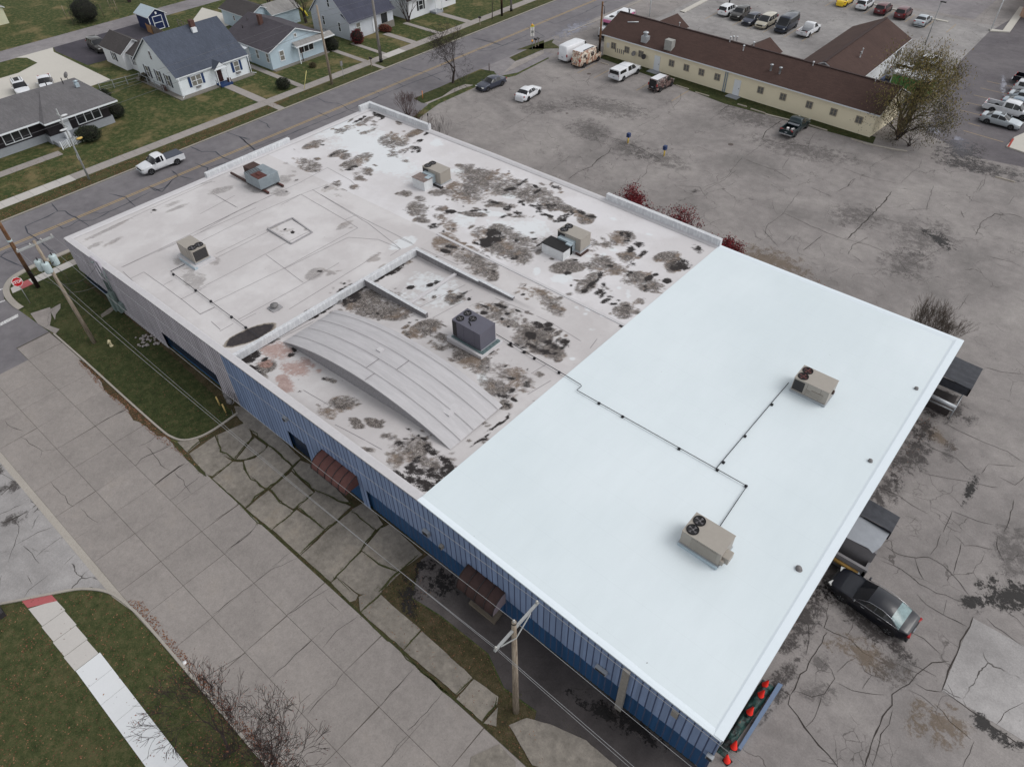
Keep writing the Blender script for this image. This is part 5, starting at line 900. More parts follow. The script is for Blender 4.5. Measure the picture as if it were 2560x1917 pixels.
q = rp('B', 1632, 1130)[0]; t = thing('vent_pipe', 'thin black antenna mast at the end of the raised parapet', 'antenna', (q.x, q.y, q.z)); m = MB(); m.tube([(0, 0, 0), (0, 0, 1.9)], .025); m.cyl((0, 0, 1.75), .07, .25); m.build('mast', 'fan_black', t); m = MB(); m.tube([(0, 0, .05), (.5, -.3, .04), (1.4, -.4, .04), (2.6, -.1, .04)], .015, 4); m.build('cable', 'fan_black', t)

# ================================================================ utility poles and wires
n = NT('pole_wood', .9); f = n.noise(4, 6, .7, sc=(3, 3, .25)); n.color(n.ramp(f, (.35, S(104, 92, 80)), (.5, S(138, 126, 112)), (.65, S(162, 152, 138)))); n.bump(f, .5, .02)
n = NT('pole_brown', .9); f = n.noise(3, 6, .75, sc=(2, 2, .4)); z = n.xyz()[2]; n.color(n.mix(n.step(z, 1.5, 3.5), S(40, 30, 26), n.ramp(f, (.4, S(84, 56, 38)), (.6, S(130, 100, 76)))))
n = NT('pole_grey', .85); f = n.noise(4, 6, .7, sc=(3, 3, .25)); n.color(n.ramp(f, (.35, S(104, 100, 98)), (.65, S(150, 146, 140))))
sm('arm_grey', S(150, 152, 152), .8, amt=.15); sm('insulator', S(186, 184, 180), .4); sm('wire', S(98, 98, 102), .5); sm('wire_pale', S(136, 136, 138), .5); sm('tank_grey', S(176, 190, 192), .4, .1, amt=.06)
def pole(label, x, y, h, r, mat, lean=(0, 0), group='utility poles'):
    t = thing('utility_pole', label, 'utility pole', (x, y, 0), 0, group); m = MB(); m.tube([(0, 0, -.3), (lean[0] * .5, lean[1] * .5, h * .5), (lean[0], lean[1], h)], [r, r * .82, r * .62], 10); m.build('pole', mat, t); return t
def insulators(t, pts):
    for p in pts: m = MB(); m.lathe(p, [(.03, 0), (.07, .03), (.04, .06), (.07, .1), (.04, .14), (.05, .18), (.001, .2)], 8); m.build('insulator', 'insulator', t)
t = pole('pale wooden utility pole with a long pale crossarm beside the white roof', -10.05, 11.25, 10.3, .19, 'pole_wood')
m = MB(); m.box(-.06, .06, -1.35, 1.75, 9.55, 9.68); m.tube([(0.08, -1.0, 9.6), (.12, 0, 8.9), (.08, 1.1, 9.6)], .035, 5); m.build('crossarm', 'arm_grey', t); insulators(t, [(0, -1.25, 9.68), (0, 1.65, 9.68), (0, 0, 10.28)]); m = MB(); m.cyl((0, 0, 10.22), .14, .06); m.build('pole_cap', 'fan_black', t)
t = pole('leaning wooden utility pole carrying three grey transformers', -58.35, 11.25, 10.4, .18, 'pole_wood', (-.25, -.15))
m = MB(); m.box(-.36, -.14, -1.55, 1.25, 10.05, 10.17); m.build('crossarm', 'arm_grey', t); insulators(t, [(-.25, -1.45, 10.17), (-.25, -.5, 10.17), (-.25, 1.15, 10.17), (-.25, .35, 10.17)])
for k, (dx, dy) in enumerate(((-.60, -.55), (.22, -.35), (-.45, .5))):
    m = MB(); m.lathe((dx, dy, 7.75), [(.001, 0), (.27, .02), (.29, .1), (.29, .82), (.27, .88), (.12, .95), (.001, .96)], 18); o = m.build('transformer', 'tank_grey', t); m = MB(); m.lathe((dx + .08, dy, 8.69), [(.05, 0), (.06, .1), (.03, .2), (.04, .26), (.001, .28)], 8); m.tube([(dx - .29, dy, 8.35), (dx, dy - .31, 8.4), (dx + .29, dy, 8.35)], .02, 4); m.build('bushing', 'dark_metal', o)
m = MB(); m.tube([(-.5, -.4, 8.2), (0, 0, 8.1), (-.3, .4, 8.2)], .05); m.tube([(.2, .1, 6.4), (.35, .3, 5.8), (.15, .1, 5.2)], .03, 5); m.tube([(.1, .3, 7.8), (.45, .5, 7.2), (.5, .5, 6.4)], .015, 4); m.build('bracket', 'dark_metal', t)
t = pole('rust brown utility pole behind the stop sign, dark at its foot', -70.5, 11.7, 13, .2, 'pole_brown', (-.15, -.1)); m = MB(); m.lathe((-.1, -.05, 5.1), [(.2, 0), (.22, .05), (.22, .2), (.18, .25)], 10); m.build('band', 'tank_grey', t); m = MB(); m.box(.1, .35, -.1, .05, 1.8, 1.95); m.build('bracket', 'fan_black', t)
t = pole('wooden utility pole on the verge before the pale blue house', -87.25, 61.1, 10.5, .2, 'pole_wood', (-.1, 0)); m = MB(); m.tube([(-.1, 0, 7.0), (-.3, .5, 7.4), (-.2, .9, 7.1)], .05, 6); m.build('bracket', 'dark_metal', t)
t = pole('grey utility pole with a black base band before the grey gabled house', -88.1, 71.35, 13, .23, 'pole_grey'); m = MB(); m.cyl((0, 0, 0), .26, .55, 12); m.build('base_band', 'fan_black', t); m = MB(); m.tube([(.1, 0, 0), (.3, .1, 1.4), (.25, .1, 2.4)], .03, 5); m.build('conduit', 'fan_black', t)
t = pole('brown utility pole beside a grey one at the top of the street', -87.75, 99.1, 12, .2, 'pole_brown')
t = pole('pale utility pole with a black base beside a brown one', -88.1, 102.0, 12, .2, 'pole_grey'); m = MB(); m.cyl((0, 0, 0), .24, .5, 12); m.build('base_band', 'fan_black', t)
t = pole('dark wooden utility pole against the end of the cream building', -63.6, 94.2, 7.6, .2, 'pole_brown'); m = MB(); m.tube([(.1, -.1, 7.2), (.5, -.1, 7.0), (.5, -.1, 6.0)], .04); m.build('bracket', 'fan_black', t)
t = pole('metal street light pole with crossarm beside the white pickup on the street', -87.35, 25.0, 8.4, .12, 'arm_grey')
m = MB(); m.box(-.9, .9, -.05, .05, 6.6, 6.7); m.box(-.6, .6, -.05, .05, 7.6, 7.7); m.tube([(0, 0, 5.0), (.6, .3, 5.3), (1.2, .5, 5.3)], .04); m.build('crossarm', 'arm_grey', t)
m = MB(); m.blob((0.2, -.3, 6.2), .2, .42, .10, .1); m.blob((-.1, .5, 7.5), .18, .38, .09, .1); m.blob((-.5, .1, 2.6), .2, .12, .45, .1); m.build('lamp_head', 'duct_white', t)
m = MB(); m.blob((1.3, .55, 5.25), .22, .35, .12); m.build('lamp_head', sm('lamp_yellow', S(190, 160, 90), .4), t)
# low pole in the lawn
t = thing('street_light', 'tall thin light pole standing at the near corner of the rear lot', 'street light', (-26.4, 129.2, 0), 0, 'parking lot lights'); m = MB(); m.tube([(0, 0, 0), (0, 0, 6.2)], [.09, .06]); m.build('pole', 'arm_grey', t); m = MB(); m.box(-.1, .7, -.15, .15, 6.15, 6.3); m.build('lamp_head', 'dark_metal', t)
t = thing('street_light', 'tall white light pole on the pale kerb island at the top right', 'street light', (-20.4, 142.3, 0), 0, 'parking lot lights'); m = MB(); m.tube([(0, 0, 0), (0, 0, 9)], [.12, .08]); m.build('pole', 'duct_white', t); m = MB(); m.box(-.1, .7, -.15, .15, 9, 9.15); m.build('lamp_head', 'dark_metal', t)
q = gp('C', 1460, 145)[0]; t = thing('street_light', 'white light pole behind the pink and white step van', 'street light', (q.x, q.y, 0), 0, 'parking lot lights'); m = MB(); m.tube([(0, 0, 0), (0, 0, 9)], [.12, .08]); m.build('pole', 'duct_white', t); m = MB(); m.box(-.1, .7, -.15, .15, 9, 9.15); m.build('lamp_head', 'dark_metal', t)
q = gp('R', 62, 55)[0]; t = thing('street_light', 'dark light pole beside the white crossover in the rear lot', 'street light', (q.x, q.y, 0), 0, 'parking lot lights'); m = MB(); m.tube([(0, 0, 0), (0, 0, 8)], [.12, .08]); m.build('pole', 'fan_black', t); m = MB(); m.box(-.1, .7, -.15, .15, 8, 8.15); m.build('lamp_head', 'fan_black', t)
def wire(label, a, b, sag=.5, r=.013, mat='wire_pale', n_=24, group='overhead wires'):
    r *= .8; a, b = Vector(a), Vector(b); m = MB(); m.tube([a.lerp(b, i / n_) - Vector((0, 0, sag * 4 * (i / n_) * (1 - i / n_))) for i in range(n_ + 1)], r, 4, cap=False)
    return tag(m.build('overhead_wire', mat), label, 'wire', group)
P3x, P3y = -10.05, 11.25
wire('upper overhead wire from the near end of the long crossarm toward the transformers', (P3x, P3y - 1.25, 9.85), (-58.6, 9.8, 10.2), .9, .016); wire('overhead wire lowest of the pair over the broken driveway slabs', (P3x, P3y - 1.2, 9.5), (-58.4, 11.0, 7.4), .8, .014)
wire('overhead wire from the top of the pale pole over the driveway', (P3x, P3y, 10.45), (-58.6, 11.6, 10.3), .7, .015); wire('overhead wire from the far end of the long crossarm passing before the blue wall', (P3x, P3y + 1.65, 9.85), (-58.6, 12.4, 10.3), .7, .015)
wire('overhead wire leaving the near crossarm end toward the bottom of the picture', (P3x, P3y - 1.25, 9.85), (30, 10, 9.8), .7, .016); wire('second overhead wire leaving the crossarm toward the bottom of the picture', (P3x, P3y - 1.2, 9.5), (30, 9.9, 9.2), .8, .014)
wire('overhead wire leaving the pole top past the corner of the white roof', (P3x, P3y, 10.45), (30, 11.3, 10.3), .6, .015); wire('overhead wire leaving the far crossarm end across the roof corner', (P3x, P3y + 1.65, 9.85), (30, 13, 9.9), .6, .015)
wire('drooping service cable from the transformer pole to the wall', (-58.2, 11.4, 6.3), (-60.6, 14.8, 5.2), .5, .02, 'pipe_dark'); wire('lower drooping service cable to the wall', (-58.3, 11.4, 5.4), (-60.2, 14.8, 3.9), .35, .012, 'wire'); wire('short dark cable between the two corner poles', (-58.3, 11.3, 6.2), (-70.4, 11.7, 1.9), .4, .02, 'pipe_dark')
for i, (h, r) in enumerate(((9.6, .016), (8.9, .014), (7.6, .02))): wire(('highest', 'middle', 'lowest')[i] + ' overhead wire along the house side of the street', (-87.3, -40, h + .5), (-87.3, 61, h), 1.0, r, 'wire', 40)
for i, (h, r) in enumerate(((9.6, .016), (8.9, .014), (7.4, .02))): wire(('highest', 'middle', 'lowest')[i] + ' overhead wire along the street past the pale blue house', (-87.3, 61, h), (-88, 99, h + .6), .7, r, 'wire', 30)
for i, y in enumerate((0, .5, 1.1)): wire(('first', 'second', 'third')[i] + ' overhead wire along the alley', (-141.3 + y, -60, 8.5 - y * .6), (-141.3 + y, 140, 9 - y * .6), 1.2, .022, 'wire_pale', 40)
wire('pale overhead wire crossing the far lawn beyond the alley', (-150, 0, 9), (-150, 120, 9), 1.5, .02, 'wire_pale', 40)
# ================================================================ street furniture
t = thing('stop_sign', 'red octagonal STOP sign on a thin steel post at the street corner', 'stop sign', (-68.55, 10.1, 0), 0)
m = MB(); m.tube([(0, 0, 0), (-.02, 0, 2.7)], .03, 6); m.build('post', 'arm_grey', t)
fwd = Vector((.62, -.62, .48)).normalized()
def octa(r, off, mat, name):
    m = MB(); pts = [(r * math.cos(R_(22.5 + 45 * k)), off, r * math.sin(R_(22.5 + 45 * k))) for k in range(8)]; m.face(pts); m.face([(x, off + .004, z) for x, y, z in pts][::-1]); return m.build(name, mat, t)
sign_rot = R_(84)
for r_, off, mt, nm in ((.46, -.030, sm('sign_white', S(224, 222, 222), .4, amt=.02), 'sign_border'), (.425, -.036, sm('sign_red', S(176, 24, 34), .45, amt=.04), 'sign_plate')):
    o = octa(r_, off, mt, nm); o.location = (0, 0, 2.45); o.rotation_euler = (R_(-12), 0, sign_rot)
def text(name, body, size, mat, parent, loc, rot, ext=.004):
    cu = bpy.data.curves.new(name, 'FONT'); cu.body = body; cu.size = size; cu.extrude = ext; cu.align_x = 'CENTER'; cu.align_y = 'CENTER'; cu.offset = size * .02
    tmp = bpy.data.objects.new(name, cu); me = bpy.data.meshes.new_from_object(tmp); bpy.data.objects.remove(tmp)
    o = bpy.data.objects.new(name, me); COL.objects.link(o); me.materials.clear(); me.materials.append(MATS[mat]); o.parent = parent; o.location = loc; o.rotation_euler = rot; return o
_n = Matrix.Rotation(sign_rot, 3, 'Z') @ Matrix.Rotation(R_(-12), 3, 'X') @ Vector((0, -.046, 0))
text('lettering', 'STOP', .36, 'sign_white', t, Vector((0, 0, 2.45)) + _n, (R_(78), 0, sign_rot))
t = thing('road_sign', 'yellow warning sign with two amber beacons and a white plate by the driveway', 'road sign', (-73.2, 89.7, 0), 0)
m = MB(); m.tube([(0, 0, 0), (0, 0, 4.0)], .05); m.build('post', 'arm_grey', t)
m = MB(); m.cbox((.0, 0, 2.05), .06, .62, 1.3, R_(-40)); m.build('sign_plate', sm('sign_pale', S(214, 212, 208), .5, amt=.15, scale=9), t); m = MB(); m.cbox((0, 0, 3.35), .06, .5, .35, R_(-40)); m.build('warning_plate', sm('sign_lime', S(206, 206, 70), .5), t)
text('lettering', '25', .42, 'dark_metal', t, (.05, -.06, 2.7), (R_(90), 0, R_(50)))
for z in (3.75, 1.45): m = MB(); m.cyl((.1, -.25, z), .17, .14, 14, 0, None, 'X'); m.build('beacon', sm('amber', S(214, 150, 60), .3), t)
def mailbox(label, x, y, twin=False):
    t = thing('mailbox', label, 'mailbox', (x, y, 0), 0, 'kerbside mailboxes')
    for k in range(2 if twin else 1):
        m = MB(); m.box(-.05, .05, k * .7 - .05, k * .7 + .05, 0, 1.1); m.build('post', 'pole_wood', t); m = MB(); m.box(-.25, .25, k * .7 - .11, k * .7 + .11, 1.1, 1.25); m.tube([(-.25, k * .7, 1.25), (.25, k * .7, 1.25)], .11, 12); m.build('letter_box', 'dark_metal' if k == 0 else 'old_grey', t)
    return t
q = gp('C', 478, 410)[0]; mailbox('pair of dark mailboxes on posts beside the warning sign', q.x, q.y, True); q = gp('c', 1325, 350)[0]; mailbox('pale mailbox on a post at the edge of the house lawn', q.x, q.y); q = gp('B', 1135, 575)[0]; mailbox('dark mailbox beside the grey utility pole', q.x, q.y); q = gp('b', 1655, 1085)[0]
t = thing('road_sign', 'back of a small sign on a thin post by the sidewalk', 'road sign', (q.x, q.y, 0)); m = MB(); m.tube([(0, 0, 0), (0, 0, 2.4)], .03); m.build('post', 'arm_grey', t); m = MB(); m.cbox((0, 0, 1.8), .03, .45, .65); m.build('sign_plate', 'old_grey', t)
def drop_box(label, x, y):
    t = thing('drop_box', label, 'post box', (x, y, 0), 0, 'blue boxes on yellow posts'); m = MB(); m.tube([(0, 0, 0), (0, 0, .85)], .09, 10); m.build('post', sm('post_yellow', S(206, 176, 80), .6, amt=.1), t, 0); m = MB(); m.box(-.2, .2, -.22, .22, .85, 1.35); m.build('box', sm('box_blue', S(44, 60, 98), .5, amt=.1), t, .03); m = MB(); m.cyl((0, 0, 0), .2, .04); m.build('footing', 'concrete_dark' if 'concrete_dark' in MATS else 'old_concrete', t); return t
drop_box('blue box on a yellow post, the left one of two in the cracked lot', -43.55, 72.2); drop_box('blue box on a yellow post, the right one nearer the big roof', -38.3, 72.1)
t = thing('fire_hydrant', 'pale weathered fire hydrant in the corner lawn', 'fire hydrant', (-56.8, 12.0, 0)); m = MB(); m.lathe((0, 0, 0), [(.16, 0), (.16, .06), (.11, .08), (.11, .5), (.15, .52), (.15, .56), (.12, .6), (.06, .7), (.001, .72)], 14); m.build('barrel', sm('hydrant_cream', S(196, 186, 152), .7, amt=.15), t); m = MB(); m.cyl((-.2, 0, .42), .05, .4, 10, 0, None, 'X'); m.cyl((0, -.2, .42), .06, .2, 10, 0, None, 'Y'); m.build('nozzle', 'hydrant_cream', t)
t = thing('gas_meter', 'grey gas meter with pipes against the ribbed wall', 'gas meter', (-42.3, 14.5, 0)); m = MB(); m.blob((0, 0, .7), .25, .2, .32); m.box(-.3, .05, -.15, .15, 1.0, 1.3); m.build('meter_body', 'old_grey', t); m = MB(); m.tube([(-.6, 0, 0), (-.6, 0, 1.3), (-.2, 0, 1.35), (.1, 0, 1.0)], .05); m.tube([(.2, 0, .4), (.5, .1, .8), (.6, .4, 1.6)], .04); m.tube([(.3, -.2, .03), (.8, -.4, .03), (1.3, -.2, .03), (1.4, .3, .03)], .03); m.build('piping', 'old_grey', t)
for i, (x, y, la) in enumerate(((-43.2, 14.0, 'yellow bollard left of the gas meter'), (-42.1, 13.85, 'yellow bollard nearest the driveway by the gas meter'))): t = thing('bollard', la, 'bollard', (x, y, 0), 0, 'bollards guarding the gas meter'); m = MB(); m.tube([(0, 0, 0), (-.05, 0, .95)], .06, 10); m.build('post', sm('bollard_pale', S(196, 170, 112), .7, amt=.15), t)
q = gp('B', 2150, 615)[0]; t = thing('marker_post', 'short dark red marker post at the end of the tree lawn', 'post', (q.x, q.y, 0)); m = MB(); m.tube([(0, 0, 0), (0, 0, 1.1)], .06); m.build('post', 'rust_brown', t)
q = gp('c', 535, 1365)[0]; t = thing('marker_post', 'short orange marker post in the strip of grass', 'post', (q.x, q.y, 0)); m = MB(); m.tube([(0, 0, 0), (0, 0, 1.0)], .06); m.cyl((0, 0, 1.0), .08, .06); m.build('post', sm('orange_post', S(196, 130, 84), .7), t)
q = gp('b', 1105, 1240)[0]; t = thing('guy_wire_guard', 'leaning yellow guy wire guard by the sidewalk', 'wire guard', (q.x, q.y, 0)); m = MB(); m.tube([(0, 0, 0), (-.1, 1.1, 2.3)], .045); m.build('guard', sm('guard_cream', S(206, 196, 130), .6), t)
q = gp('B', 620, 560)[0]; t = thing('lamp_post', 'rusty brown post in front of the pale blue house', 'post', (q.x - 2.0, q.y, 0)); m = MB(); m.tube([(0, 0, 0), (0, 0, 1.9)], .08); m.box(-.12, .12, -.12, .12, 1.9, 2.2); m.build('post', 'rust_brown', t)
for wn, x, y, r, la in (('C', 940, 640, .32, 'round manhole cover behind the wrapped cargo van'), ('R', 78, 1053, .33, 'round manhole cover in the cracked lot before the green pickup'), ('C', 750, 980, .18, 'small round drain cover in the middle of the lot')):
    q = gp(wn, x, y)[0]; m = MB(); m.lathe((q.x, q.y, .013), [(r, 0), (r, .014), (r * .9, .015), (.001, .016)], 20); tag(m.build('manhole_cover', sm('cast_iron', S(92, 84, 80), .7, .2, amt=.3)), la, 'manhole cover')
for k, (wn, x0, y0, x1, y1, la) in enumerate((('C', 1690, 740, 1800, 775, 'concrete wheel stop nearest the wrapped minivan'), ('C', 1855, 800, 1975, 835, 'concrete wheel stop beside the second white door'), ('R', 125, 762, 195, 782, 'short wheel stop below the downpipe'), ('R', 950, 1012, 1040, 1042, 'pale wheel stop near the willow'), ('R', 2000, 1290, 2145, 1330, 'pale wheel stop alone at the right edge of the lot'), ('R', 220, 795, 330, 830, 'wheel stop left of the dark green pickup'), ('R', 650, 915, 780, 955, 'wheel stop right of the dark green pickup'), ('C', 1040, 545, 1110, 565, 'wheel stop before the dark wooden pole'))):
    a, b = gp(wn, x0, y0, x1, y1); d = (b - a); m = MB(); L_ = d.length; Mx = Matrix.Translation((a + b) / 2) @ Matrix.Rotation(math.atan2(d.y, d.x), 4, 'Z')
    m.raw([Mx @ Vector(p) for p in [(-L_ / 2, -.1, 0), (L_ / 2, -.1, 0), (L_ / 2, .1, 0), (-L_ / 2, .1, 0), (-L_ / 2 + .05, -.06, .14), (L_ / 2 - .05, -.06, .14), (L_ / 2 - .05, .06, .14), (-L_ / 2 + .05, .06, .14)]], [(0, 1, 5, 4), (1, 2, 6, 5), (2, 3, 7, 6), (3, 0, 4, 7), (4, 5, 6, 7)]); tag(m.build('wheel_stop', sm('stop_concrete', S(158, 150, 140), .9, amt=.12)), la, 'wheel stop', 'concrete wheel stops')
m = MB(); ribbon(m, gp('R', 330, 835, 650, 915) , .25, .0, .12); ribbon(m, gp('R', 1040, 1045, 1250, 1090, 1360, 1105), .3, 0, .13); tag(m.build('kerb', 'kerb'), kind='structure')
m = MB(); ribbon(m, gp('R', 1470, 125, 1660, 165), .5, 0, .14); ribbon(m, gp('R', 2205, 60, 2080, 235, 1960, 225), 1.1, 0, .16); ribbon(m, gp('R', 1000, 5, 1190, 55, 1340, 90), .4, 0, .14); ribbon(m, gp('C', 1745, 110, 1990, -20), .9, 0, .14); m.build('kerb_island', 'pale_drive')['kind'] = 'structure'
m = MB(); m.poly(gp('V', 1990, 1290, 2085, 1180, 2500, 1000, 2600, 1500), 0, .16); o = m.build('kerb_island', 'pale_drive'); o['kind'] = 'structure'; m = MB(); ribbon(m, gp('V', 2020, 1285, 2080, 1185, z=.16), .22, .16, .17); m.build('kerb_paint', sm('kerb_red', S(150, 60, 50), .8, amt=.2))['kind'] = 'structure'
# tarp pile, cones and beam by the building's corner
m = MB(); vs = []; fs = []; nx_, ny_ = 10, 44
for j in range(ny_ + 1):
    for i in range(nx_ + 1):
        u, v_ = i / nx_, j / ny_; x = -.65 + .72 * u + .16 * (v_ - .3) - .2 * (1 - v_) * u; y = 16.5 + 5.1 * v_; e_ = min(u, 1 - u, v_ * 4, (1 - v_) * 4) * 4
        z = .03 + min(1, e_) * (.28 + .30 * mn.noise(Vector((x * 3.2, y * 1.7, 0))) + .12 * mn.noise(Vector((x * 9, y * 6, 0)))); vs.append((x, y, max(.03, z)))
for j in range(ny_):
    for i in range(nx_): a = j * (nx_ + 1) + i; fs.append((a, a + 1, a + nx_ + 2, a + nx_ + 1))
n = NT('tarp', .5, 0, .4); f = n.noise(2.3, 4, .7); n.color(n.ramp(f, (.40, S(26, 26, 26)), (.48, S(30, 52, 50)), (.60, S(44, 78, 74)), (.68, S(84, 66, 56)))); n.bump(n.noise(7, 4, .6), .8, .06)
m.raw(vs, fs, 0, True); tag(m.build('tarp', 'tarp'), 'crumpled dark green tarp along the foot of the end wall', 'tarp')
cone0 = None
for i, (x, y, la, tl) in enumerate(((-.28, 21.2, 'orange traffic cone farthest along the tarp, touching another', .7), (-.22, 20.55, 'orange traffic cone second from the far end of the tarp', .65), (-.25, 19.3, 'orange traffic cone alone in the middle of the tarp', .5), (-.05, 17.15, 'orange traffic cone at the near end of the tarp', .45), (.0, 16.45, 'orange traffic cone standing on the bare pavement at the building corner', .1))):
    if cone0 is None:
        t = cone0 = thing('traffic_cone', la, 'traffic cone', (x, y, .3 if i < 4 else .02), 0, 'orange traffic cones'); m = MB(); m.lathe((0, 0, 0), [(.19, .03), (.17, .05), (.045, .68), (.03, .7)], 18); m.build('cone_body', sm('cone_red', S(232, 44, 30), .5, amt=.03, spec=.4), t); m = MB(); m.box(-.2, .2, -.2, .2, 0, .035); m.build('cone_foot', 'fan_black', t)
    else: t = dup(cone0, la, (x, y, .3 if i < 4 else .02))
    t.rotation_euler = (.05 * i, .04, 0.4 + i)
m = MB(); m.poly([(.12, 17.3), (.30, 17.3), (.47, 21.9), (.22, 21.85)], .05, .28); tag(m.build('steel_beam', sm('beam_blue', S(106, 124, 150), .5, .2, amt=.1)), 'long blue grey painted beam lying beside the tarp', 'beam')
# rocks
m0 = None; rr = random.Random(3)
for i in range(46):
    a = rr.random(); x = -56.2 + 1.9 * rr.random() + a * .6; y = 13.7 + 1.2 * a + rr.uniform(-.2, .2); s = rr.uniform(.07, .17)
    if m0 is None:
        m = MB(); m.blob((0, 0, .4), 1, .8, .6, .7, 1.1, 8); m0 = m.build('rock', sm('rock_grey', S(150, 144, 142), .9, amt=.3)); o = m0
    else: o = m0.copy(); COL.objects.link(o)
    o.location = (x, y, .03); o.scale = (s, s, s); o.rotation_euler.z = rr.random() * 6
    tag(o, 'fist sized grey stone in the heap against the ribbed wall', 'rock', 'stones heaped at the wall')
q = gp('J', 1590, 760)[0]; m = MB(); m.lathe((q.x, q.y, .03), [(.14, 0), (.15, .03), (.001, .05)], 14); tag(m.build('lid', 'sign_white'), 'white round lid in the leaves by the kerb', 'lid'); 
m = MB(); q = gp('J', 10, 330)[0]; m.cbox((q.x - .3, q.y, 0), 1.5, .35, .45, R_(0)); tag(m.build('utility_vault', 'dark_metal'), 'dark low box half outside the left edge in the grass', 'utility box')
# ================================================================ vehicles
def carpaint(name, c, metal=0.0):
    if name in MATS: return name
    n = NT(name, .28, metal, .5); n.b.inputs['Coat Weight'].default_value = .4; n.b.inputs['Coat Roughness'].default_value = .06
    f = n.noise(1.5, 4, .6); n.color(n.vary(c, f, .06)); return name
for a, c, mt in (('paint_white', S(214, 216, 220), 0), ('paint_black', S(16, 19, 29), .1), ('paint_slate', S(66, 70, 84), .4), ('paint_silver', S(176, 184, 190), .4), ('paint_grey', S(120, 122, 126), .4), ('paint_navy', S(34, 42, 58), .3), ('paint_beige', S(186, 180, 164), .3), ('paint_maroon', S(88, 28, 36), .3), ('paint_yellow', S(226, 190, 40), 0), ('paint_green', S(28, 46, 50), .3), ('paint_bluegrey', S(132, 146, 158), .4), ('paint_umber', S(64, 62, 60), .4)): carpaint(a, c, mt)
sm('glass_dark', S(22, 24, 28), .12, 0, amt=.02, spec=.6); sm('glass_pale', S(110, 132, 134), .12, 0, amt=.3, spec=.6); sm('tyre', S(28, 28, 29), .9, amt=.1); sm('rim', S(150, 152, 156), .35, .6, amt=.05); sm('rim_dark', S(60, 60, 62), .4, .5); sm('light_clear', S(190, 192, 190), .2, 0, spec=.6); sm('light_red', S(150, 22, 26), .3); sm('trim_black', S(32, 32, 34), .6); sm('chrome', S(190, 192, 196), .2, .9); sm('bed_black', S(26, 26, 28), .8); sm('tonneau', S(74, 78, 88), .7, amt=.05); sm('plate', S(150, 154, 160), .5)
# each style: length, half width, stations (x, half width factor, belt z, roof z, glass?) from front (+x) to back
def car_mesh(L_, Wd, prof, belt, roofw, sill=.20, glassx=(), wind=None, rear=None, kind='car'):
    """prof: (x, top z). The body is one lofted shell; the faces of the windows go to a mesh of their own."""
    xs = [p[0] for p in prof]; W2 = Wd / 2; body = MB(); glass = MB(); rows = []
    for x, zt_ in prof:
        e_ = (L_ / 2 - abs(x)) ; tp = min(1.0, .70 + .30 * min(1, max(0, e_) / .62) ** .5); w_ = W2 * tp
        bz = min(belt(x), zt_ - .02); cab = max(0.0, zt_ - belt(x)); rw = w_ * .96 - min(cab, .55) * roofw
        if cab < .05: rw = w_ * .94
        rows.append([(0, sill), (w_ * .86, sill), (w_ * .99, sill + .10), (w_, sill + .32), (w_ * .985, bz - .10 if bz - .10 > sill + .34 else sill + .34), (w_ * .955, bz), (rw, zt_ - (.07 if cab > .05 else .012)), (rw * .86, zt_ - .008), (0, zt_ + (.015 if cab > .05 else .02))])
    n_ = 9
    def P_(i, j, s): y, z = rows[i][j]; return (xs[i], y * s, z)
    for s in (1, -1):
        for i in range(len(xs) - 1):
            xm = (xs[i] + xs[i + 1]) / 2
            for j in range(n_ - 1):
                q = [P_(i, j, s), P_(i, j + 1, s), P_(i + 1, j + 1, s), P_(i + 1, j, s)]
                if s < 0: q.reverse()
                g_ = False
                if j == 5 and any(a <= xm <= b for a, b in glassx) and rows[i][8][1] - rows[i][5][1] > .05 and rows[i + 1][8][1] - rows[i + 1][5][1] > .05: g_ = True
                if j in (6, 7) and any(a <= xm <= b for a, b in (wind, rear) if True): g_ = True
                (glass if g_ else body).face(q, 0, True)
        
    for i in (0, len(xs) - 1):
        pts = [P_(i, j, 1) for j in range(n_)] + [P_(i, j, -1) for j in range(n_ - 1, -1, -1)]
        body.face(pts if i else pts[::-1])
    return body, glass
STY = {}
def bel(*a): xs = [q[0] for q in a][::-1]; zs = [q[1] for q in a][::-1]; return lambda x: float(np.interp(x, xs, zs))
STY['sedan'] = dict(L=4.75, W=1.82, prof=[(2.37, .52), (2.33, .66), (2.2, .74), (1.8, .82), (1.3, .89), (1.0, .93), (.92, .97), (.55, 1.17), (.22, 1.36), (.0, 1.40), (-.3, 1.43), (-.36, 1.43), (-.8, 1.41), (-1.15, 1.34), (-1.45, 1.2), (-1.75, 1.04), (-1.85, 1.02), (-2.1, 1.0), (-2.28, .95), (-2.36, .70), (-2.38, .52)], belt=bel((2.4, .8), (1.0, .90), (-1.8, .97), (-2.4, .98)), roofw=.42, glass=((-1.25, -.36), (-.30, .6)), wind=(.22, .95), rear=(-1.75, -1.15))
STY['coupe'] = dict(STY['sedan'], L=4.5, W=1.84)
STY['hatch'] = dict(L=4.3, W=1.78, prof=[(2.14, .52), (2.1, .68), (1.95, .78), (1.5, .88), (1.1, .95), (1.0, 1.0), (.6, 1.25), (.3, 1.42), (0, 1.48), (-.3, 1.5), (-.36, 1.5), (-.9, 1.5), (-1.5, 1.44), (-1.6, 1.42), (-1.9, 1.12), (-2.0, 1.0), (-2.12, .85), (-2.15, .5)], belt=bel((2.2, .85), (1.0, .95), (-2.2, 1.02)), roofw=.35, glass=((-1.45, -.36), (-.30, .65)), wind=(.3, 1.02), rear=(-1.92, -1.58))
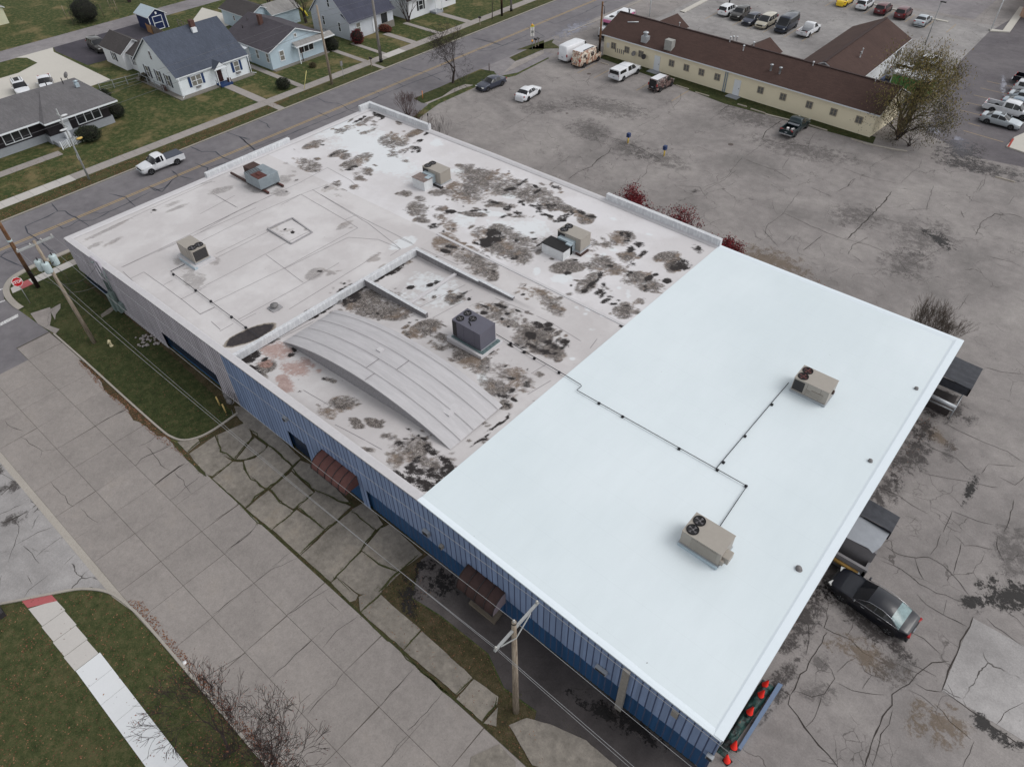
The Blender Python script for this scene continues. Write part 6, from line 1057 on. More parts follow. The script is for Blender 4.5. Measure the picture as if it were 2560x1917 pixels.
STY['suv'] = dict(L=4.65, W=1.88, prof=[(2.32, .60), (2.28, .82), (2.15, .92), (1.7, 1.0), (1.25, 1.06), (1.12, 1.10), (.75, 1.38), (.45, 1.60), (.1, 1.68), (-.3, 1.7), (-.36, 1.7), (-1.0, 1.7), (-1.06, 1.7), (-1.8, 1.64), (-1.95, 1.6), (-2.15, 1.3), (-2.25, 1.08), (-2.32, .95), (-2.33, .55)], belt=bel((2.4, .95), (1.1, 1.05), (-2.4, 1.10)), roofw=.26, glass=((-1.85, -1.08), (-1.0, -.36), (-.30, .8)), wind=(.45, 1.12), rear=(-2.2, -1.93), sill=.28)
STY['minivan'] = dict(L=5.0, W=1.95, prof=[(2.5, .55), (2.45, .75), (2.3, .86), (1.9, .98), (1.6, 1.06), (1.2, 1.30), (.75, 1.60), (.45, 1.70), (.1, 1.74), (0.04, 1.74), (-.9, 1.75), (-.96, 1.75), (-2.0, 1.72), (-2.2, 1.66), (-2.36, 1.3), (-2.42, 1.05), (-2.5, .9), (-2.5, .5)], belt=bel((2.5, .9), (1.5, 1.0), (-2.5, 1.06)), roofw=.24, glass=((-2.1, -.98), (-.88, .04), (.1, 1.0)), wind=(.6, 1.6), rear=(-2.38, -2.18), sill=.24)
STY['van'] = dict(L=5.9, W=2.02, prof=[(2.95, .6), (2.92, .95), (2.8, 1.1), (2.35, 1.25), (2.2, 1.32), (1.75, 1.85), (1.45, 2.3), (1.2, 2.42), (.8, 2.46), (.74, 2.46), (-1, 2.46), (-2.8, 2.45), (-2.93, 2.38), (-2.95, .55)], belt=bel((3, 1.1), (2.2, 1.28), (-3, 1.30)), roofw=.10, glass=((1.2, 2.0),), wind=(1.4, 2.3), rear=(-9, -8.9), sill=.3)
STY['smallvan'] = dict(L=4.7, W=1.85, prof=[(2.35, .55), (2.3, .8), (2.15, .92), (1.7, 1.05), (1.5, 1.12), (1.1, 1.45), (.8, 1.7), (.5, 1.82), (.2, 1.85), (.14, 1.85), (-2.1, 1.85), (-2.3, 1.8), (-2.35, 1.3), (-2.36, .5)], belt=bel((2.4, .95), (1.5, 1.1), (-2.4, 1.12)), roofw=.14, glass=((.2, 1.3),), wind=(.75, 1.55), rear=(-2.36, -2.28), sill=.25)
def wheels(t, L_, Wd, wb, xo, r=.33, rim='rim'):
    for sx in (1, -1):
        for sy in (1, -1):
            x = xo + sx * wb / 2; y = sy * (Wd / 2 - .11); m = MB(); m.cyl((x, y - .11, r), r, .22, 20, 0, None, 'Y'); o = m.build('wheel', 'tyre', t)
            m = MB(); yy = y + sy * .112
            m.raw([(x, yy, r)] + [(x + r * .62 * math.cos(k * math.pi / 10), yy, r + r * .62 * math.sin(k * math.pi / 10)) for k in range(20)], [((0, 1 + k, 1 + (k + 1) % 20) if sy < 0 else (0, 1 + (k + 1) % 20, 1 + k)) for k in range(20)])
            for k in range(5):
                a = k * 2 * math.pi / 5; m.face([(x + .02 * math.cos(a), yy + sy * .004, r + .02 * math.sin(a)), (x + r * .6 * math.cos(a - .12), yy + sy * .004, r + r * .6 * math.sin(a - .12)), (x + r * .6 * math.cos(a + .12), yy + sy * .004, r + r * .6 * math.sin(a + .12))], 1)
            m.build('rim', ['rim_dark' if rim == 'rim' else rim, 'rim' if rim == 'rim' else 'rim_dark'], o)
def arches(body, wb, xo, Wd, r, mi=1):
    for sx in (1, -1):
        for sy in (1, -1):
            x = xo + sx * wb / 2; y = sy * (Wd / 2 + .004); pts = [(x + (r + .07) * math.cos(a), y, r + (r + .07) * math.sin(a)) for a in [k * math.pi / 12 for k in range(-2, 15)]]
            body.face(pts if sy < 0 else pts[::-1], mi)
def lights(t, L_, Wd, zf, zr, big=False):
    for sy in (1, -1):
        m = MB(); m.cbox((L_ / 2 - .16, sy * (Wd / 2 - .30), zf), .24, .36, .12, sy * -.35); m.build('headlight', 'light_clear', t, .02)
        m = MB(); m.cbox((-L_ / 2 + .09, sy * (Wd / 2 - .27), zr), .14, .34, .15 if not big else .35, sy * .25); m.build('tail_light', 'light_red', t, .02)
    m = MB(); m.box(L_ / 2 - .06, L_ / 2 + .015, -Wd * .27, Wd * .27, zf - .16, zf + .04); m.build('grille', 'trim_black', t, .01)
    m = MB(); m.box(-L_ / 2 - .02, -L_ / 2 + .02, -.16, .16, zr - .2, zr - .08); m.build('number_plate', 'plate', t)
def mirrors(t, x, y, z, paint):
    for sy in (1, -1): m = MB(); m.cbox((x, sy * (y + .08), z), .12, .2, .13); m.build('wing_mirror', paint, t, .03)
def make_car(style, paint, label, cat='car', group='parked cars', glass='glass_dark', rim='rim', s=1.0, extra=None):
    q = STY[style]; L_, Wd = q['L'], q['W']; t = thing({'sedan': 'sedan_car', 'coupe': 'sedan_car', 'hatch': 'hatchback_car', 'suv': 'suv', 'minivan': 'minivan', 'van': 'cargo_van', 'smallvan': 'compact_van'}[style], label, cat, (0, 0, 0), 0, group)
    b, g_ = car_mesh(L_, Wd, q['prof'], q['belt'], q['roofw'], q.get('sill', .2), q['glass'], q['wind'], q['rear']); r = .33 if style in ('sedan', 'coupe', 'hatch', 'smallvan') else .36; wb = {'sedan': 2.78, 'coupe': 2.7, 'hatch': 2.6, 'suv': 2.7, 'minivan': 3.0, 'van': 3.6, 'smallvan': 2.9}[style]; xo = .02
    arches(b, wb, xo, Wd, r); bo = b.build('body', [paint, 'trim_black'], t, weld=True); 
    for p in bo.data.polygons: pass
    g_.build('windows', glass, t, weld=True)
    wheels(t, L_, Wd, wb, xo, r, rim); zf = {'sedan': .60, 'coupe': .6, 'hatch': .62, 'suv': .74, 'minivan': .72, 'van': .9, 'smallvan': .75}[style]; zr_ = {'sedan': .78, 'coupe': .78, 'hatch': .85, 'suv': .95, 'minivan': .95, 'van': 1.0, 'smallvan': .95}[style]
    lights(t, L_, Wd, zf, zr_, style in ('minivan', 'van', 'smallvan')); mirrors(t, {'van': 1.9, 'minivan': 1.2, 'smallvan': 1.2}.get(style, .78), Wd / 2, {'van': 1.35, 'minivan': 1.05, 'smallvan': 1.1, 'suv': 1.08}.get(style, .93), paint)
    m = MB(); m.box(-L_ / 2 - .01, -L_ / 2 + .1, -Wd * .42, Wd * .42, .3, .42); m.box(L_ / 2 - .1, L_ / 2 + .01, -Wd * .40, Wd * .40, .28, .38)
    for sy in (1, -1): m.box(-L_ * .27, L_ * .27, sy * Wd / 2 - .02, sy * Wd / 2 + .012, .24, .30)
    m.build('bumper_trim', 'trim_black', t)
    if extra: extra(t)
    return t
def put(t, x, y, hd): t.location = (x, y, t.location.z); t.rotation_euler.z = R_(hd); return t
def make_pickup(paint, label, cab='crew', bed='open', L_=5.6, W_=1.95, group='parked cars', topper=False, cat='pickup truck'):
    t = thing('pickup_truck', label, cat, (0, 0, 0), 0, group); h = L_ / 2; cb = {'crew': -.75, 'ext': -.35}[cab]     # cab back x
    prof = [(h, .62), (h - .05, .86), (h - .2, .98), (h - .9, 1.06), (h - 1.25, 1.10), (h - 1.35, 1.14), (h - 1.65, 1.42), (h - 1.9, 1.68), (h - 2.2, 1.76), (h - 2.5, 1.78), (h - 2.56, 1.78), (cb + .2, 1.77), (cb, 1.70), (cb - .06, 1.10)]
    b, g_ = car_mesh(L_, W_, prof, bel((h, .98), (h - 1.3, 1.08), (-h, 1.12)), .26, .32, ((cb + .12, h - 2.56), (h - 2.50, h - 1.5)), (h - 1.92, h - 1.33), (-9, -8.9))
    arches(b, L_ * .615, .08, W_, .37); b.build('body', [paint, 'trim_black'], t, weld=True); g_.build('windows', 'glass_dark', t, weld=True)
    m = MB(); w2 = W_ / 2 * .98; x0, x1 = -h, cb - .06
    for sy in (1, -1):
        a, c = (w2 - .10, w2) if sy > 0 else (-w2, -w2 + .10)
        m.box(x0 + .02, x1, a, c, .40, 1.08)
    m.box(x0, x0 + .08, -w2, w2, .45, 1.06); m.box(x1 - .06, x1, -w2 + .1, w2 - .1, .45, 1.08); m.box(x0 + .08, x1 - .06, -w2 + .1, w2 - .1, .45, .55, 1); m.build('bed', [paint, 'bed_black'], t, .015)
    if bed == 'tonneau': m = MB(); m.box(x0 + .03, x1 - .01, -w2 + .04, w2 - .04, 1.09, 1.13); m.build('bed_cover', 'tonneau', t, .01)
    if topper:
        m = MB(); vs = []
        for x in (x0 + .05, x1 - .02):
            vs += [(x, -w2, 1.08), (x, -w2 + .12, 1.70), (x, -w2 + .3, 1.76), (x, w2 - .3, 1.76), (x, w2 - .12, 1.70), (x, w2, 1.08)]
        m.raw(vs, [(0, 1, 7, 6)[::-1], (1, 2, 8, 7)[::-1], (2, 3, 9, 8)[::-1], (3, 4, 10, 9)[::-1], (4, 5, 11, 10)[::-1], (0, 1, 2, 3, 4, 5)[::-1], (6, 7, 8, 9, 10, 11)]); o = m.build('truck_cap', paint, t)
        m = MB()
        for sy in (1, -1): m.face([(x0 + .25, sy * (w2 - .02), 1.2), (x1 - .2, sy * (w2 - .02), 1.2), (x1 - .3, sy * (w2 - .095), 1.6), (x0 + .3, sy * (w2 - .095), 1.6)][::1 if sy < 0 else -1])
        m.face([(x0 + .03, -w2 + .15, 1.15), (x0 + .03, -w2 + .22, 1.62), (x0 + .03, w2 - .22, 1.62), (x0 + .03, w2 - .15, 1.15)]); m.build('cap_window', 'glass_dark', o)
    m = MB(); m.face([(cb - .02, -.62, 1.16), (cb - .02, .62, 1.16), (cb + .06, .55, 1.6), (cb + .06, -.55, 1.6)][::-1]); m.build('rear_window', 'glass_dark', t)
    m = MB(); m.box(x0 - .12, x0, -w2 * .95, w2 * .95, .45, .6); m.box(h - .03, h + .08, -w2 * .92, w2 * .92, .42, .58); m.build('bumper', 'chrome', t, .02)
    wheels(t, L_, W_, L_ * .615, .08, .37); lights(t, L_, W_, .82, .92, False); mirrors(t, h - 1.75, W_ / 2 + .03, 1.12, paint); return t
# the black sedan by the white roof
def chrome_line(t):
    m = MB()
    for sy in (1, -1): m.tube([(1.0, sy * .90, .93), (.3, sy * .87, .99), (-.9, sy * .87, 1.02), (-1.7, sy * .86, 1.0)], .012, 4); m.tube([(.75, sy * .83, 1.06), (.1, sy * .72, 1.38), (-.6, sy * .69, 1.43), (-1.3, sy * .72, 1.28), (-1.75, sy * .8, 1.04)], .014, 4)
    m.build('window_trim', 'chrome', t)
    for sy in (1, -1):
        for x in (.15, -.85): m = MB(); m.box(x, x + .2, sy * .915 - .015, sy * .915 + .02, .82, .85); m.build('door_handle', 'chrome', t)
a, b = gp('O', 525, 470, 832, 690); t = make_car('sedan', 'paint_black', 'black four door sedan parked nose in at the foot of the white roofed wall', extra=chrome_line)
d = (a - b).normalized(); nl = Vector((-d.y, d.x, 0)); cpt = (a + b) / 2 - nl * .82
if cpt.y < 20: pass
c1, c2 = (a + b) / 2 + nl * .85, (a + b) / 2 - nl * .85
cc = c1 if c1.y > c2.y else c2
put(t, cc.x, cc.y, math.degrees(math.atan2(d.y, d.x))); t.scale = (1.06, 1.06, 1.03)
for k in kids(t):
    if k.name.startswith('windows'):
        k.data.materials.append(MATS['glass_pale'])
        for p in k.data.polygons:
            if p.center.x < -1.0 and abs(p.normal.z) > .5: p.material_index = 1
def placew(t, wn, fx, fy, rx, ry, half=.85):
    """stand a car on the ground by the feet of the front and rear wheels on its near side"""
    a, b = gp(wn, fx, fy, rx, ry); d = (a - b).normalized(); nl = Vector((-d.y, d.x, 0)); c1, c2 = (a + b) / 2 + nl * half, (a + b) / 2 - nl * half
    c = c1 if c1.length > c2.length else c2; return put(t, c.x, c.y, math.degrees(math.atan2(d.y, d.x)))
t = make_car('sedan', 'paint_slate', 'dark slate sedan parked beside the tree lawn, nose toward the street corner'); put(t, -66.9, 75.0, -88)
placew(t, 'c', 1430, 1270, 1640, 1185)
t = make_car('coupe', 'paint_white', 'white sedan parked alone in the lot, tail toward the camera', rim='rim_dark'); placew(t, 'c', 2140, 1305, 1985, 1405)
t = make_car('van', 'paint_white', 'plain white high roof cargo van behind the wrapped one', 'cargo van'); put(t, -66.1, 91.2, 88)
# wrapped vans with food pictures
def m_wrap(name, base, c1, c2, dk):
    n = NT(name, .35, 0, .5); f = n.noise(1.6, 3, .5, dist=1.2); g = n.noise(3.7, 4, .6, dist=.8, off=6)
    z = n.xyz()[2]; c = n.mix(n.step(f, .50, .54), base, c1); c = n.mix(n.step(g, .54, .58), c, c2); c = n.mix(n.step(n.noise(2.6, 3, .6, off=15), .60, .63), c, dk); n.color(c)
m_wrap('wrap_cream', S(208, 200, 184), S(168, 132, 112), S(128, 92, 78), S(66, 56, 54)); m_wrap('wrap_dark', S(44, 40, 42), S(92, 70, 68), S(160, 142, 136), S(34, 30, 32))
t = make_car('van', 'wrap_cream', 'high roof delivery van wrapped in cream with brown and orange food pictures', 'delivery van'); put(t, -63.3, 90.5, 88); t.scale = (.92, .94, .98)
m = MB(); m.box(-2.7, .9, -.9, .9, 2.462, 2.475); m.build('roof_panel', 'paint_white', t); m = MB(); m.box(-2.0, .6, -.86, -.72, 2.475, 2.53); m.build('roof_vent', 'trim_black', t); m = MB(); m.cyl((.2, -1.02, 1.6), .36, .02, 18, 0, None, 'Y'); m.cyl((-1.7, -1.02, 1.7), .26, .02, 18, 0, None, 'Y'); m.build('emblem', 'wrap_dark', t)
t = make_pickup('paint_white', 'white pickup with a matching cap over its bed, parked by the cream building', 'crew', 'open', 5.7, 1.98, topper=True); put(t, -55.9, 89.8, 89)
t = make_car('smallvan', 'wrap_dark', 'small dark delivery van wrapped in brown food pictures with a white roof', 'delivery van'); put(t, -49.6, 89.5, 87); t.scale = (.93, .95, .95)
m = MB(); m.box(-2.15, .3, -.62, .62, 1.868, 1.88); m.build('roof_panel', 'paint_white', t)
t = make_pickup('paint_green', 'dark green pickup parked tail out before the cream building', 'ext', 'open', 5.2, 1.86); put(t, -29.2, 88.2, 89)
m = MB(); m.cbox((-1.4, .3, .56), .35, .3, .3, .4); m.cbox((-1.0, -.2, .56), .5, .25, .2, -.3); m.build('cargo', 'sign_white', t); m = MB(); m.box(-.82, -.35, -.7, .7, 1.09, 1.16); m.build('tool_box', 'sheet_metal', t)
t = make_pickup('paint_white', 'white extended cab pickup with a grey bed cover driving on the street', 'ext', 'tonneau', 5.35, 1.85, 'vehicles on the street'); put(t, -83.4, 32.1, -92)
# step van behind the cream building
t = thing('step_van', 'large white step van with a pink band behind the cream building', 'step van', (0, 0, 0)); m = MB()
pr = [(3.6, .6, 1.5), (3.55, .6, 1.75), (2.6, .6, 1.85), (2.35, .6, 2.9), (2.2, .6, 3.05), (-3.6, .6, 3.05)]; vs = []
for x, z0_, z1_ in pr: vs += [(x, -1.12, z0_), (x, -1.12, z1_), (x, 1.12, z1_), (x, 1.12, z0_)]
fs = []
for i in range(len(pr) - 1):
    for j in range(4): a = i * 4 + j; b = i * 4 + (j + 1) % 4; fs.append((a, b, b + 4, a + 4))
fs += [(0, 3, 2, 1), (20, 21, 22, 23)]; m.raw(vs, fs); m.build('body', 'paint_white', t, .05)
m = MB(); m.box(-3.62, 2.32, -1.14, 1.14, 2.45, 2.85); m.box(2.2, 2.50, -1.13, 1.13, 2.35, 2.75); m.build('pink_band', sm('paint_pink', S(206, 120, 160), .4), t); m = MB(); m.box(2.30, 2.62, -1.0, 1.0, 1.9, 2.35); m.build('windscreen', 'glass_dark', t, .02); m = MB(); m.box(3.5, 3.8, -1.1, 1.1, .45, .7); m.build('bumper', 'trim_black', t)
m = MB(); m.box(-.9, -.3, -.3, .3, 3.05, 3.35); m.cyl((-.2, .1, 3.05), .2, .4); m.build('roof_ventilator', 'galvanised', t); m = MB(); m.box(1.2, 1.9, -.4, .2, 3.05, 3.15); m.build('roof_hatch', 'trim_black', t); wheels(t, 7.2, 2.2, 4.2, .1, .42); put(t, -66.9, 103.6, -88)
lights(t, 7.2, 2.1, 1.05, 1.2, True)
# rear lot row
rows = [('suv', 'paint_white', -57.6, 123.9, -92, 'white crossover, leftmost of the rear lot row'), ('suv', 'paint_umber', -55.1, 123.4, -89, 'dark crossover between a white crossover and a dark hatchback in the rear lot'), ('hatch', 'paint_slate', -52.3, 122.0, -90, 'dark blue grey hatchback beside the beige minivan'), ('minivan', 'paint_beige', -49.8, 122.3, -90, 'pale beige minivan in the rear lot row')]
for st, pn, x, y, hd, la in rows:
    t = make_car(st, pn, la, {'suv': 'suv', 'hatch': 'hatchback', 'minivan': 'minivan'}[st]); put(t, x, y, hd + (180 if x == -57.6 else 0))
t = make_car('van', 'paint_navy', 'navy passenger van between the beige minivan and the white pickup', 'van'); put(t, -46.4, 122.6, -90); t.scale = (.95, .98, .92)
m = MB()
for sy in (-1, 1): m.face([(-2.6, sy * 1.012, 1.35), (1.1, sy * 1.012, 1.35), (1.1, sy * .945, 2.1), (-2.6, sy * .945, 2.1)][::1 if sy < 0 else -1])
m.build('side_window', 'glass_dark', t)
t = make_pickup('paint_white', 'white pickup at the right end of the rear lot row, bed toward the camera', 'ext', 'open', 5.3, 1.9); put(t, -42.7, 122.9, 88)
for st, pn, x, y, hd, la, ct in (('coupe', 'paint_yellow', -44.1, 141.3, 90, 'bright yellow car at the top edge of the picture', 'car'), ('suv', 'paint_white', -40.6, 141.2, 90, 'white crossover beside the yellow car', 'suv'), ('suv', 'paint_maroon', -37.2, 140.6, 90, 'maroon crossover beside the white one in the far row', 'suv'), ('suv', 'paint_maroon', -33.8, 140.5, 90, 'maroon crossover between its twin and the silver sedan', 'suv'), ('sedan', 'paint_silver', -30.1, 139.0, 90, 'silver sedan at the right end of the far row', 'sedan')):
    t = make_car(st, pn, la, ct); put(t, x, y, hd)
# right edge cars
t = make_car('sedan', 'paint_silver', 'silver sedan nearest the red painted kerb at the right edge', 'sedan'); put(t, -9.85, 106.1, -1)
m = MB(); m.box(-.35, .15, -.35, .35, 1.432, 1.44); m.build('sunroof', 'glass_dark', t)
t = make_pickup('paint_white', 'white crew cab pickup behind the silver sedan at the right edge', 'crew', 'open', 5.9, 1.95); put(t, -9.9, 110.0, -2)
for st, pn, x, y, la, ct in (('sedan', 'paint_bluegrey', gp('R', 2030, 765)[0].x + 2.4, 112.7, 'blue grey sedan just behind the white crew cab pickup', 'sedan'), ('sedan', 'paint_silver', gp('R', 2062, 735)[0].x + 2.4, 115.5, 'silver sedan between the blue grey sedan and the white crossover', 'sedan'), ('suv', 'paint_white', gp('R', 2100, 680)[0].x + 2.4, 118.6, 'white crossover before the black pickup at the right edge', 'suv')):
    t = make_car(st, pn, la, ct); put(t, x, y, 0)
t = make_pickup('paint_black', 'black pickup farthest along the right edge row', 'crew', 'open'); put(t, gp('R', 2085, 630)[0].x + 2.9, 122.2, 0)
# behind the willow
q = gp('V', 790, 440)[0]
t = make_car('suv', 'paint_white', 'white vehicle glimpsed through the top of the willow', 'suv'); q = gp('V', 800, 440)[0]; put(t, q.x, q.y, 0)
t = make_car('hatch', 'paint_white', 'white car glimpsed at the far side of the willow', 'car'); q = gp('V', 1060, 300)[0]; put(t, q.x, q.y, 80)
t = thing('box_truck', 'white roofed delivery truck with a green side, half hidden by the willow', 'box truck', (0, 0, 0)); m = MB(); m.box(-3.2, 1.8, -1.15, 1.15, .8, 3.0); m.build('box', 'duct_white', t, .02); m = MB(); m.box(-3.1, 1.7, -1.17, -1.155, .85, 2.7); m.box(-3.1, 1.7, 1.155, 1.17, .85, 2.7); m.box(1.8, 1.82, -1.1, 1.1, .9, 2.8); m.box(-3.22, -3.2, -1.1, 1.1, .9, 2.8); m.build('green_panel', sm('truck_green', S(72, 124, 66), .5), t)
m = MB(); m.box(1.85, 3.3, -1.0, 1.0, .5, 1.6); m.build('cab', 'box_blue', t, .1); m = MB(); m.box(1.85, 2.7, -.95, .95, 1.6, 2.2); m.build('cab_top', 'glass_dark', t, .1); wheels(t, 6.4, 2.2, 3.8, 0, .42); q = gp('V', 760, 700)[0]; put(t, q.x - .5, q.y + 1.0, 175)
t = make_pickup('paint_white', 'white pickup on the pale driveway behind the ranch house', 'ext', 'open', 5.3, 1.85); q = gp('a', 760, 1130)[0]; put(t, q.x - 1.2, q.y, 180 - 200); t.rotation_euler.z = R_(-18); t.location = (-118.9, 34.3, 0)
m = MB(); t2 = make_car('suv', 'paint_white', 'white suv with roof rails half hidden by the ranch roof', 'suv'); t2.location = (-120.0, 31.2, 0); t2.rotation_euler.z = R_(-12)
for sy in (-.55, .55): m.tube([(.2, sy, 1.76), (-1.7, sy, 1.76)], .03, 5)
m.box(-1.5, .0, -.35, .3, 1.715, 1.73); m.build('roof_rail', 'trim_black', t2)
t = make_car('suv', 'paint_umber', 'dark bronze suv on the black driveway by the white garage', 'suv'); placew(t, 'a', 1365, 745, 1240, 675); t.scale = (1.05, 1.02, 1.05)
# ================================================================ houses
def m_siding(name, c, amt=.05):
    n = NT(name, .6); z = n.xyz()[2]; s = n.math('FRACT', n.math('MULTIPLY', z, 6.5)); f = n.noise(.8, 5, .6); n.color(n.mix(n.math('MULTIPLY', n.step(s, .14, .04), .45), n.vary(c, f, amt), tuple(v * .45 for v in c))); n.bump(s, .5, .03); return n.m
def m_shingle(name, c, amt=.2):
    n = NT(name, .95); f = n.noise(7, 5, .75, sc=(1, 1, 1)); g = n.noise(.5, 4, .6); b = n.t.nodes.new('ShaderNodeTexBrick'); b.inputs['Scale'].default_value = 1.0; b.inputs['Brick Width'].default_value = .5; b.inputs['Row Height'].default_value = .16; b.inputs['Mortar Size'].default_value = .012
    b.inputs['Color1'].default_value = (.9, .9, .9, 1); b.inputs['Color2'].default_value = (.62, .62, .62, 1); b.inputs['Mortar'].default_value = (.5, .5, .5, 1); n.L(n.tc, b.inputs['Vector'])
    col = n.vary(n.vary(c, f, amt), g, .12); mx = n.t.nodes.new('ShaderNodeMix'); mx.data_type = 'RGBA'; mx.blend_type = 'MULTIPLY'; mx.inputs[0].default_value = .55; n.L(col, mx.inputs[6]); n.L(b.outputs['Color'], mx.inputs[7]); n.color(n.mix(n.math('MULTIPLY', n.step(n.noise(.25, 5, .7, off=3), .5, .65), .3), mx.outputs[2], tuple(v * .55 for v in c))); n.bump(f, .4, .02); return n.m
m_siding('siding_white', S(224, 230, 234)); m_siding('siding_blue', S(180, 197, 208)); m_siding('siding_grey', S(194, 199, 207)); m_siding('siding_bright', S(222, 224, 228)); m_siding('siding_dark', S(40, 36, 40), .3); m_siding('siding_cream', S(204, 204, 178))
m_shingle('shingle_blue', S(80, 86, 99)); m_shingle('shingle_slate', S(74, 76, 90)); m_shingle('shingle_grey', S(108, 106, 108)); m_shingle('shingle_char', S(80, 76, 82)); m_shingle('shingle_brown', S(78, 60, 55), .22); m_shingle('shingle_dkgrey', S(76, 72, 72)); m_shingle('shingle_pale', S(150, 148, 146))
sm('trim_white', S(216, 220, 224), .5, amt=.03); sm('glass_house', S(44, 46, 50), .15, spec=.6, amt=.2); sm('glass_light', S(120, 118, 112), .2, spec=.5, amt=.3); sm('shutter_blue', S(36, 58, 98), .6); sm('shutter_navy', S(34, 38, 56), .6); sm('stone_foot', S(122, 118, 112), .9, amt=.4, scale=9); sm('brick_red', S(86, 62, 56), .9, amt=.3, scale=8); sm('door_dark', S(56, 34, 36), .5); sm('block_pale', S(146, 150, 156), .85, amt=.1); sm('wood_fence', S(112, 104, 98), .9, amt=.25, scale=5); sm('wood_tan', S(150, 114, 80), .9, amt=.2)
def gable(root, x0, x1, y0, y1, ze, zr, axis, wallm, roofm, oh=.35, th=.14, z0=0.0, nm='roof', ridge=None):
    """walls with gables and a pitched roof; axis = direction of the ridge"""
    m = MB()
    if axis == 'y':
        r = (x0 + x1) / 2 if ridge is None else ridge
        m.raw([(x0, y0, z0), (x1, y0, z0), (x1, y1, z0), (x0, y1, z0), (x0, y0, ze), (x1, y0, ze), (x1, y1, ze), (x0, y1, ze), (r, y0, zr), (r, y1, zr)], [(1, 0, 4, 8, 5)[::-1], (3, 2, 6, 9, 7)[::-1], (0, 3, 7, 4)[::-1], (2, 1, 5, 6)[::-1]])
    else:
        r = (y0 + y1) / 2 if ridge is None else ridge
        m.raw([(x0, y0, z0), (x1, y0, z0), (x1, y1, z0), (x0, y1, z0), (x0, y0, ze), (x1, y0, ze), (x1, y1, ze), (x0, y1, ze), (x0, r, zr), (x1, r, zr)], [(0, 1, 5, 4), (2, 3, 7, 6), (3, 0, 4, 8, 7), (1, 2, 6, 9, 5)])
    m.build('wall', wallm, root)
    m = MB(); fas = MB()
    for s in (-1, 1):
        if axis == 'y':
            xe = x0 if s < 0 else x1; run = abs(xe - r); sl = (zr - ze) / run; e = xe + s * oh; zz = ze - sl * oh
            q = [(e, y0 - oh, zz), (e, y1 + oh, zz), (r, y1 + oh, zr), (r, y0 - oh, zr)]; 
        else:
            ye = y0 if s < 0 else y1; run = abs(ye - r); sl = (zr - ze) / run; e = ye + s * oh; zz = ze - sl * oh
            q = [(x0 - oh, e, zz), (x1 + oh, e, zz), (x1 + oh, r, zr), (x0 - oh, r, zr)]
        up = (Vector(q[1]) - Vector(q[0])).cross(Vector(q[2]) - Vector(q[1]))
        if up.z < 0: q = q[::-1]
        lo = [(a, b, c + .02) for a, b, c in q]; hi = [(a, b, c + th) for a, b, c in q]
        m.raw(lo + hi, [(4, 5, 6, 7), (3, 2, 1, 0)]); fas.raw([(a, b, c + .0) for a, b, c in q] + [(a, b, c + th - .012) for a, b, c in q], [(0, 1, 5, 4), (1, 2, 6, 5), (2, 3, 7, 6), (3, 0, 4, 7)])
    m.build(nm, roofm, root); fas.build('fascia', 'trim_white', root)
def win(root, c, facing, w_, h_, glass='glass_house', shut=None, bars=1, nm='window', mull=0, frame='trim_white'):
    """window on an outer wall: c = centre of the sill line, facing = outward axis"""
    ax = {'E': Vector((1, 0, 0)), 'W': Vector((-1, 0, 0)), 'S': Vector((0, -1, 0)), 'N': Vector((0, 1, 0))}[facing]; rt = Vector((0, 0, 1)).cross(ax); c = Vector(c)
    def bx_(m, u0, u1, z0_, z1_, d0, d1):
        vs = [c + rt * u + ax * d + Vector((0, 0, z)) for z in (z0_, z1_) for d in (d0, d1) for u in (u0, u1)]; m.raw(vs, [(0, 1, 3, 2), (4, 6, 7, 5), (0, 4, 5, 1), (2, 3, 7, 6), (0, 2, 6, 4), (1, 5, 7, 3)])
    m = MB(); f = .09; bx_(m, -w_ / 2 - f, -w_ / 2, -f, h_ + f, 0, .07); bx_(m, w_ / 2, w_ / 2 + f, -f, h_ + f, 0, .07); bx_(m, -w_ / 2, w_ / 2, h_, h_ + f, 0, .07); bx_(m, -w_ / 2, w_ / 2, -f, 0, 0, .09)
    if bars: bx_(m, -w_ / 2, w_ / 2, h_ * .48, h_ * .53, 0, .05)
    for k in range(mull): u = -w_ / 2 + w_ * (k + 1) / (mull + 1); bx_(m, u - .05, u + .05, 0, h_, 0, .06)
    fo = m.build(nm, frame, root); m = MB(); bx_(m, -w_ / 2, w_ / 2, 0, h_, 0, .03); m.build('pane', glass, fo)
    if shut:
        for s in (-1, 1): m = MB(); a = s * (w_ / 2 + f + .03); b = s * (w_ / 2 + f + .38); bx_(m, min(a, b), max(a, b), -.05, h_ + .05, 0, .05); m.build('shutter', shut, fo)
    return fo
def hbox(root, nm, mat, *b, bev=0): m = MB(); m.box(*b); return m.build(nm, mat, root, bev)
# cream storefront building with brown roofs (stands slightly askew)
BB = thing('cream_building', 'long low cream walled building with brown shingle roofs and a row of small windows', 'building', (-63.4, 95.0, 0), R_(-3.65))
L_ = 42.3
gable(BB, 0, L_, 0, 8.2, 3.15, 5.0, 'x', sm('stucco_cream', S(228, 218, 192), .85, amt=.03, scale=.8), 'shingle_brown', .5, .16)
hbox(BB, 'ridge_cap', sm('ridge_dark', S(56, 42, 40), .8), -.4, L_ + .4, 3.95, 4.25, 5.14, 5.22)
for i, u in enumerate((1.9, 4.6, 7.2, 13.0, 15.5, 18.1, 20.6, 29.8, 32.9, 36.6)): pass
WX = [gp('C', *q)[0] for q in ((1150, 430), (1265, 465), (1385, 505), (1648, 585), (1775, 625), (1905, 660), (2040, 705))] + [gp('R', *q)[0] for q in ((288, 690), (450, 740), (640, 800), (815, 855), (1000, 910))]
Mi = (Matrix.Translation((-63.4, 95.0, 0)) @ Matrix.Rotation(R_(-3.65), 4, 'Z')).inverted()
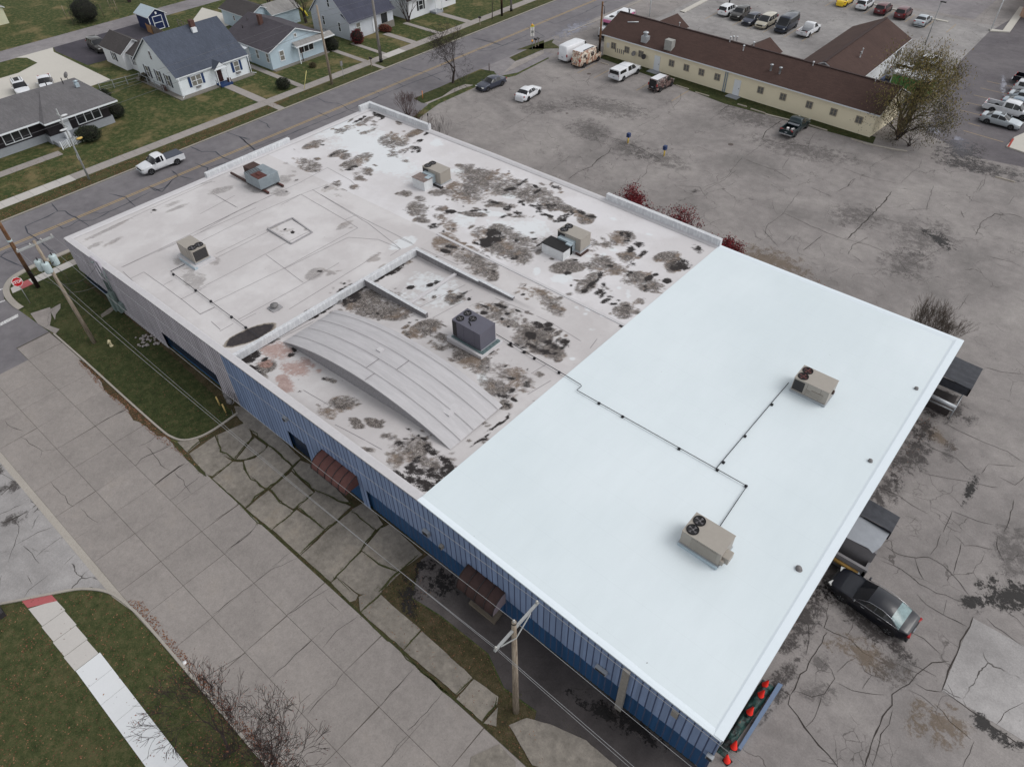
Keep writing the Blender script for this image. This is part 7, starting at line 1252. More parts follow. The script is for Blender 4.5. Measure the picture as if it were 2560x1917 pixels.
for q in WX:      # intersect the sight line with the facade
    A0 = Mi @ Vector((0, 0, CAMH)); B0 = Mi @ q; t_ = -A0.y / (B0.y - A0.y); h = A0.lerp(B0, t_); win(BB, (h.x, 0, 1.35), 'S', .72, .72, sm('glass_mid', S(104, 104, 102), .2).name, None, 1, mull=1, frame=sm('frame_tan', S(150, 142, 128), .7).name)
def on_wall(wn, x, y):
    q = gp(wn, x, y)[0]; A0 = Mi @ Vector((0, 0, CAMH)); B0 = Mi @ q; return A0.lerp(B0, -A0.y / (B0.y - A0.y))
for wn, x, y in (('C', 1525, 560), ('R', 120, 650), ):
    h = on_wall(wn, x, y); d = hbox(BB, 'door', 'trim_white', h.x - .5, h.x + .5, -.06, 0, .1, 2.15); hbox(d, 'handle', 'dark_metal', h.x + .3, h.x + .38, -.1, -.06, 1.0, 1.1); hbox(BB, 'door_step', 'block_pale', h.x - .9, h.x + .9, -1.2, -.02, 0, .1)
h = on_wall('C', 2135, 640); m = MB(); m.box(h.x, h.x + .1, -.1, 0, 0, 3.1); m.box(h.x - .3, h.x - .2, -.1, 0, 0, 3.1); m.build('downpipe', sm('pipe_blue', S(120, 140, 156), .5), BB)
for wn, x, y in (('C', 1340, 460), ('C', 1428, 488)):
    h = on_wall(wn, x, y); m = MB(); m.lathe((0, 0, 0), [(.001, .0), (.25, .03), (.36, .1), (.37, .12), (.25, .06), (.001, .03)], 16); o = m.build('satellite_dish', 'old_grey' if x < 1400 else 'dark_metal', BB); o.location = (h.x, -.35, h.z); o.rotation_euler = (R_(60), 0, 0)
m = MB()
for k in range(5): h = on_wall('C', 1165 + k * 17, 460 + k * 6); m.box(h.x, h.x + .12, -.06, 0, .9, 1.5)
m.build('meter_bank', 'old_grey', BB); m = MB(); h = on_wall('C', 1090, 455); m.box(h.x, h.x + .5, -.05, 0, 1.2, 1.9); m.build('wall_sign', 'sign_pale', BB)
def roofpt(wn, x, y, z=4.2):
    q = gp(wn, x, y, z=z)[0]; q = Mi @ q; return q
def roofz(y): return 3.15 + (min(y, 8.2 - y)) / 4.1 * 1.85 + .14
q = roofpt('C', 1430, 310); m = MB(); m.box(q.x - .5, q.x + .5, q.y - .4, q.y + .4, roofz(q.y) - .3, roofz(q.y) + .7); m.lathe((q.x, q.y, roofz(q.y) + .7), [(.3, 0), (.3, .35), (.42, .4), (.42, .5), (.2, .6), (.001, .62)], 14); m.build('exhaust_fan', 'galvanised', BB)
q = roofpt('C', 1640, 370); m = MB(); m.box(q.x - .6, q.x + .6, q.y - .5, q.y + .4, roofz(q.y) - .3, roofz(q.y) + 1.15); m.build('roof_cooler', sm('unit_pale', S(150, 150, 146), .6, amt=.2), BB)
for wn, x, y, h_, r in (('R', 370, 510, .9, .22), ('R', 435, 530, .9, .22), ('R', 60, 365, .8, .12), ('R', 85, 350, .9, .12), ('R', 110, 350, 1.0, .1), ('R', 160, 410, .8, .13), ('R', 230, 400, .8, .12), ('R', 660, 535, .6, .12), ('R', 1110, 655, .6, .12), ('C', 1710, 290, .8, .1), ('C', 1325, 175, .7, .1), ('C', 1280, 190, .8, .2)):
    q = roofpt(wn, x, y, 4.0); m = MB(); m.lathe((q.x, q.y, roofz(q.y) - .2), [(r * .6, 0), (r * .6, h_), (r, h_), (r, h_ + .12), (.001, h_ + .16)], 12); m.build('roof_vent', 'galvanised' if r > .15 else 'trim_white', BB)
q = roofpt('C', 1315, 232, 4.0); m = MB(); m.tube([(q.x - .8, q.y - .2, roofz(q.y - .2) + .08), (q.x + .8, q.y + .3, roofz(q.y + .3) + .08)], .07); m.build('fallen_pipe', 'trim_white', BB)
# wing toward the rear lot and two small gables share the building
WB = thing('rear_wing', 'long brown roofed wing with a white wall reaching back from the cream building', 'building', (0, 0, 0), 0)
gable(WB, -35.0, -27.2, 99.0, 120.3, 3.15, 5.0, 'y', 'duct_white', 'shingle_brown', .5, .16); hbox(WB, 'ridge_cap', 'ridge_dark', -31.3, -30.9, 98.4, 120.7, 5.14, 5.22); hbox(WB, 'window', 'glass_house', -27.2, -27.12, 117.0, 119.0, 1.3, 2.4)
for x, y in ((-29.2, 107), (-28.9, 105.6)): m = MB(); m.lathe((x, y, 4.2), [(.08, 0), (.08, .7), (.13, .7), (.001, .8)], 10); m.build('roof_vent', 'trim_white', WB)
for gx in (5.9, 21.6):
    m = MB(); z_e, z_r = 3.3, 4.75; a0, a1, yb, yf = gx - 2.2, gx + 2.2, 4.4, 10.2
    m.raw([(a0 - .2, yf, z_e), (gx, yf, z_r), (a1 + .2, yf, z_e), (a0 - .2, yb + 2, z_e), (gx, yb, z_r), (a1 + .2, yb + 2, z_e), (gx, yf, z_r + .12), (gx, yb, z_r + .12)], [(0, 1, 4, 3), (1, 2, 5, 4)]); m.build('gable_roof', 'shingle_brown', BB)
    m = MB(); m.raw([(a0, yf - .3, 0), (a1, yf - .3, 0), (a1, yf - .3, z_e), (gx, yf - .3, z_r - .1), (a0, yf - .3, z_e), (a0, 8, 0), (a1, 8, 0), (a1, 8, z_e), (a0, 8, z_e)], [(1, 0, 4, 3, 2), (5, 0, 4, 8), (1, 6, 7, 2)]); m.build('gable_wall', 'stucco_cream', BB)
# white cape house with blue shutters
HB = thing('cape_house', 'white cape cod house with a steep blue grey roof and blue shutters', 'house', (0, 0, 0))
gable(HB, -111.6, -100.2, 44.9, 56.1, 2.75, 6.7, 'y', 'siding_white', 'shingle_blue', .28, .16)
hbox(HB, 'foundation', 'stone_foot', -111.8, -99.2, 44.1, 56.3, 0, .12)
for y, w_ in ((47.6, 1.5), (54.2, .75)):
    f = win(HB, (-100.2, y, .95), 'E', w_, 1.3, 'glass_light', 'shutter_blue', 1, mull=1 if w_ > 1 else 0)
    hbox(f, 'flower_box', 'old_grey', -100.15, -99.95, y - .35, y + .35, .62, .8)
win(HB, (-103.0, 44.9, .9), 'S', .8, 1.5, 'glass_light', 'shutter_navy'); win(HB, (-105.6, 44.9, .9), 'S', .8, 1.5, 'glass_light', 'shutter_navy'); win(HB, (-108.6, 44.9, .9), 'S', .8, 1.5, 'glass_light', 'shutter_navy'); win(HB, (-105.9, 44.9, 3.9), 'S', .5, 1.1, 'door_dark')
hbox(HB, 'door', 'door_dark', -100.2, -100.1, 50.7, 51.6, .35, 2.35)
m = MB(); m.raw([(-100.2, 50.1, 2.5), (-99.0, 50.1, 2.5), (-99.0, 51.1, 3.35), (-102.2, 51.1, 3.35), (-99.0, 52.1, 2.5), (-100.2, 52.1, 2.5)], [(0, 1, 2, 3), (3, 2, 4, 5)]); p = m.build('porch_roof', 'shingle_blue', HB); m = MB(); m.raw([(-99.02, 50.15, 2.48), (-99.02, 52.05, 2.48), (-99.02, 51.1, 3.28)], [(0, 1, 2)]); m.box(-99.1, -98.98, 50.05, 52.15, 2.38, 2.5); m.build('porch_gable', 'trim_white', HB)
for y in (50.25, 51.95): hbox(HB, 'porch_post', 'trim_white', -99.12, -99.02, y - .05, y + .05, .3, 2.4)
hbox(HB, 'porch_deck', 'shutter_blue', -100.1, -98.7, 50.3, 52.2, .05, .3); m = MB(); m.tube([(-99.2, 49.9, .3), (-99.2, 49.9, 1.1), (-98.2, 49.9, .9), (-98.2, 49.9, 0)], .03, 5); m.build('handrail', 'dark_metal', HB); hbox(HB, 'flower_pot', 'brick_red', -99.5, -99.1, 51.8, 52.2, .3, .8)
hbox(HB, 'chimney', 'brick_red', -105.6, -104.95, 51.6, 52.25, 4.8, 7.5); hbox(HB, 'chimney_flashing', 'trim_white', -104.95, -104.5, 51.4, 52.1, 6.0, 6.62)
m = MB(); m.box(-104.9, -103.5, 44.4, 44.5, .2, .5); m.box(-104.9, -103.5, 44.4, 44.5, .6, .9)
m.build('red_bench', 'brick_red', HB); m = MB(); m.tube([(-99.95, 45.0, 2.6), (-99.95, 45.0, .2), (-99.5, 44.6, .1)], .05, 6); m.tube([(-99.95, 56.2, 2.6), (-99.95, 56.2, .2), (-99.5, 56.7, .1)], .05, 6); m.build('downpipe', 'trim_white', HB)
GB = thing('garage', 'white garage and breezeway with grey roofs attached behind the cape house', 'garage', (0, 0, 0))
gable(GB, -122.2, -116.0, 45.0, 49.4, 2.45, 3.9, 'x', 'siding_bright', 'shingle_dkgrey', .3, .12); gable(GB, -116.0, -112.0, 45.9, 50.2, 2.4, 3.5, 'x', 'siding_bright', 'shingle_dkgrey', .3, .12)
win(GB, (-118.9, 45.0, .9), 'S', .6, 1.1, 'glass_light', 'shutter_navy'); win(GB, (-114.2, 45.9, .9), 'S', .9, 1.2, 'glass_light', 'shutter_navy', mull=1)
t = thing('shed', 'small navy garden shed with a white roof and white trimmed door', 'shed', (0, 0, 0)); gable(t, -133.2, -129.2, 56.5, 59.6, 2.3, 3.2, 'x', sm('shed_navy', S(28, 40, 76), .6), 'sheet_blue', .25, .1, ridge=58.05)
f = win(t, (-129.2, 58.05, .15), 'E', 1.5, 1.9, 'shed_navy', nm='door'); [hbox(t, 'corner_trim', 'trim_white', -129.2, -129.1, a_, a_ + .12, 0, 2.3) for a_ in (56.5, 59.48)]; hbox(t, 'gable_vent', 'trim_white', -129.15, -129.08, 57.9, 58.2, 2.4, 2.75)
def fence(label, pts, h, mat, post=2.0, board=True, nm='wooden_fence', cat='fence', wire_=False):
    t = thing(nm, label, cat, (0, 0, 0)); P_ = [Vector((a, b, 0)) for a, b in pts]; mb = MB(); mp = MB()
    for a, b in zip(P_, P_[1:]):
        L_ = (b - a).length; d = (b - a).normalized(); k = max(1, int(round(L_ / post))); rz = math.atan2(d.y, d.x)
        for i in range(k + 1): p = a.lerp(b, i / k); mp.cbox((p.x, p.y, 0), .09, .09, h + .08, rz)
        if board:
            n_ = int(L_ / .17)
            for i in range(n_): p = a.lerp(b, (i + .5) / n_); mb.cbox((p.x, p.y, .05), .07 if nm == 'porch_railing' else .15, .03, h - .05 + .03 * math.sin(i * 2.1), rz)
        else:
            mid = (a + b) / 2; mb.cbox((mid.x, mid.y, h - .05), L_, .05, .05, rz); mb.cbox((mid.x, mid.y, h * .5), L_, .03, .03, rz)
            if wire_: mb.cbox((mid.x, mid.y, .15), L_, .02, .02, rz)
    mb.build('boards' if board else 'rail', mat, t); mp.build('fence_post', mat, t); return t
fence('weathered grey board fence between the garage and the navy shed', [(-122.4, 50.5), (-122.4, 55.6), (-127.8, 56.0)], 1.5, 'wood_fence'); fence('tan board panel in front of the navy shed', [(-127.8, 55.9), (-129.6, 56.0)], 1.3, 'wood_tan')
fence('tall dark slat fence beside the rear patio', [(-128.4, 61), (-121, 60.8), (-121, 64.6)], 1.0, 'wood_fence', 1.2, False); fence('chain link fence across the lawn behind the ranch house', [(-111.5, 38.6), (-110.5, 44.2), (-104, 44.2)], 1.1, 'galvanised', 2.2, False, 'chain_fence', 'fence', True)
fence('white balustrade along the porch steps of the ranch house', [(-97.5, 26.6), (-97.6, 30.2), (-99.6, 30.3)], .95, 'trim_white', .9, True, 'porch_railing', 'railing')
# ranch house
RH = thing('ranch_house', 'low ranch house with dark siding and a broad grey hip roof', 'house', (0, 0, 0))
m = MB(); m.box(-109.6, -100.0, 26.6, 34.6, 0, 2.95); m.box(-110.6, -101.4, 5, 26.6, 0, 2.95); m.build('wall', 'siding_dark', RH); m = MB(); m.box(-109.4, -99.9, 26.4, 34.75, 0, .95); m.box(-110.5, -101.3, 5, 26.4, 0, .95); m.build('foundation', 'block_pale', RH)
ze, zr = 3.05, 5.0; x0, x1, x1b = -110.6, -98.7, -100.1; 
m = MB(); ys, yn, ym = 4.0, 35.6, 26.2; rx = -104.9
V_ = [(x0, ys, ze), (x1b, ys, ze), (x1b, ym, ze), (x1, ym, ze), (x1, yn, ze), (x0, yn, ze), (rx - .4, ys, zr), (rx, ym + 3.0, zr), (rx, 30.0, zr), (rx - .4, ym, zr)]
m.raw(V_, [(1, 2, 9, 6), (2, 3, 7, 9), (3, 4, 8, 7), (4, 5, 8), (0, 6, 9, 7, 8, 5)]); o = m.build('roof', 'shingle_grey', RH)
m = MB()
for a, b in ((V_[1], V_[2]), (V_[2], V_[3]), (V_[3], V_[4]), (V_[4], V_[5])): a, b = Vector(a), Vector(b); d = (b - a).normalized(); mid = (a + b) / 2; m.cbox((mid.x, mid.y, ze - .22), (b - a).length, .05, .20, math.atan2(d.y, d.x))
m.build('fascia', 'trim_white', RH)
for y0_, w_, k in ((31.9, 3.0, 2), (23.4, 3.0, 2)): win(RH, (-100.0 if y0_ > 26 else -101.4, y0_, 1.25), 'E', w_, 1.5, 'glass_house', None, 0, mull=k)
for x, y in ((-105.9, 32.5), (-106.9, 30.8), (-108.9, 29)): m = MB(); m.cyl((x, y, 4.3), .06, .75); m.build('roof_vent', 'dark_metal', RH)
m = MB(); m.cbox((-104.6, 33.6, 3.9), .5, .5, .5); m.lathe((-104.6, 33.6, 4.4), [(.2, 0), (.2, .2), (.33, .25), (.001, .35)], 12); m.build('roof_vent', 'pale_vent' if 'pale_vent' in MATS else 'sheet_blue', RH)
for x, y, z, s_ in ((-109.6, 34.4, 4.0, 1), (-108.9, 32.2, 4.2, .8)):
    m = MB(); m.lathe((0, 0, 0), [(.001, .12), (.25 * s_, .08), (.42 * s_, 0), (.43 * s_, .02), (.25 * s_, .12), (.001, .16)], 18); o = m.build('satellite_dish', 'old_grey', RH); o.location = (x, y, z); o.rotation_euler = (R_(55), R_(15), 0); m = MB(); m.cyl((x, y, 3.2), .03, z - 3.2); m.build('dish_mast', 'dark_metal', RH)
hbox(RH, 'porch', 'block_pale', -100, -98.4, 26.6, 30.0, 0, .5); hbox(RH, 'porch_table', 'trim_white', -99.3, -98.8, 28.0, 28.6, .5, 1.2); hbox(RH, 'door', 'trim_white', -100.0, -99.93, 28.5, 29.4, .5, 2.5)
# pale blue house
BH = thing('blue_house', 'pale blue gabled house with a charcoal roof and a lean-to porch over triple windows', 'house', (0, 0, 0))
gable(BH, -109.6, -98.3, 58.9, 69.0, 2.75, 4.75, 'x', 'siding_blue', 'shingle_char', .4, .14); hbox(BH, 'foundation', 'stone_foot', -98.3, -97.6, 58.8, 69.1, 0, .14)
m = MB(); m.raw([(-98.2, 63.0, 2.95), (-97.2, 63.0, 2.5), (-97.2, 70.2, 2.5), (-98.2, 70.2, 2.95)], [(0, 1, 2, 3)]); m.build('porch_roof', 'shingle_pale', BH); m = MB(); m.box(-97.24, -97.16, 62.95, 70.25, 2.34, 2.52); m.box(-98.2, -97.2, 62.9, 62.98, 2.4, 2.6); m.build('fascia', 'trim_white', BH); hbox(BH, 'porch_post', 'trim_white', -97.3, -97.2, 63.2, 63.32, 0, 2.4)
win(BH, (-98.3, 60.9, 1.0), 'E', .7, 1.3, 'glass_light'); win(BH, (-98.3, 65.4, 1.1), 'E', 2.6, 1.25, 'glass_house', None, 0, mull=2); win(BH, (-98.3, 63.9, 3.6), 'E', .35, .4, 'glass_light', bars=0)
for x in (-99.0, -101.6, -107.6): win(BH, (x, 58.9, 1.1), 'S', .6, 1.2, 'glass_light')
hbox(BH, 'side_door', 'trim_white', -104.6, -103.7, 58.82, 58.9, .2, 2.2); m = MB(); m.raw([(-106.0, 58.9, 2.6), (-103.2, 58.9, 2.6), (-103.2, 58.0, 2.3), (-106.0, 58.0, 2.3)], [(0, 3, 2, 1)]); m.build('door_canopy', 'trim_white', BH); hbox(BH, 'chimney', 'brick_red', -105.3, -104.7, 62.4, 63.0, 4.2, 5.7)
for x, y in ((-108.3, 62.5), (-107.6, 61.0), (-102.7, 63.6), (-106.2, 63.9)): m = MB(); m.cyl((x, y, 3.6), .08, 1.1 if y > 62 else .6); m.build('roof_vent', 'dark_metal', BH)
# light blue garage at the top
t = thing('garage', 'light blue garage with a dark roof behind the pale blue house', 'garage', (0, 0, 0)); gable(t, -123.0, -114.9, 66.6, 71.6, 2.5, 3.6, 'x', 'siding_blue', 'shingle_dkgrey', .3, .12); gable(t, -117.4, -113.4, 70.2, 75.5, 2.4, 3.5, 'y', 'siding_blue', 'shingle_pale', .3, .12)
win(t, (-119.4, 66.6, 1.2), 'S', .4, .7, 'glass_house')
# grey gabled house
GH = thing('grey_house', 'pale grey gabled house with a slate roof and two narrow gable windows', 'house', (0, 0, 0))
gable(GH, -108.6, -98.9, 74.6, 84.0, 2.9, 7.4, 'y', 'siding_grey', 'shingle_slate', .25, .14); m = MB(); m.raw([(-100.4, 74.3, 3.75), (-98.3, 74.3, 2.75), (-98.3, 84.3, 2.75), (-100.4, 84.3, 3.75)], [(0, 1, 2, 3)]); m.build('porch_roof', 'shingle_slate', GH)
win(GH, (-101.4, 74.6, 1.0), 'S', .5, 1.3); win(GH, (-105.4, 74.6, 1.3), 'S', .5, 1.3); win(GH, (-103.4, 74.6, 4.3), 'S', .5, 1.2); win(GH, (-98.9, 76.4, 1.0), 'E', .8, 1.3, 'glass_light'); win(GH, (-98.9, 82.0, 1.0), 'E', 1.4, 1.5, 'glass_house', None, 0)
hbox(GH, 'door', 'trim_white', -98.9, -98.8, 79.4, 80.3, .2, 2.2); hbox(GH, 'stone_veneer', 'stone_foot', -98.9, -98.75, 80.6, 84.0, 0, 1.0)
t = thing('white_house', 'white house with black shutters at the top of the picture', 'house', (0, 0, 0)); gable(t, -108, -99.0, 87.6, 99.2, 3.0, 6.2, 'y', 'siding_bright', 'shingle_dkgrey', .3, .14)
for y in (90.6, 97.6): win(t, (-99.0, y, 1.0), 'E', .9, 1.4, 'glass_house', 'trim_black')
hbox(t, 'porch', 'block_pale', -99, -97.4, 92.6, 94.4, 0, .3); [hbox(t, 'porch_post', 'trim_white', -97.6, -97.5, y, y + .1, .3, 2.8) for y in (92.7, 94.3)]; m = MB(); m.box(-99, -97.3, 92.4, 94.6, 2.8, 2.95); m.build('porch_roof', 'trim_white', t)
t = thing('yellow_house', 'corner of a pale yellow house with a grey roof at the left edge', 'house', (0, 0, 0)); gable(t, -164, -156.0, 36, 43.6, 2.6, 4.4, 'x', 'siding_cream', 'shingle_pale', .3, .14)
q = gp('a', 98, 330)[0]; t.location = (q.x + 156.0, q.y - 43.6 + .4, 0)
# far commercial wall at the top right corner
t = thing('brick_building', 'corner of a pale brick building with a wide sidewalk at the top right', 'building', (0, 0, 0)); q = gp('R', 2150, 95)[0]; m = MB(); m.box(q.x + 1, q.x + 30, q.y - 2, q.y + 40, 0, 4.5); m.build('wall', sm('brick_pale', S(168, 140, 122), .9, amt=.15), t); m = MB(); m.box(q.x + .8, q.x + 30, q.y - 2.2, q.y + 40, 4.5, 4.8); m.build('roof', 'shingle_pale', t)
# yellow play slide
q = gp('B', 500, 160)[0]; t = thing('play_slide', 'yellow plastic tube slide in the dark back yard', 'slide', (q.x, q.y, 0)); m = MB(); m.tube([(-1.5, -1.3, 4.6), (-1.3, -.9, 4.0), (-1.5, -.7, 3.0), (-1.2, -.8, 2.2), (-.4, -.8, 1.2), (.3, -.9, .5)], .42, 12); m.build('tube', sm('slide_yellow', S(206, 190, 62), .4), t); m = MB(); m.tube([(-.3, .2, 2.6), (.5, .5, 1.6), (1.2, .8, 1.2), (1.7, .9, .4)], .16, 8); m.build('small_slide', 'slide_yellow', t); m = MB()
for x, y in ((-1.9, -1.8), (-.9, -1.8), (-1.9, -.3), (-.9, -.3)): m.tube([(x, y, 0), (x, y, 3.6)], .06)
m.box(-2, -.8, -1.9, -.2, 2.3, 2.4); m.build('frame', 'wood_fence', t)
# ================================================================ vegetation
sm('bark', S(62, 54, 52), .95, amt=.25, scale=5); sm('twig', S(54, 46, 44), .95, amt=.2, scale=5); sm('twig_red', S(84, 62, 58), .95, amt=.2); sm('bark_tan', S(112, 98, 80), .95, amt=.3, scale=5); sm('twig_pale', S(96, 86, 78), .95)
def leafmat(name, a, b, c):
    n = NT(name, .8, 0, .2); oi = n.t.nodes.new('ShaderNodeNewGeometry'); n.color(n.ramp(oi.outputs['Random Per Island'], (.1, a), (.5, b), (.9, c))); return n.m
leafmat('leaf_willow', S(96, 90, 56), S(120, 114, 66), S(136, 118, 84)); leafmat('leaf_red', S(70, 24, 30), S(104, 34, 42), S(130, 52, 54)); leafmat('leaf_brown', S(96, 62, 46), S(128, 80, 54), S(156, 108, 72)); leafmat('leaf_evergreen', S(34, 42, 32), S(46, 54, 40), S(62, 66, 48)); leafmat('leaf_redbrown', S(78, 46, 44), S(104, 58, 52), S(134, 88, 66)); leafmat('leaf_burgundy', S(64, 20, 26), S(92, 28, 36), S(110, 40, 44)); leafmat('leaf_litter', S(88, 58, 46), S(116, 76, 58), S(146, 110, 84)); leafmat('leaf_dull', S(70, 70, 52), S(88, 84, 62), S(104, 92, 70))
def grow(rng, base, d, L_, r, depth, trunk, twigs, tips, spread=.55, up=.15, split=(2, 3), shrink=.72, minr=.006, wig=.18, first=None):
    p = Vector(base); d = Vector(d).normalized(); k = 3 if depth > 1 else 2; pts = [p.copy()]; rs = [r]
    for i in range(k):
        d = (d + Vector((rng.uniform(-wig, wig), rng.uniform(-wig, wig), rng.uniform(-wig, wig) + up * .3))).normalized(); p = p + d * L_ / k; pts.append(p.copy()); rs.append(max(minr, r * (1 - .38 * (i + 1) / k)))
    (trunk if r > .035 else twigs).tube(pts, rs, 6 if r > .06 else (4 if r > .02 else 3), cap=False)
    if depth <= 0: tips.append((p.copy(), d.copy())); return
    n_ = rng.randint(*split)
    for j in range(n_ + (1 if depth > 2 and rng.random() < .4 else 0)):
        ax = Vector((rng.uniform(-1, 1), rng.uniform(-1, 1), rng.uniform(-1, 1))).cross(d)
        if ax.length < .01: continue
        nd = (Matrix.Rotation(rng.uniform(spread * .5, spread * 1.25), 3, ax.normalized()) @ d); nd.z += up; src = pts[-1] if (j < 2 or depth < 2) else pts[-2]
        grow(rng, src, nd, L_ * shrink * rng.uniform(.8, 1.15), max(minr, rs[-1] * rng.uniform(.6, .8)), depth - 1, trunk, twigs, tips, spread, up, split, shrink, minr, wig)
def leaves(mb, rng, tips, n_, size, rad, droop=0, asp=1.0):
    for p, d in tips:
        for _ in range(n_):
            q = p + Vector((rng.gauss(0, rad), rng.gauss(0, rad), rng.gauss(0, rad) - abs(rng.gauss(0, droop)) if droop else rng.gauss(0, rad)))
            a = Vector((rng.uniform(-1, 1), rng.uniform(-1, 1), rng.uniform(-1, 1) - (1.2 if droop else 0))).normalized(); b = a.cross(Vector((rng.uniform(-1, 1), rng.uniform(-1, 1), .3))).normalized(); s = size * rng.uniform(.6, 1.3)
            mb.face([q - a * s * asp, q + b * s * .45, q + a * s * asp, q - b * s * .45])
def bare_tree(label, x, y, seed, h=2.2, r=.2, depth=6, mats=('bark', 'twig'), leafm=None, ln=0, lsize=.08, lrad=.15, spread=.55, up=.15, shrink=.76, stems=1, cat='tree', name='bare_tree', d0=(0, 0, 1), group=None, split=(2, 3), tspread=.3, droop=0, asp=1.0, wig=.18, z=0, minr=.006):
    rng = random.Random(seed); t = thing(name, label, cat, (x, y, z), 0, group); tr, tw, tips = MB(), MB(), []
    for s in range(stems):
        dd = Vector(d0) + (Vector((rng.uniform(-1, 1), rng.uniform(-1, 1), 0)) * tspread if stems > 1 else Vector((0, 0, 0))); off = Vector((rng.uniform(-.25, .25), rng.uniform(-.25, .25), 0)) * (1 if stems > 1 else 0)
        grow(rng, off, dd, h, r, depth, tr, tw, tips, spread, up, split, shrink, minr=minr, wig=wig)
    if tr.v: tr.build('trunk', mats[0], t)
    if tw.v: tw.build('branches', mats[1], t)
    if leafm and ln: lm = MB(); leaves(lm, rng, tips, ln, lsize, lrad, droop, asp); lm.build('crown', leafm, t)
    return t
q = gp('c', 950, 1150)[0]; bare_tree('bare spreading tree in the grass strip along the street', q.x, q.y, 5, 2.0, .2, 7, spread=.78, up=.03, shrink=.83, leafm='leaf_brown', ln=0, minr=.009)
# tree with a few red leaves at the bottom of the picture
bare_tree('bare tree with scattered russet leaves, left of two by the near kerb', -20.4, -.2, 21, 1.5, .09, 6, ('bark', 'twig'), 'leaf_redbrown', 1, .05, .14, .55, .06, .80, 2, minr=.009, group='young kerbside trees'); bare_tree('bare tree with scattered russet leaves, right of two by the near kerb', -17.2, -.2, 33, 1.6, .10, 6, ('bark', 'twig'), 'leaf_redbrown', 1, .045, .14, .6, .05, .80, 2, minr=.009, group='young kerbside trees')
# shrubs against the lot side of the big building
for i, (x, y, h, la, lf, n_) in enumerate(((-31.9, 53.9, 1.15, 'dark red leaved tree behind the raised parapet, leftmost of three', 'leaf_red', 22), (-25.8, 54.6, 1.1, 'half bare tree with red leaves behind the raised parapet, the middle one of three', 'leaf_red', 9), (-21.2, 54.2, 1.0, 'red leaved tree beside the corner of the white roof, rightmost of three', 'leaf_red', 18))):
    bare_tree(la, x, y, 40 + i, h * 1.15, .07, 4, ('bark', 'twig_red'), lf, n_, .085, .24, .5, .2, .86, 5, 'shrub', 'red_shrub', group='red shrubs along the wall', tspread=.45)
bare_tree('small tuft of reddish twigs at the white roof edge', -13.2, 53.9, 61, .9, .05, 4, ('bark', 'twig_red'), 'leaf_redbrown', 5, .08, .18, .5, .2, .84, 3, 'shrub', 'red_shrub', tspread=.4)
bare_tree('round bare shrub at the far corner of the white roof', -3.0, 55.6, 71, 1.15, .045, 5, ('bark', 'twig_pale'), None, 0, 0, 0, .42, .22, .82, 14, 'shrub', 'bare_shrub', tspread=.75)
bare_tree('bare reddish shrub behind the corner parapet by the street', -71.0, 60.6, 72, .9, .04, 4, ('bark', 'twig_red'), None, 0, 0, 0, .42, .25, .82, 14, 'shrub', 'bare_shrub', tspread=.9)
bare_tree('low bare shrub right of the corner parapet', -66.9, 58.6, 75, .8, .035, 4, ('bark', 'twig_red'), None, 0, 0, 0, .42, .2, .82, 10, 'shrub', 'bare_shrub', tspread=.9)
bare_tree('thin bare saplings behind the low roof edge', -59.2, 55.5, 77, 1.6, .03, 3, ('bark', 'twig'), None, 0, 0, 0, .3, .4, .8, 6, 'shrub', 'bare_shrub', tspread=.4)
# the large willow
t = bare_tree('large half bare willow with drooping olive foliage at the end of the cream building', -18.8, 95.6, 91, 2.65, .32, 6, ('bark_tan', 'twig'), 'leaf_willow', 5, .09, .42, .60, .06, .80, 4, 'tree', 'willow_tree', tspread=.5, droop=.5, asp=1.6)
bare_tree('tangled dark undergrowth tree at the foot of the willow', -18.6, 93.8, 95, 1.7, .12, 5, ('bark', 'twig'), 'leaf_dull', 9, .09, .4, .6, .05, .84, 5, 'shrub', 'undergrowth', tspread=.9)
bare_tree('low brown undergrowth beside the kerb under the willow', -16.6, 92.9, 96, .9, .06, 4, ('bark', 'twig'), 'leaf_dull', 5, .08, .3, .6, .0, .84, 6, 'shrub', 'undergrowth', tspread=1.1)
# dense clipped bushes: many small leaf faces on an uneven mound
def bush(label, x, y, rx, ry, rz_, mat, seed, n_=1500, size=.07, cat='bush', name='clipped_bush', group=None, z=0):
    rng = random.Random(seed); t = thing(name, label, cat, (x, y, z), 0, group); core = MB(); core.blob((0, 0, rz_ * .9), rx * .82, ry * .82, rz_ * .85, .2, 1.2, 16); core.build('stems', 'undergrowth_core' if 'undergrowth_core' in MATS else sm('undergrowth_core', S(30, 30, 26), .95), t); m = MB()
    for _ in range(n_):
        d = Vector((rng.gauss(0, 1), rng.gauss(0, 1), rng.gauss(0, 1))).normalized(); q_ = (1 + .22 * mn.noise(d * 2.2 + Vector((seed, 0, 0)))) * rng.uniform(.82, 1.05); p = Vector((d.x * rx * q_, d.y * ry * q_, max(.02, rz_ * .92 + d.z * rz_ * q_)))
        a = (d + Vector((rng.uniform(-1, 1), rng.uniform(-1, 1), rng.uniform(-1, 1)))).normalized(); b = a.cross(Vector((rng.uniform(-1, 1), rng.uniform(-1, 1), 1))).normalized(); s = size * rng.uniform(.6, 1.4); m.face([p - a * s, p + b * s * .6, p + a * s, p - b * s * .6])
    m.build('foliage', mat, t); return t
def gq(wn, x, y): q = gp(wn, x, y)[0]; return q.x, q.y
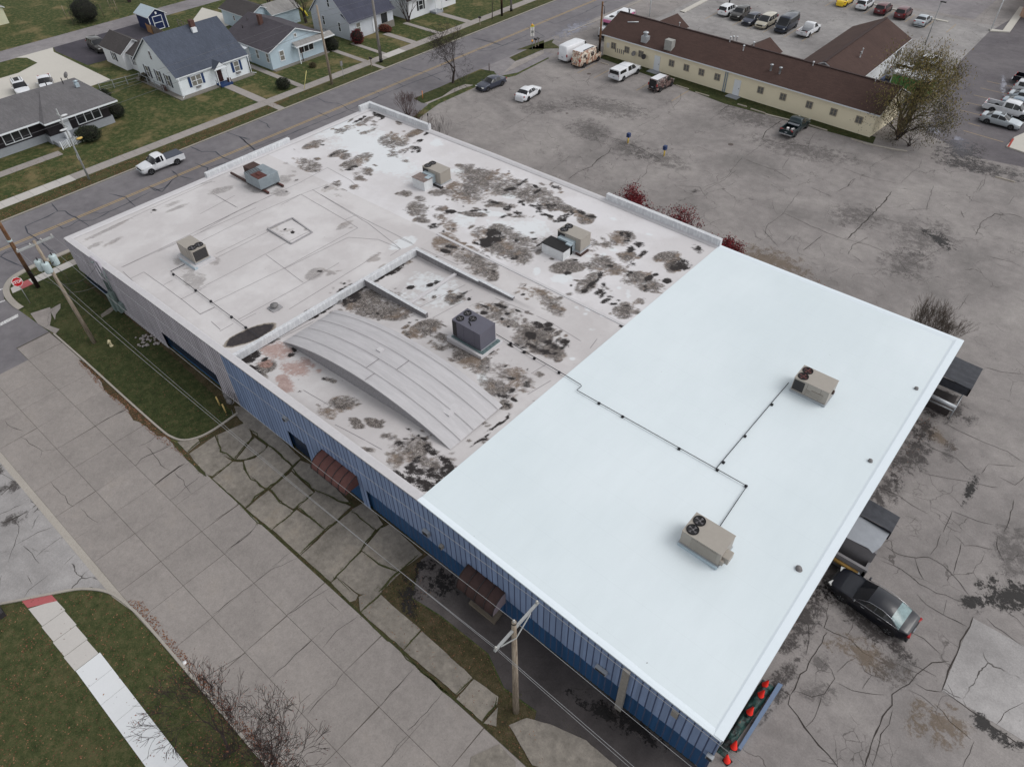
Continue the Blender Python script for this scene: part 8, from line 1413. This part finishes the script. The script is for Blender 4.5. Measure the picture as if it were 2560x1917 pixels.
for wn, x, y, rx, ry, rz_, mt, la in (('b', 830, 1220, 1.1, 1.0, .75, 'leaf_evergreen', 'dark round bush in the lawn between the cape house and the pale blue house'), ('b', 1500, 690, 1.25, 1.2, 1.05, 'leaf_evergreen', 'dark evergreen bush at the right corner of the pale blue house'), ('b', 1850, 600, 1.15, 1.1, 1.1, 'leaf_burgundy', 'round burgundy bush before the grey gabled house'), ('A', 780, 1205, 1.6, 1.5, .85, 'leaf_evergreen', 'dark bush at the end of the white balustrade'), ('A', 1020, 1010, 1.0, 1.2, .95, 'leaf_evergreen', 'dark bush at the corner of the ranch house'), ('A', 900, 870, 1.0, 1.2, .8, 'leaf_evergreen', 'dark bush against the side of the ranch house'), ('a', 1220, 300, 2.6, 2.4, 2.0, 'leaf_evergreen', 'large dark bush alone in the field beyond the alley'), ('A', 1270, 700, .9, .9, .6, 'leaf_dull', 'brown leafless bush at the rear corner of the cape house'), ('B', 1010, 300, .9, .9, .5, 'leaf_dull', 'low brown bush under the windows of the grey gabled house'), ('B', 1250, 270, 1.5, .8, .5, 'leaf_redbrown', 'reddish brown bush by the stone veneer of the grey house'), ('b', 1230, 930, .5, .5, .35, 'leaf_dull', 'small brown clump at the foot of the rusty post')):
    q = gq(wn, x, y); bush(la, q[0], q[1], rx, ry, rz_, mt, int(x), 1600 if rx < 1.3 else 3200, group='bushes around the houses')
q = gq('c', 330, 300); bare_tree('dense grey green tree between the grey house and the white house', q[0], q[1], 101, 1.6, .15, 5, ('bark', 'twig'), 'leaf_evergreen', 6, .08, .3, .55, .1, .82, 3, tspread=.5, name='yard_tree'); 
q = gq('c', 1490, 270); bare_tree('thin bare tree on the lawn at the top of the street', q[0], q[1], 103, 2.0, .09, 5, ('bark', 'twig'), None, 0, 0, 0, .4, .2, .8, 1)
for i, (wn, x, y, la, lf) in enumerate((('B', 330, 130, 'dark pine tree beside the yellow slide', 'leaf_evergreen'), ('B', 560, 200, 'bare dark tree right of the yellow slide', None), ('B', 250, 60, 'dark tree at the top edge behind the pale blue house', 'leaf_evergreen'), ('B', 700, 90, 'bare tree behind the grey gabled house', None), ('A', 1120, 20, 'bare bramble thicket beyond the alley fence', None))):
    q = gq(wn, x, y); bare_tree(la, q[0], q[1], 110 + i, 2.0, .18, 5, ('bark', 'twig'), lf, 7 if lf else 0, .11, .35, .5, .12, .82, 2 if i != 4 else 6, tspread=.4, name='yard_tree')
for i, (x, y) in enumerate(((1540, 50), (1590, 70), (1640, 85), (1440, 130), (1340, 170), (1235, 190), (1130, 210), (1025, 240), (930, 160))):
    q = gq('a', x, y + 110); t = thing('garden_stake', 'pale thin stake in the field beyond the alley', 'stake', (q[0], q[1], 0), 0, 'stakes in the field'); m = MB(); m.tube([(0, 0, 0), (-.1, 0, 2.2)], .045, 5); m.build('stake', 'twig_pale' if i % 2 else 'pole_wood', t)
# litter of fallen leaves, too many to count
rng = random.Random(77); m = MB()
def inside(p, poly):
    c = False; n_ = len(poly)
    for i in range(n_):
        a, b = poly[i], poly[i - 1]
        if (a[1] > p[1]) != (b[1] > p[1]) and p[0] < (b[0] - a[0]) * (p[1] - a[1]) / (b[1] - a[1]) + a[0]: c = not c
    return c
def litter(poly, dens, size=.05, z=.035, clump=.5):
    xs = [p[0] for p in poly]; ys = [p[1] for p in poly]; n_ = int((max(xs) - min(xs)) * (max(ys) - min(ys)) * dens)
    for _ in range(n_):
        p = (rng.uniform(min(xs), max(xs)), rng.uniform(min(ys), max(ys)))
        if not inside(p, poly) or mn.noise(Vector((p[0] * .8, p[1] * .8, 5))) + rng.uniform(-.5, .5) < clump - .5: continue
        if -3.6 < p[1] < -2.0 and p[0] > -37.2 and rng.random() > .08: continue
        a = rng.uniform(0, 6.28); s = size * rng.uniform(.5, 1.3); t_ = rng.uniform(-.5, .5) * s
        c_, s_ = math.cos(a) * s, math.sin(a) * s; zz = z + rng.uniform(0, .03)
        m.face([(p[0] - c_, p[1] - s_, zz), (p[0] + s_ * .6, p[1] - c_ * .6, zz + abs(t_)), (p[0] + c_, p[1] + s_, zz), (p[0] - s_ * .6, p[1] + c_ * .6, zz + abs(t_) * .5)])
litter([(-45, -12), (-41, -8), (-38, -3.8), (-36.8, -2), (-34.2, .2), (-29, .6), (-12, .6), (-8, -6), (-20, -14)], 16, .05, .045, .45)
litter([(-33, .70), (-16, .70), (-14, 1.5), (-17, 1.25), (-26, 1.15), (-32, 1.3)], 150, .05, .038, .3)
litter([(-57.3, 9.1), (-57, 9.5), (-44.5, 9.5), (-43, 9.6), (-41, 9.6), (-39, 9.4), (-44, 8.9), (-46, 8.9), (-52, 8.8)], 130, .05, .04, .3)
litter([(-66, 9.8), (-44, 9.9), (-42, 11), (-41.6, 14.5), (-66, 14.8)], 1.4, .05, .045, .6)
litter([(-88.3, -5), (-85.8, -5), (-85.8, 38), (-88.3, 60)], 55, .06, .035, .35); litter([(-97, 5), (-90.4, 5), (-90.4, 34), (-97, 26)], 16, .06, .03, .5)
litter([(-22, 9.6), (-20.8, 14.8), (-17.4, 12.4), (-13.4, 12.5), (-9.5, 11.7), (-7, 10), (-4, 9.5), (-15, 9.5)], 12, .04, .06, .55)
litter([(-2.5, 26), (-.6, 29), (.2, 41), (1, 49), (-.5, 48), (-.5, 16)], 14, .04, .03, .62); litter([(-74, 17), (-72.6, 17), (-72.6, 12), (-74, 12)], 50, .05, .045, .4)
o = m.build('fallen_leaves', 'leaf_litter'); tag(o, 'brown and russet leaves fallen over the lawns and along the kerbs', 'fallen leaves', kind='stuff')
# short tufts of weeds growing out of the joints of the driveway
rng = random.Random(5); m = MB()
for q in WEED + AJ:
    wd = q[0] if isinstance(q[0], float) else .1; qq = q[1:] if isinstance(q[0], float) else q; P_ = gp(*qq)
    for a, b in zip(P_, P_[1:]):
        for _ in range(int((b - a).length * 26)):
            p = a.lerp(b, rng.random()) + Vector((rng.gauss(0, wd * .45), rng.gauss(0, wd * .45), .075 if q in AJ else .04)); an = rng.uniform(0, 6.28); s = rng.uniform(.02, .06); d = Vector((math.cos(an), math.sin(an), 0)); m.face([p - d * s * .4, p + d * s * .4, p + d * s * .2 + Vector((d.y, -d.x, 1.2)) * s])
for _ in range(9000):
    x = rng.uniform(-41, -5); y = rng.uniform(9.5, 15.0); nz = mn.noise(Vector((x * .7, y * .7, 3)))
    if x > -20.8 and y > 12.6: continue
    if x < -21 and nz < .25: continue
    if nz < .0: continue
    p = Vector((x, y, .025)); s = rng.uniform(.02, .05); an = rng.uniform(0, 6.28); d = Vector((math.cos(an), math.sin(an), 0))
    if x > -20.8: m.face([p - d * s * .5, p + d * s * .5, p + d * s * .2 + Vector((d.y, -d.x, 1.6)) * s])
leafmat('leaf_weed', S(58, 66, 36), S(76, 84, 44), S(96, 92, 58)); o = m.build('weed_tufts', 'leaf_weed'); tag(o, 'weeds sprouting from the joints between the broken slabs', 'weeds', kind='stuff')
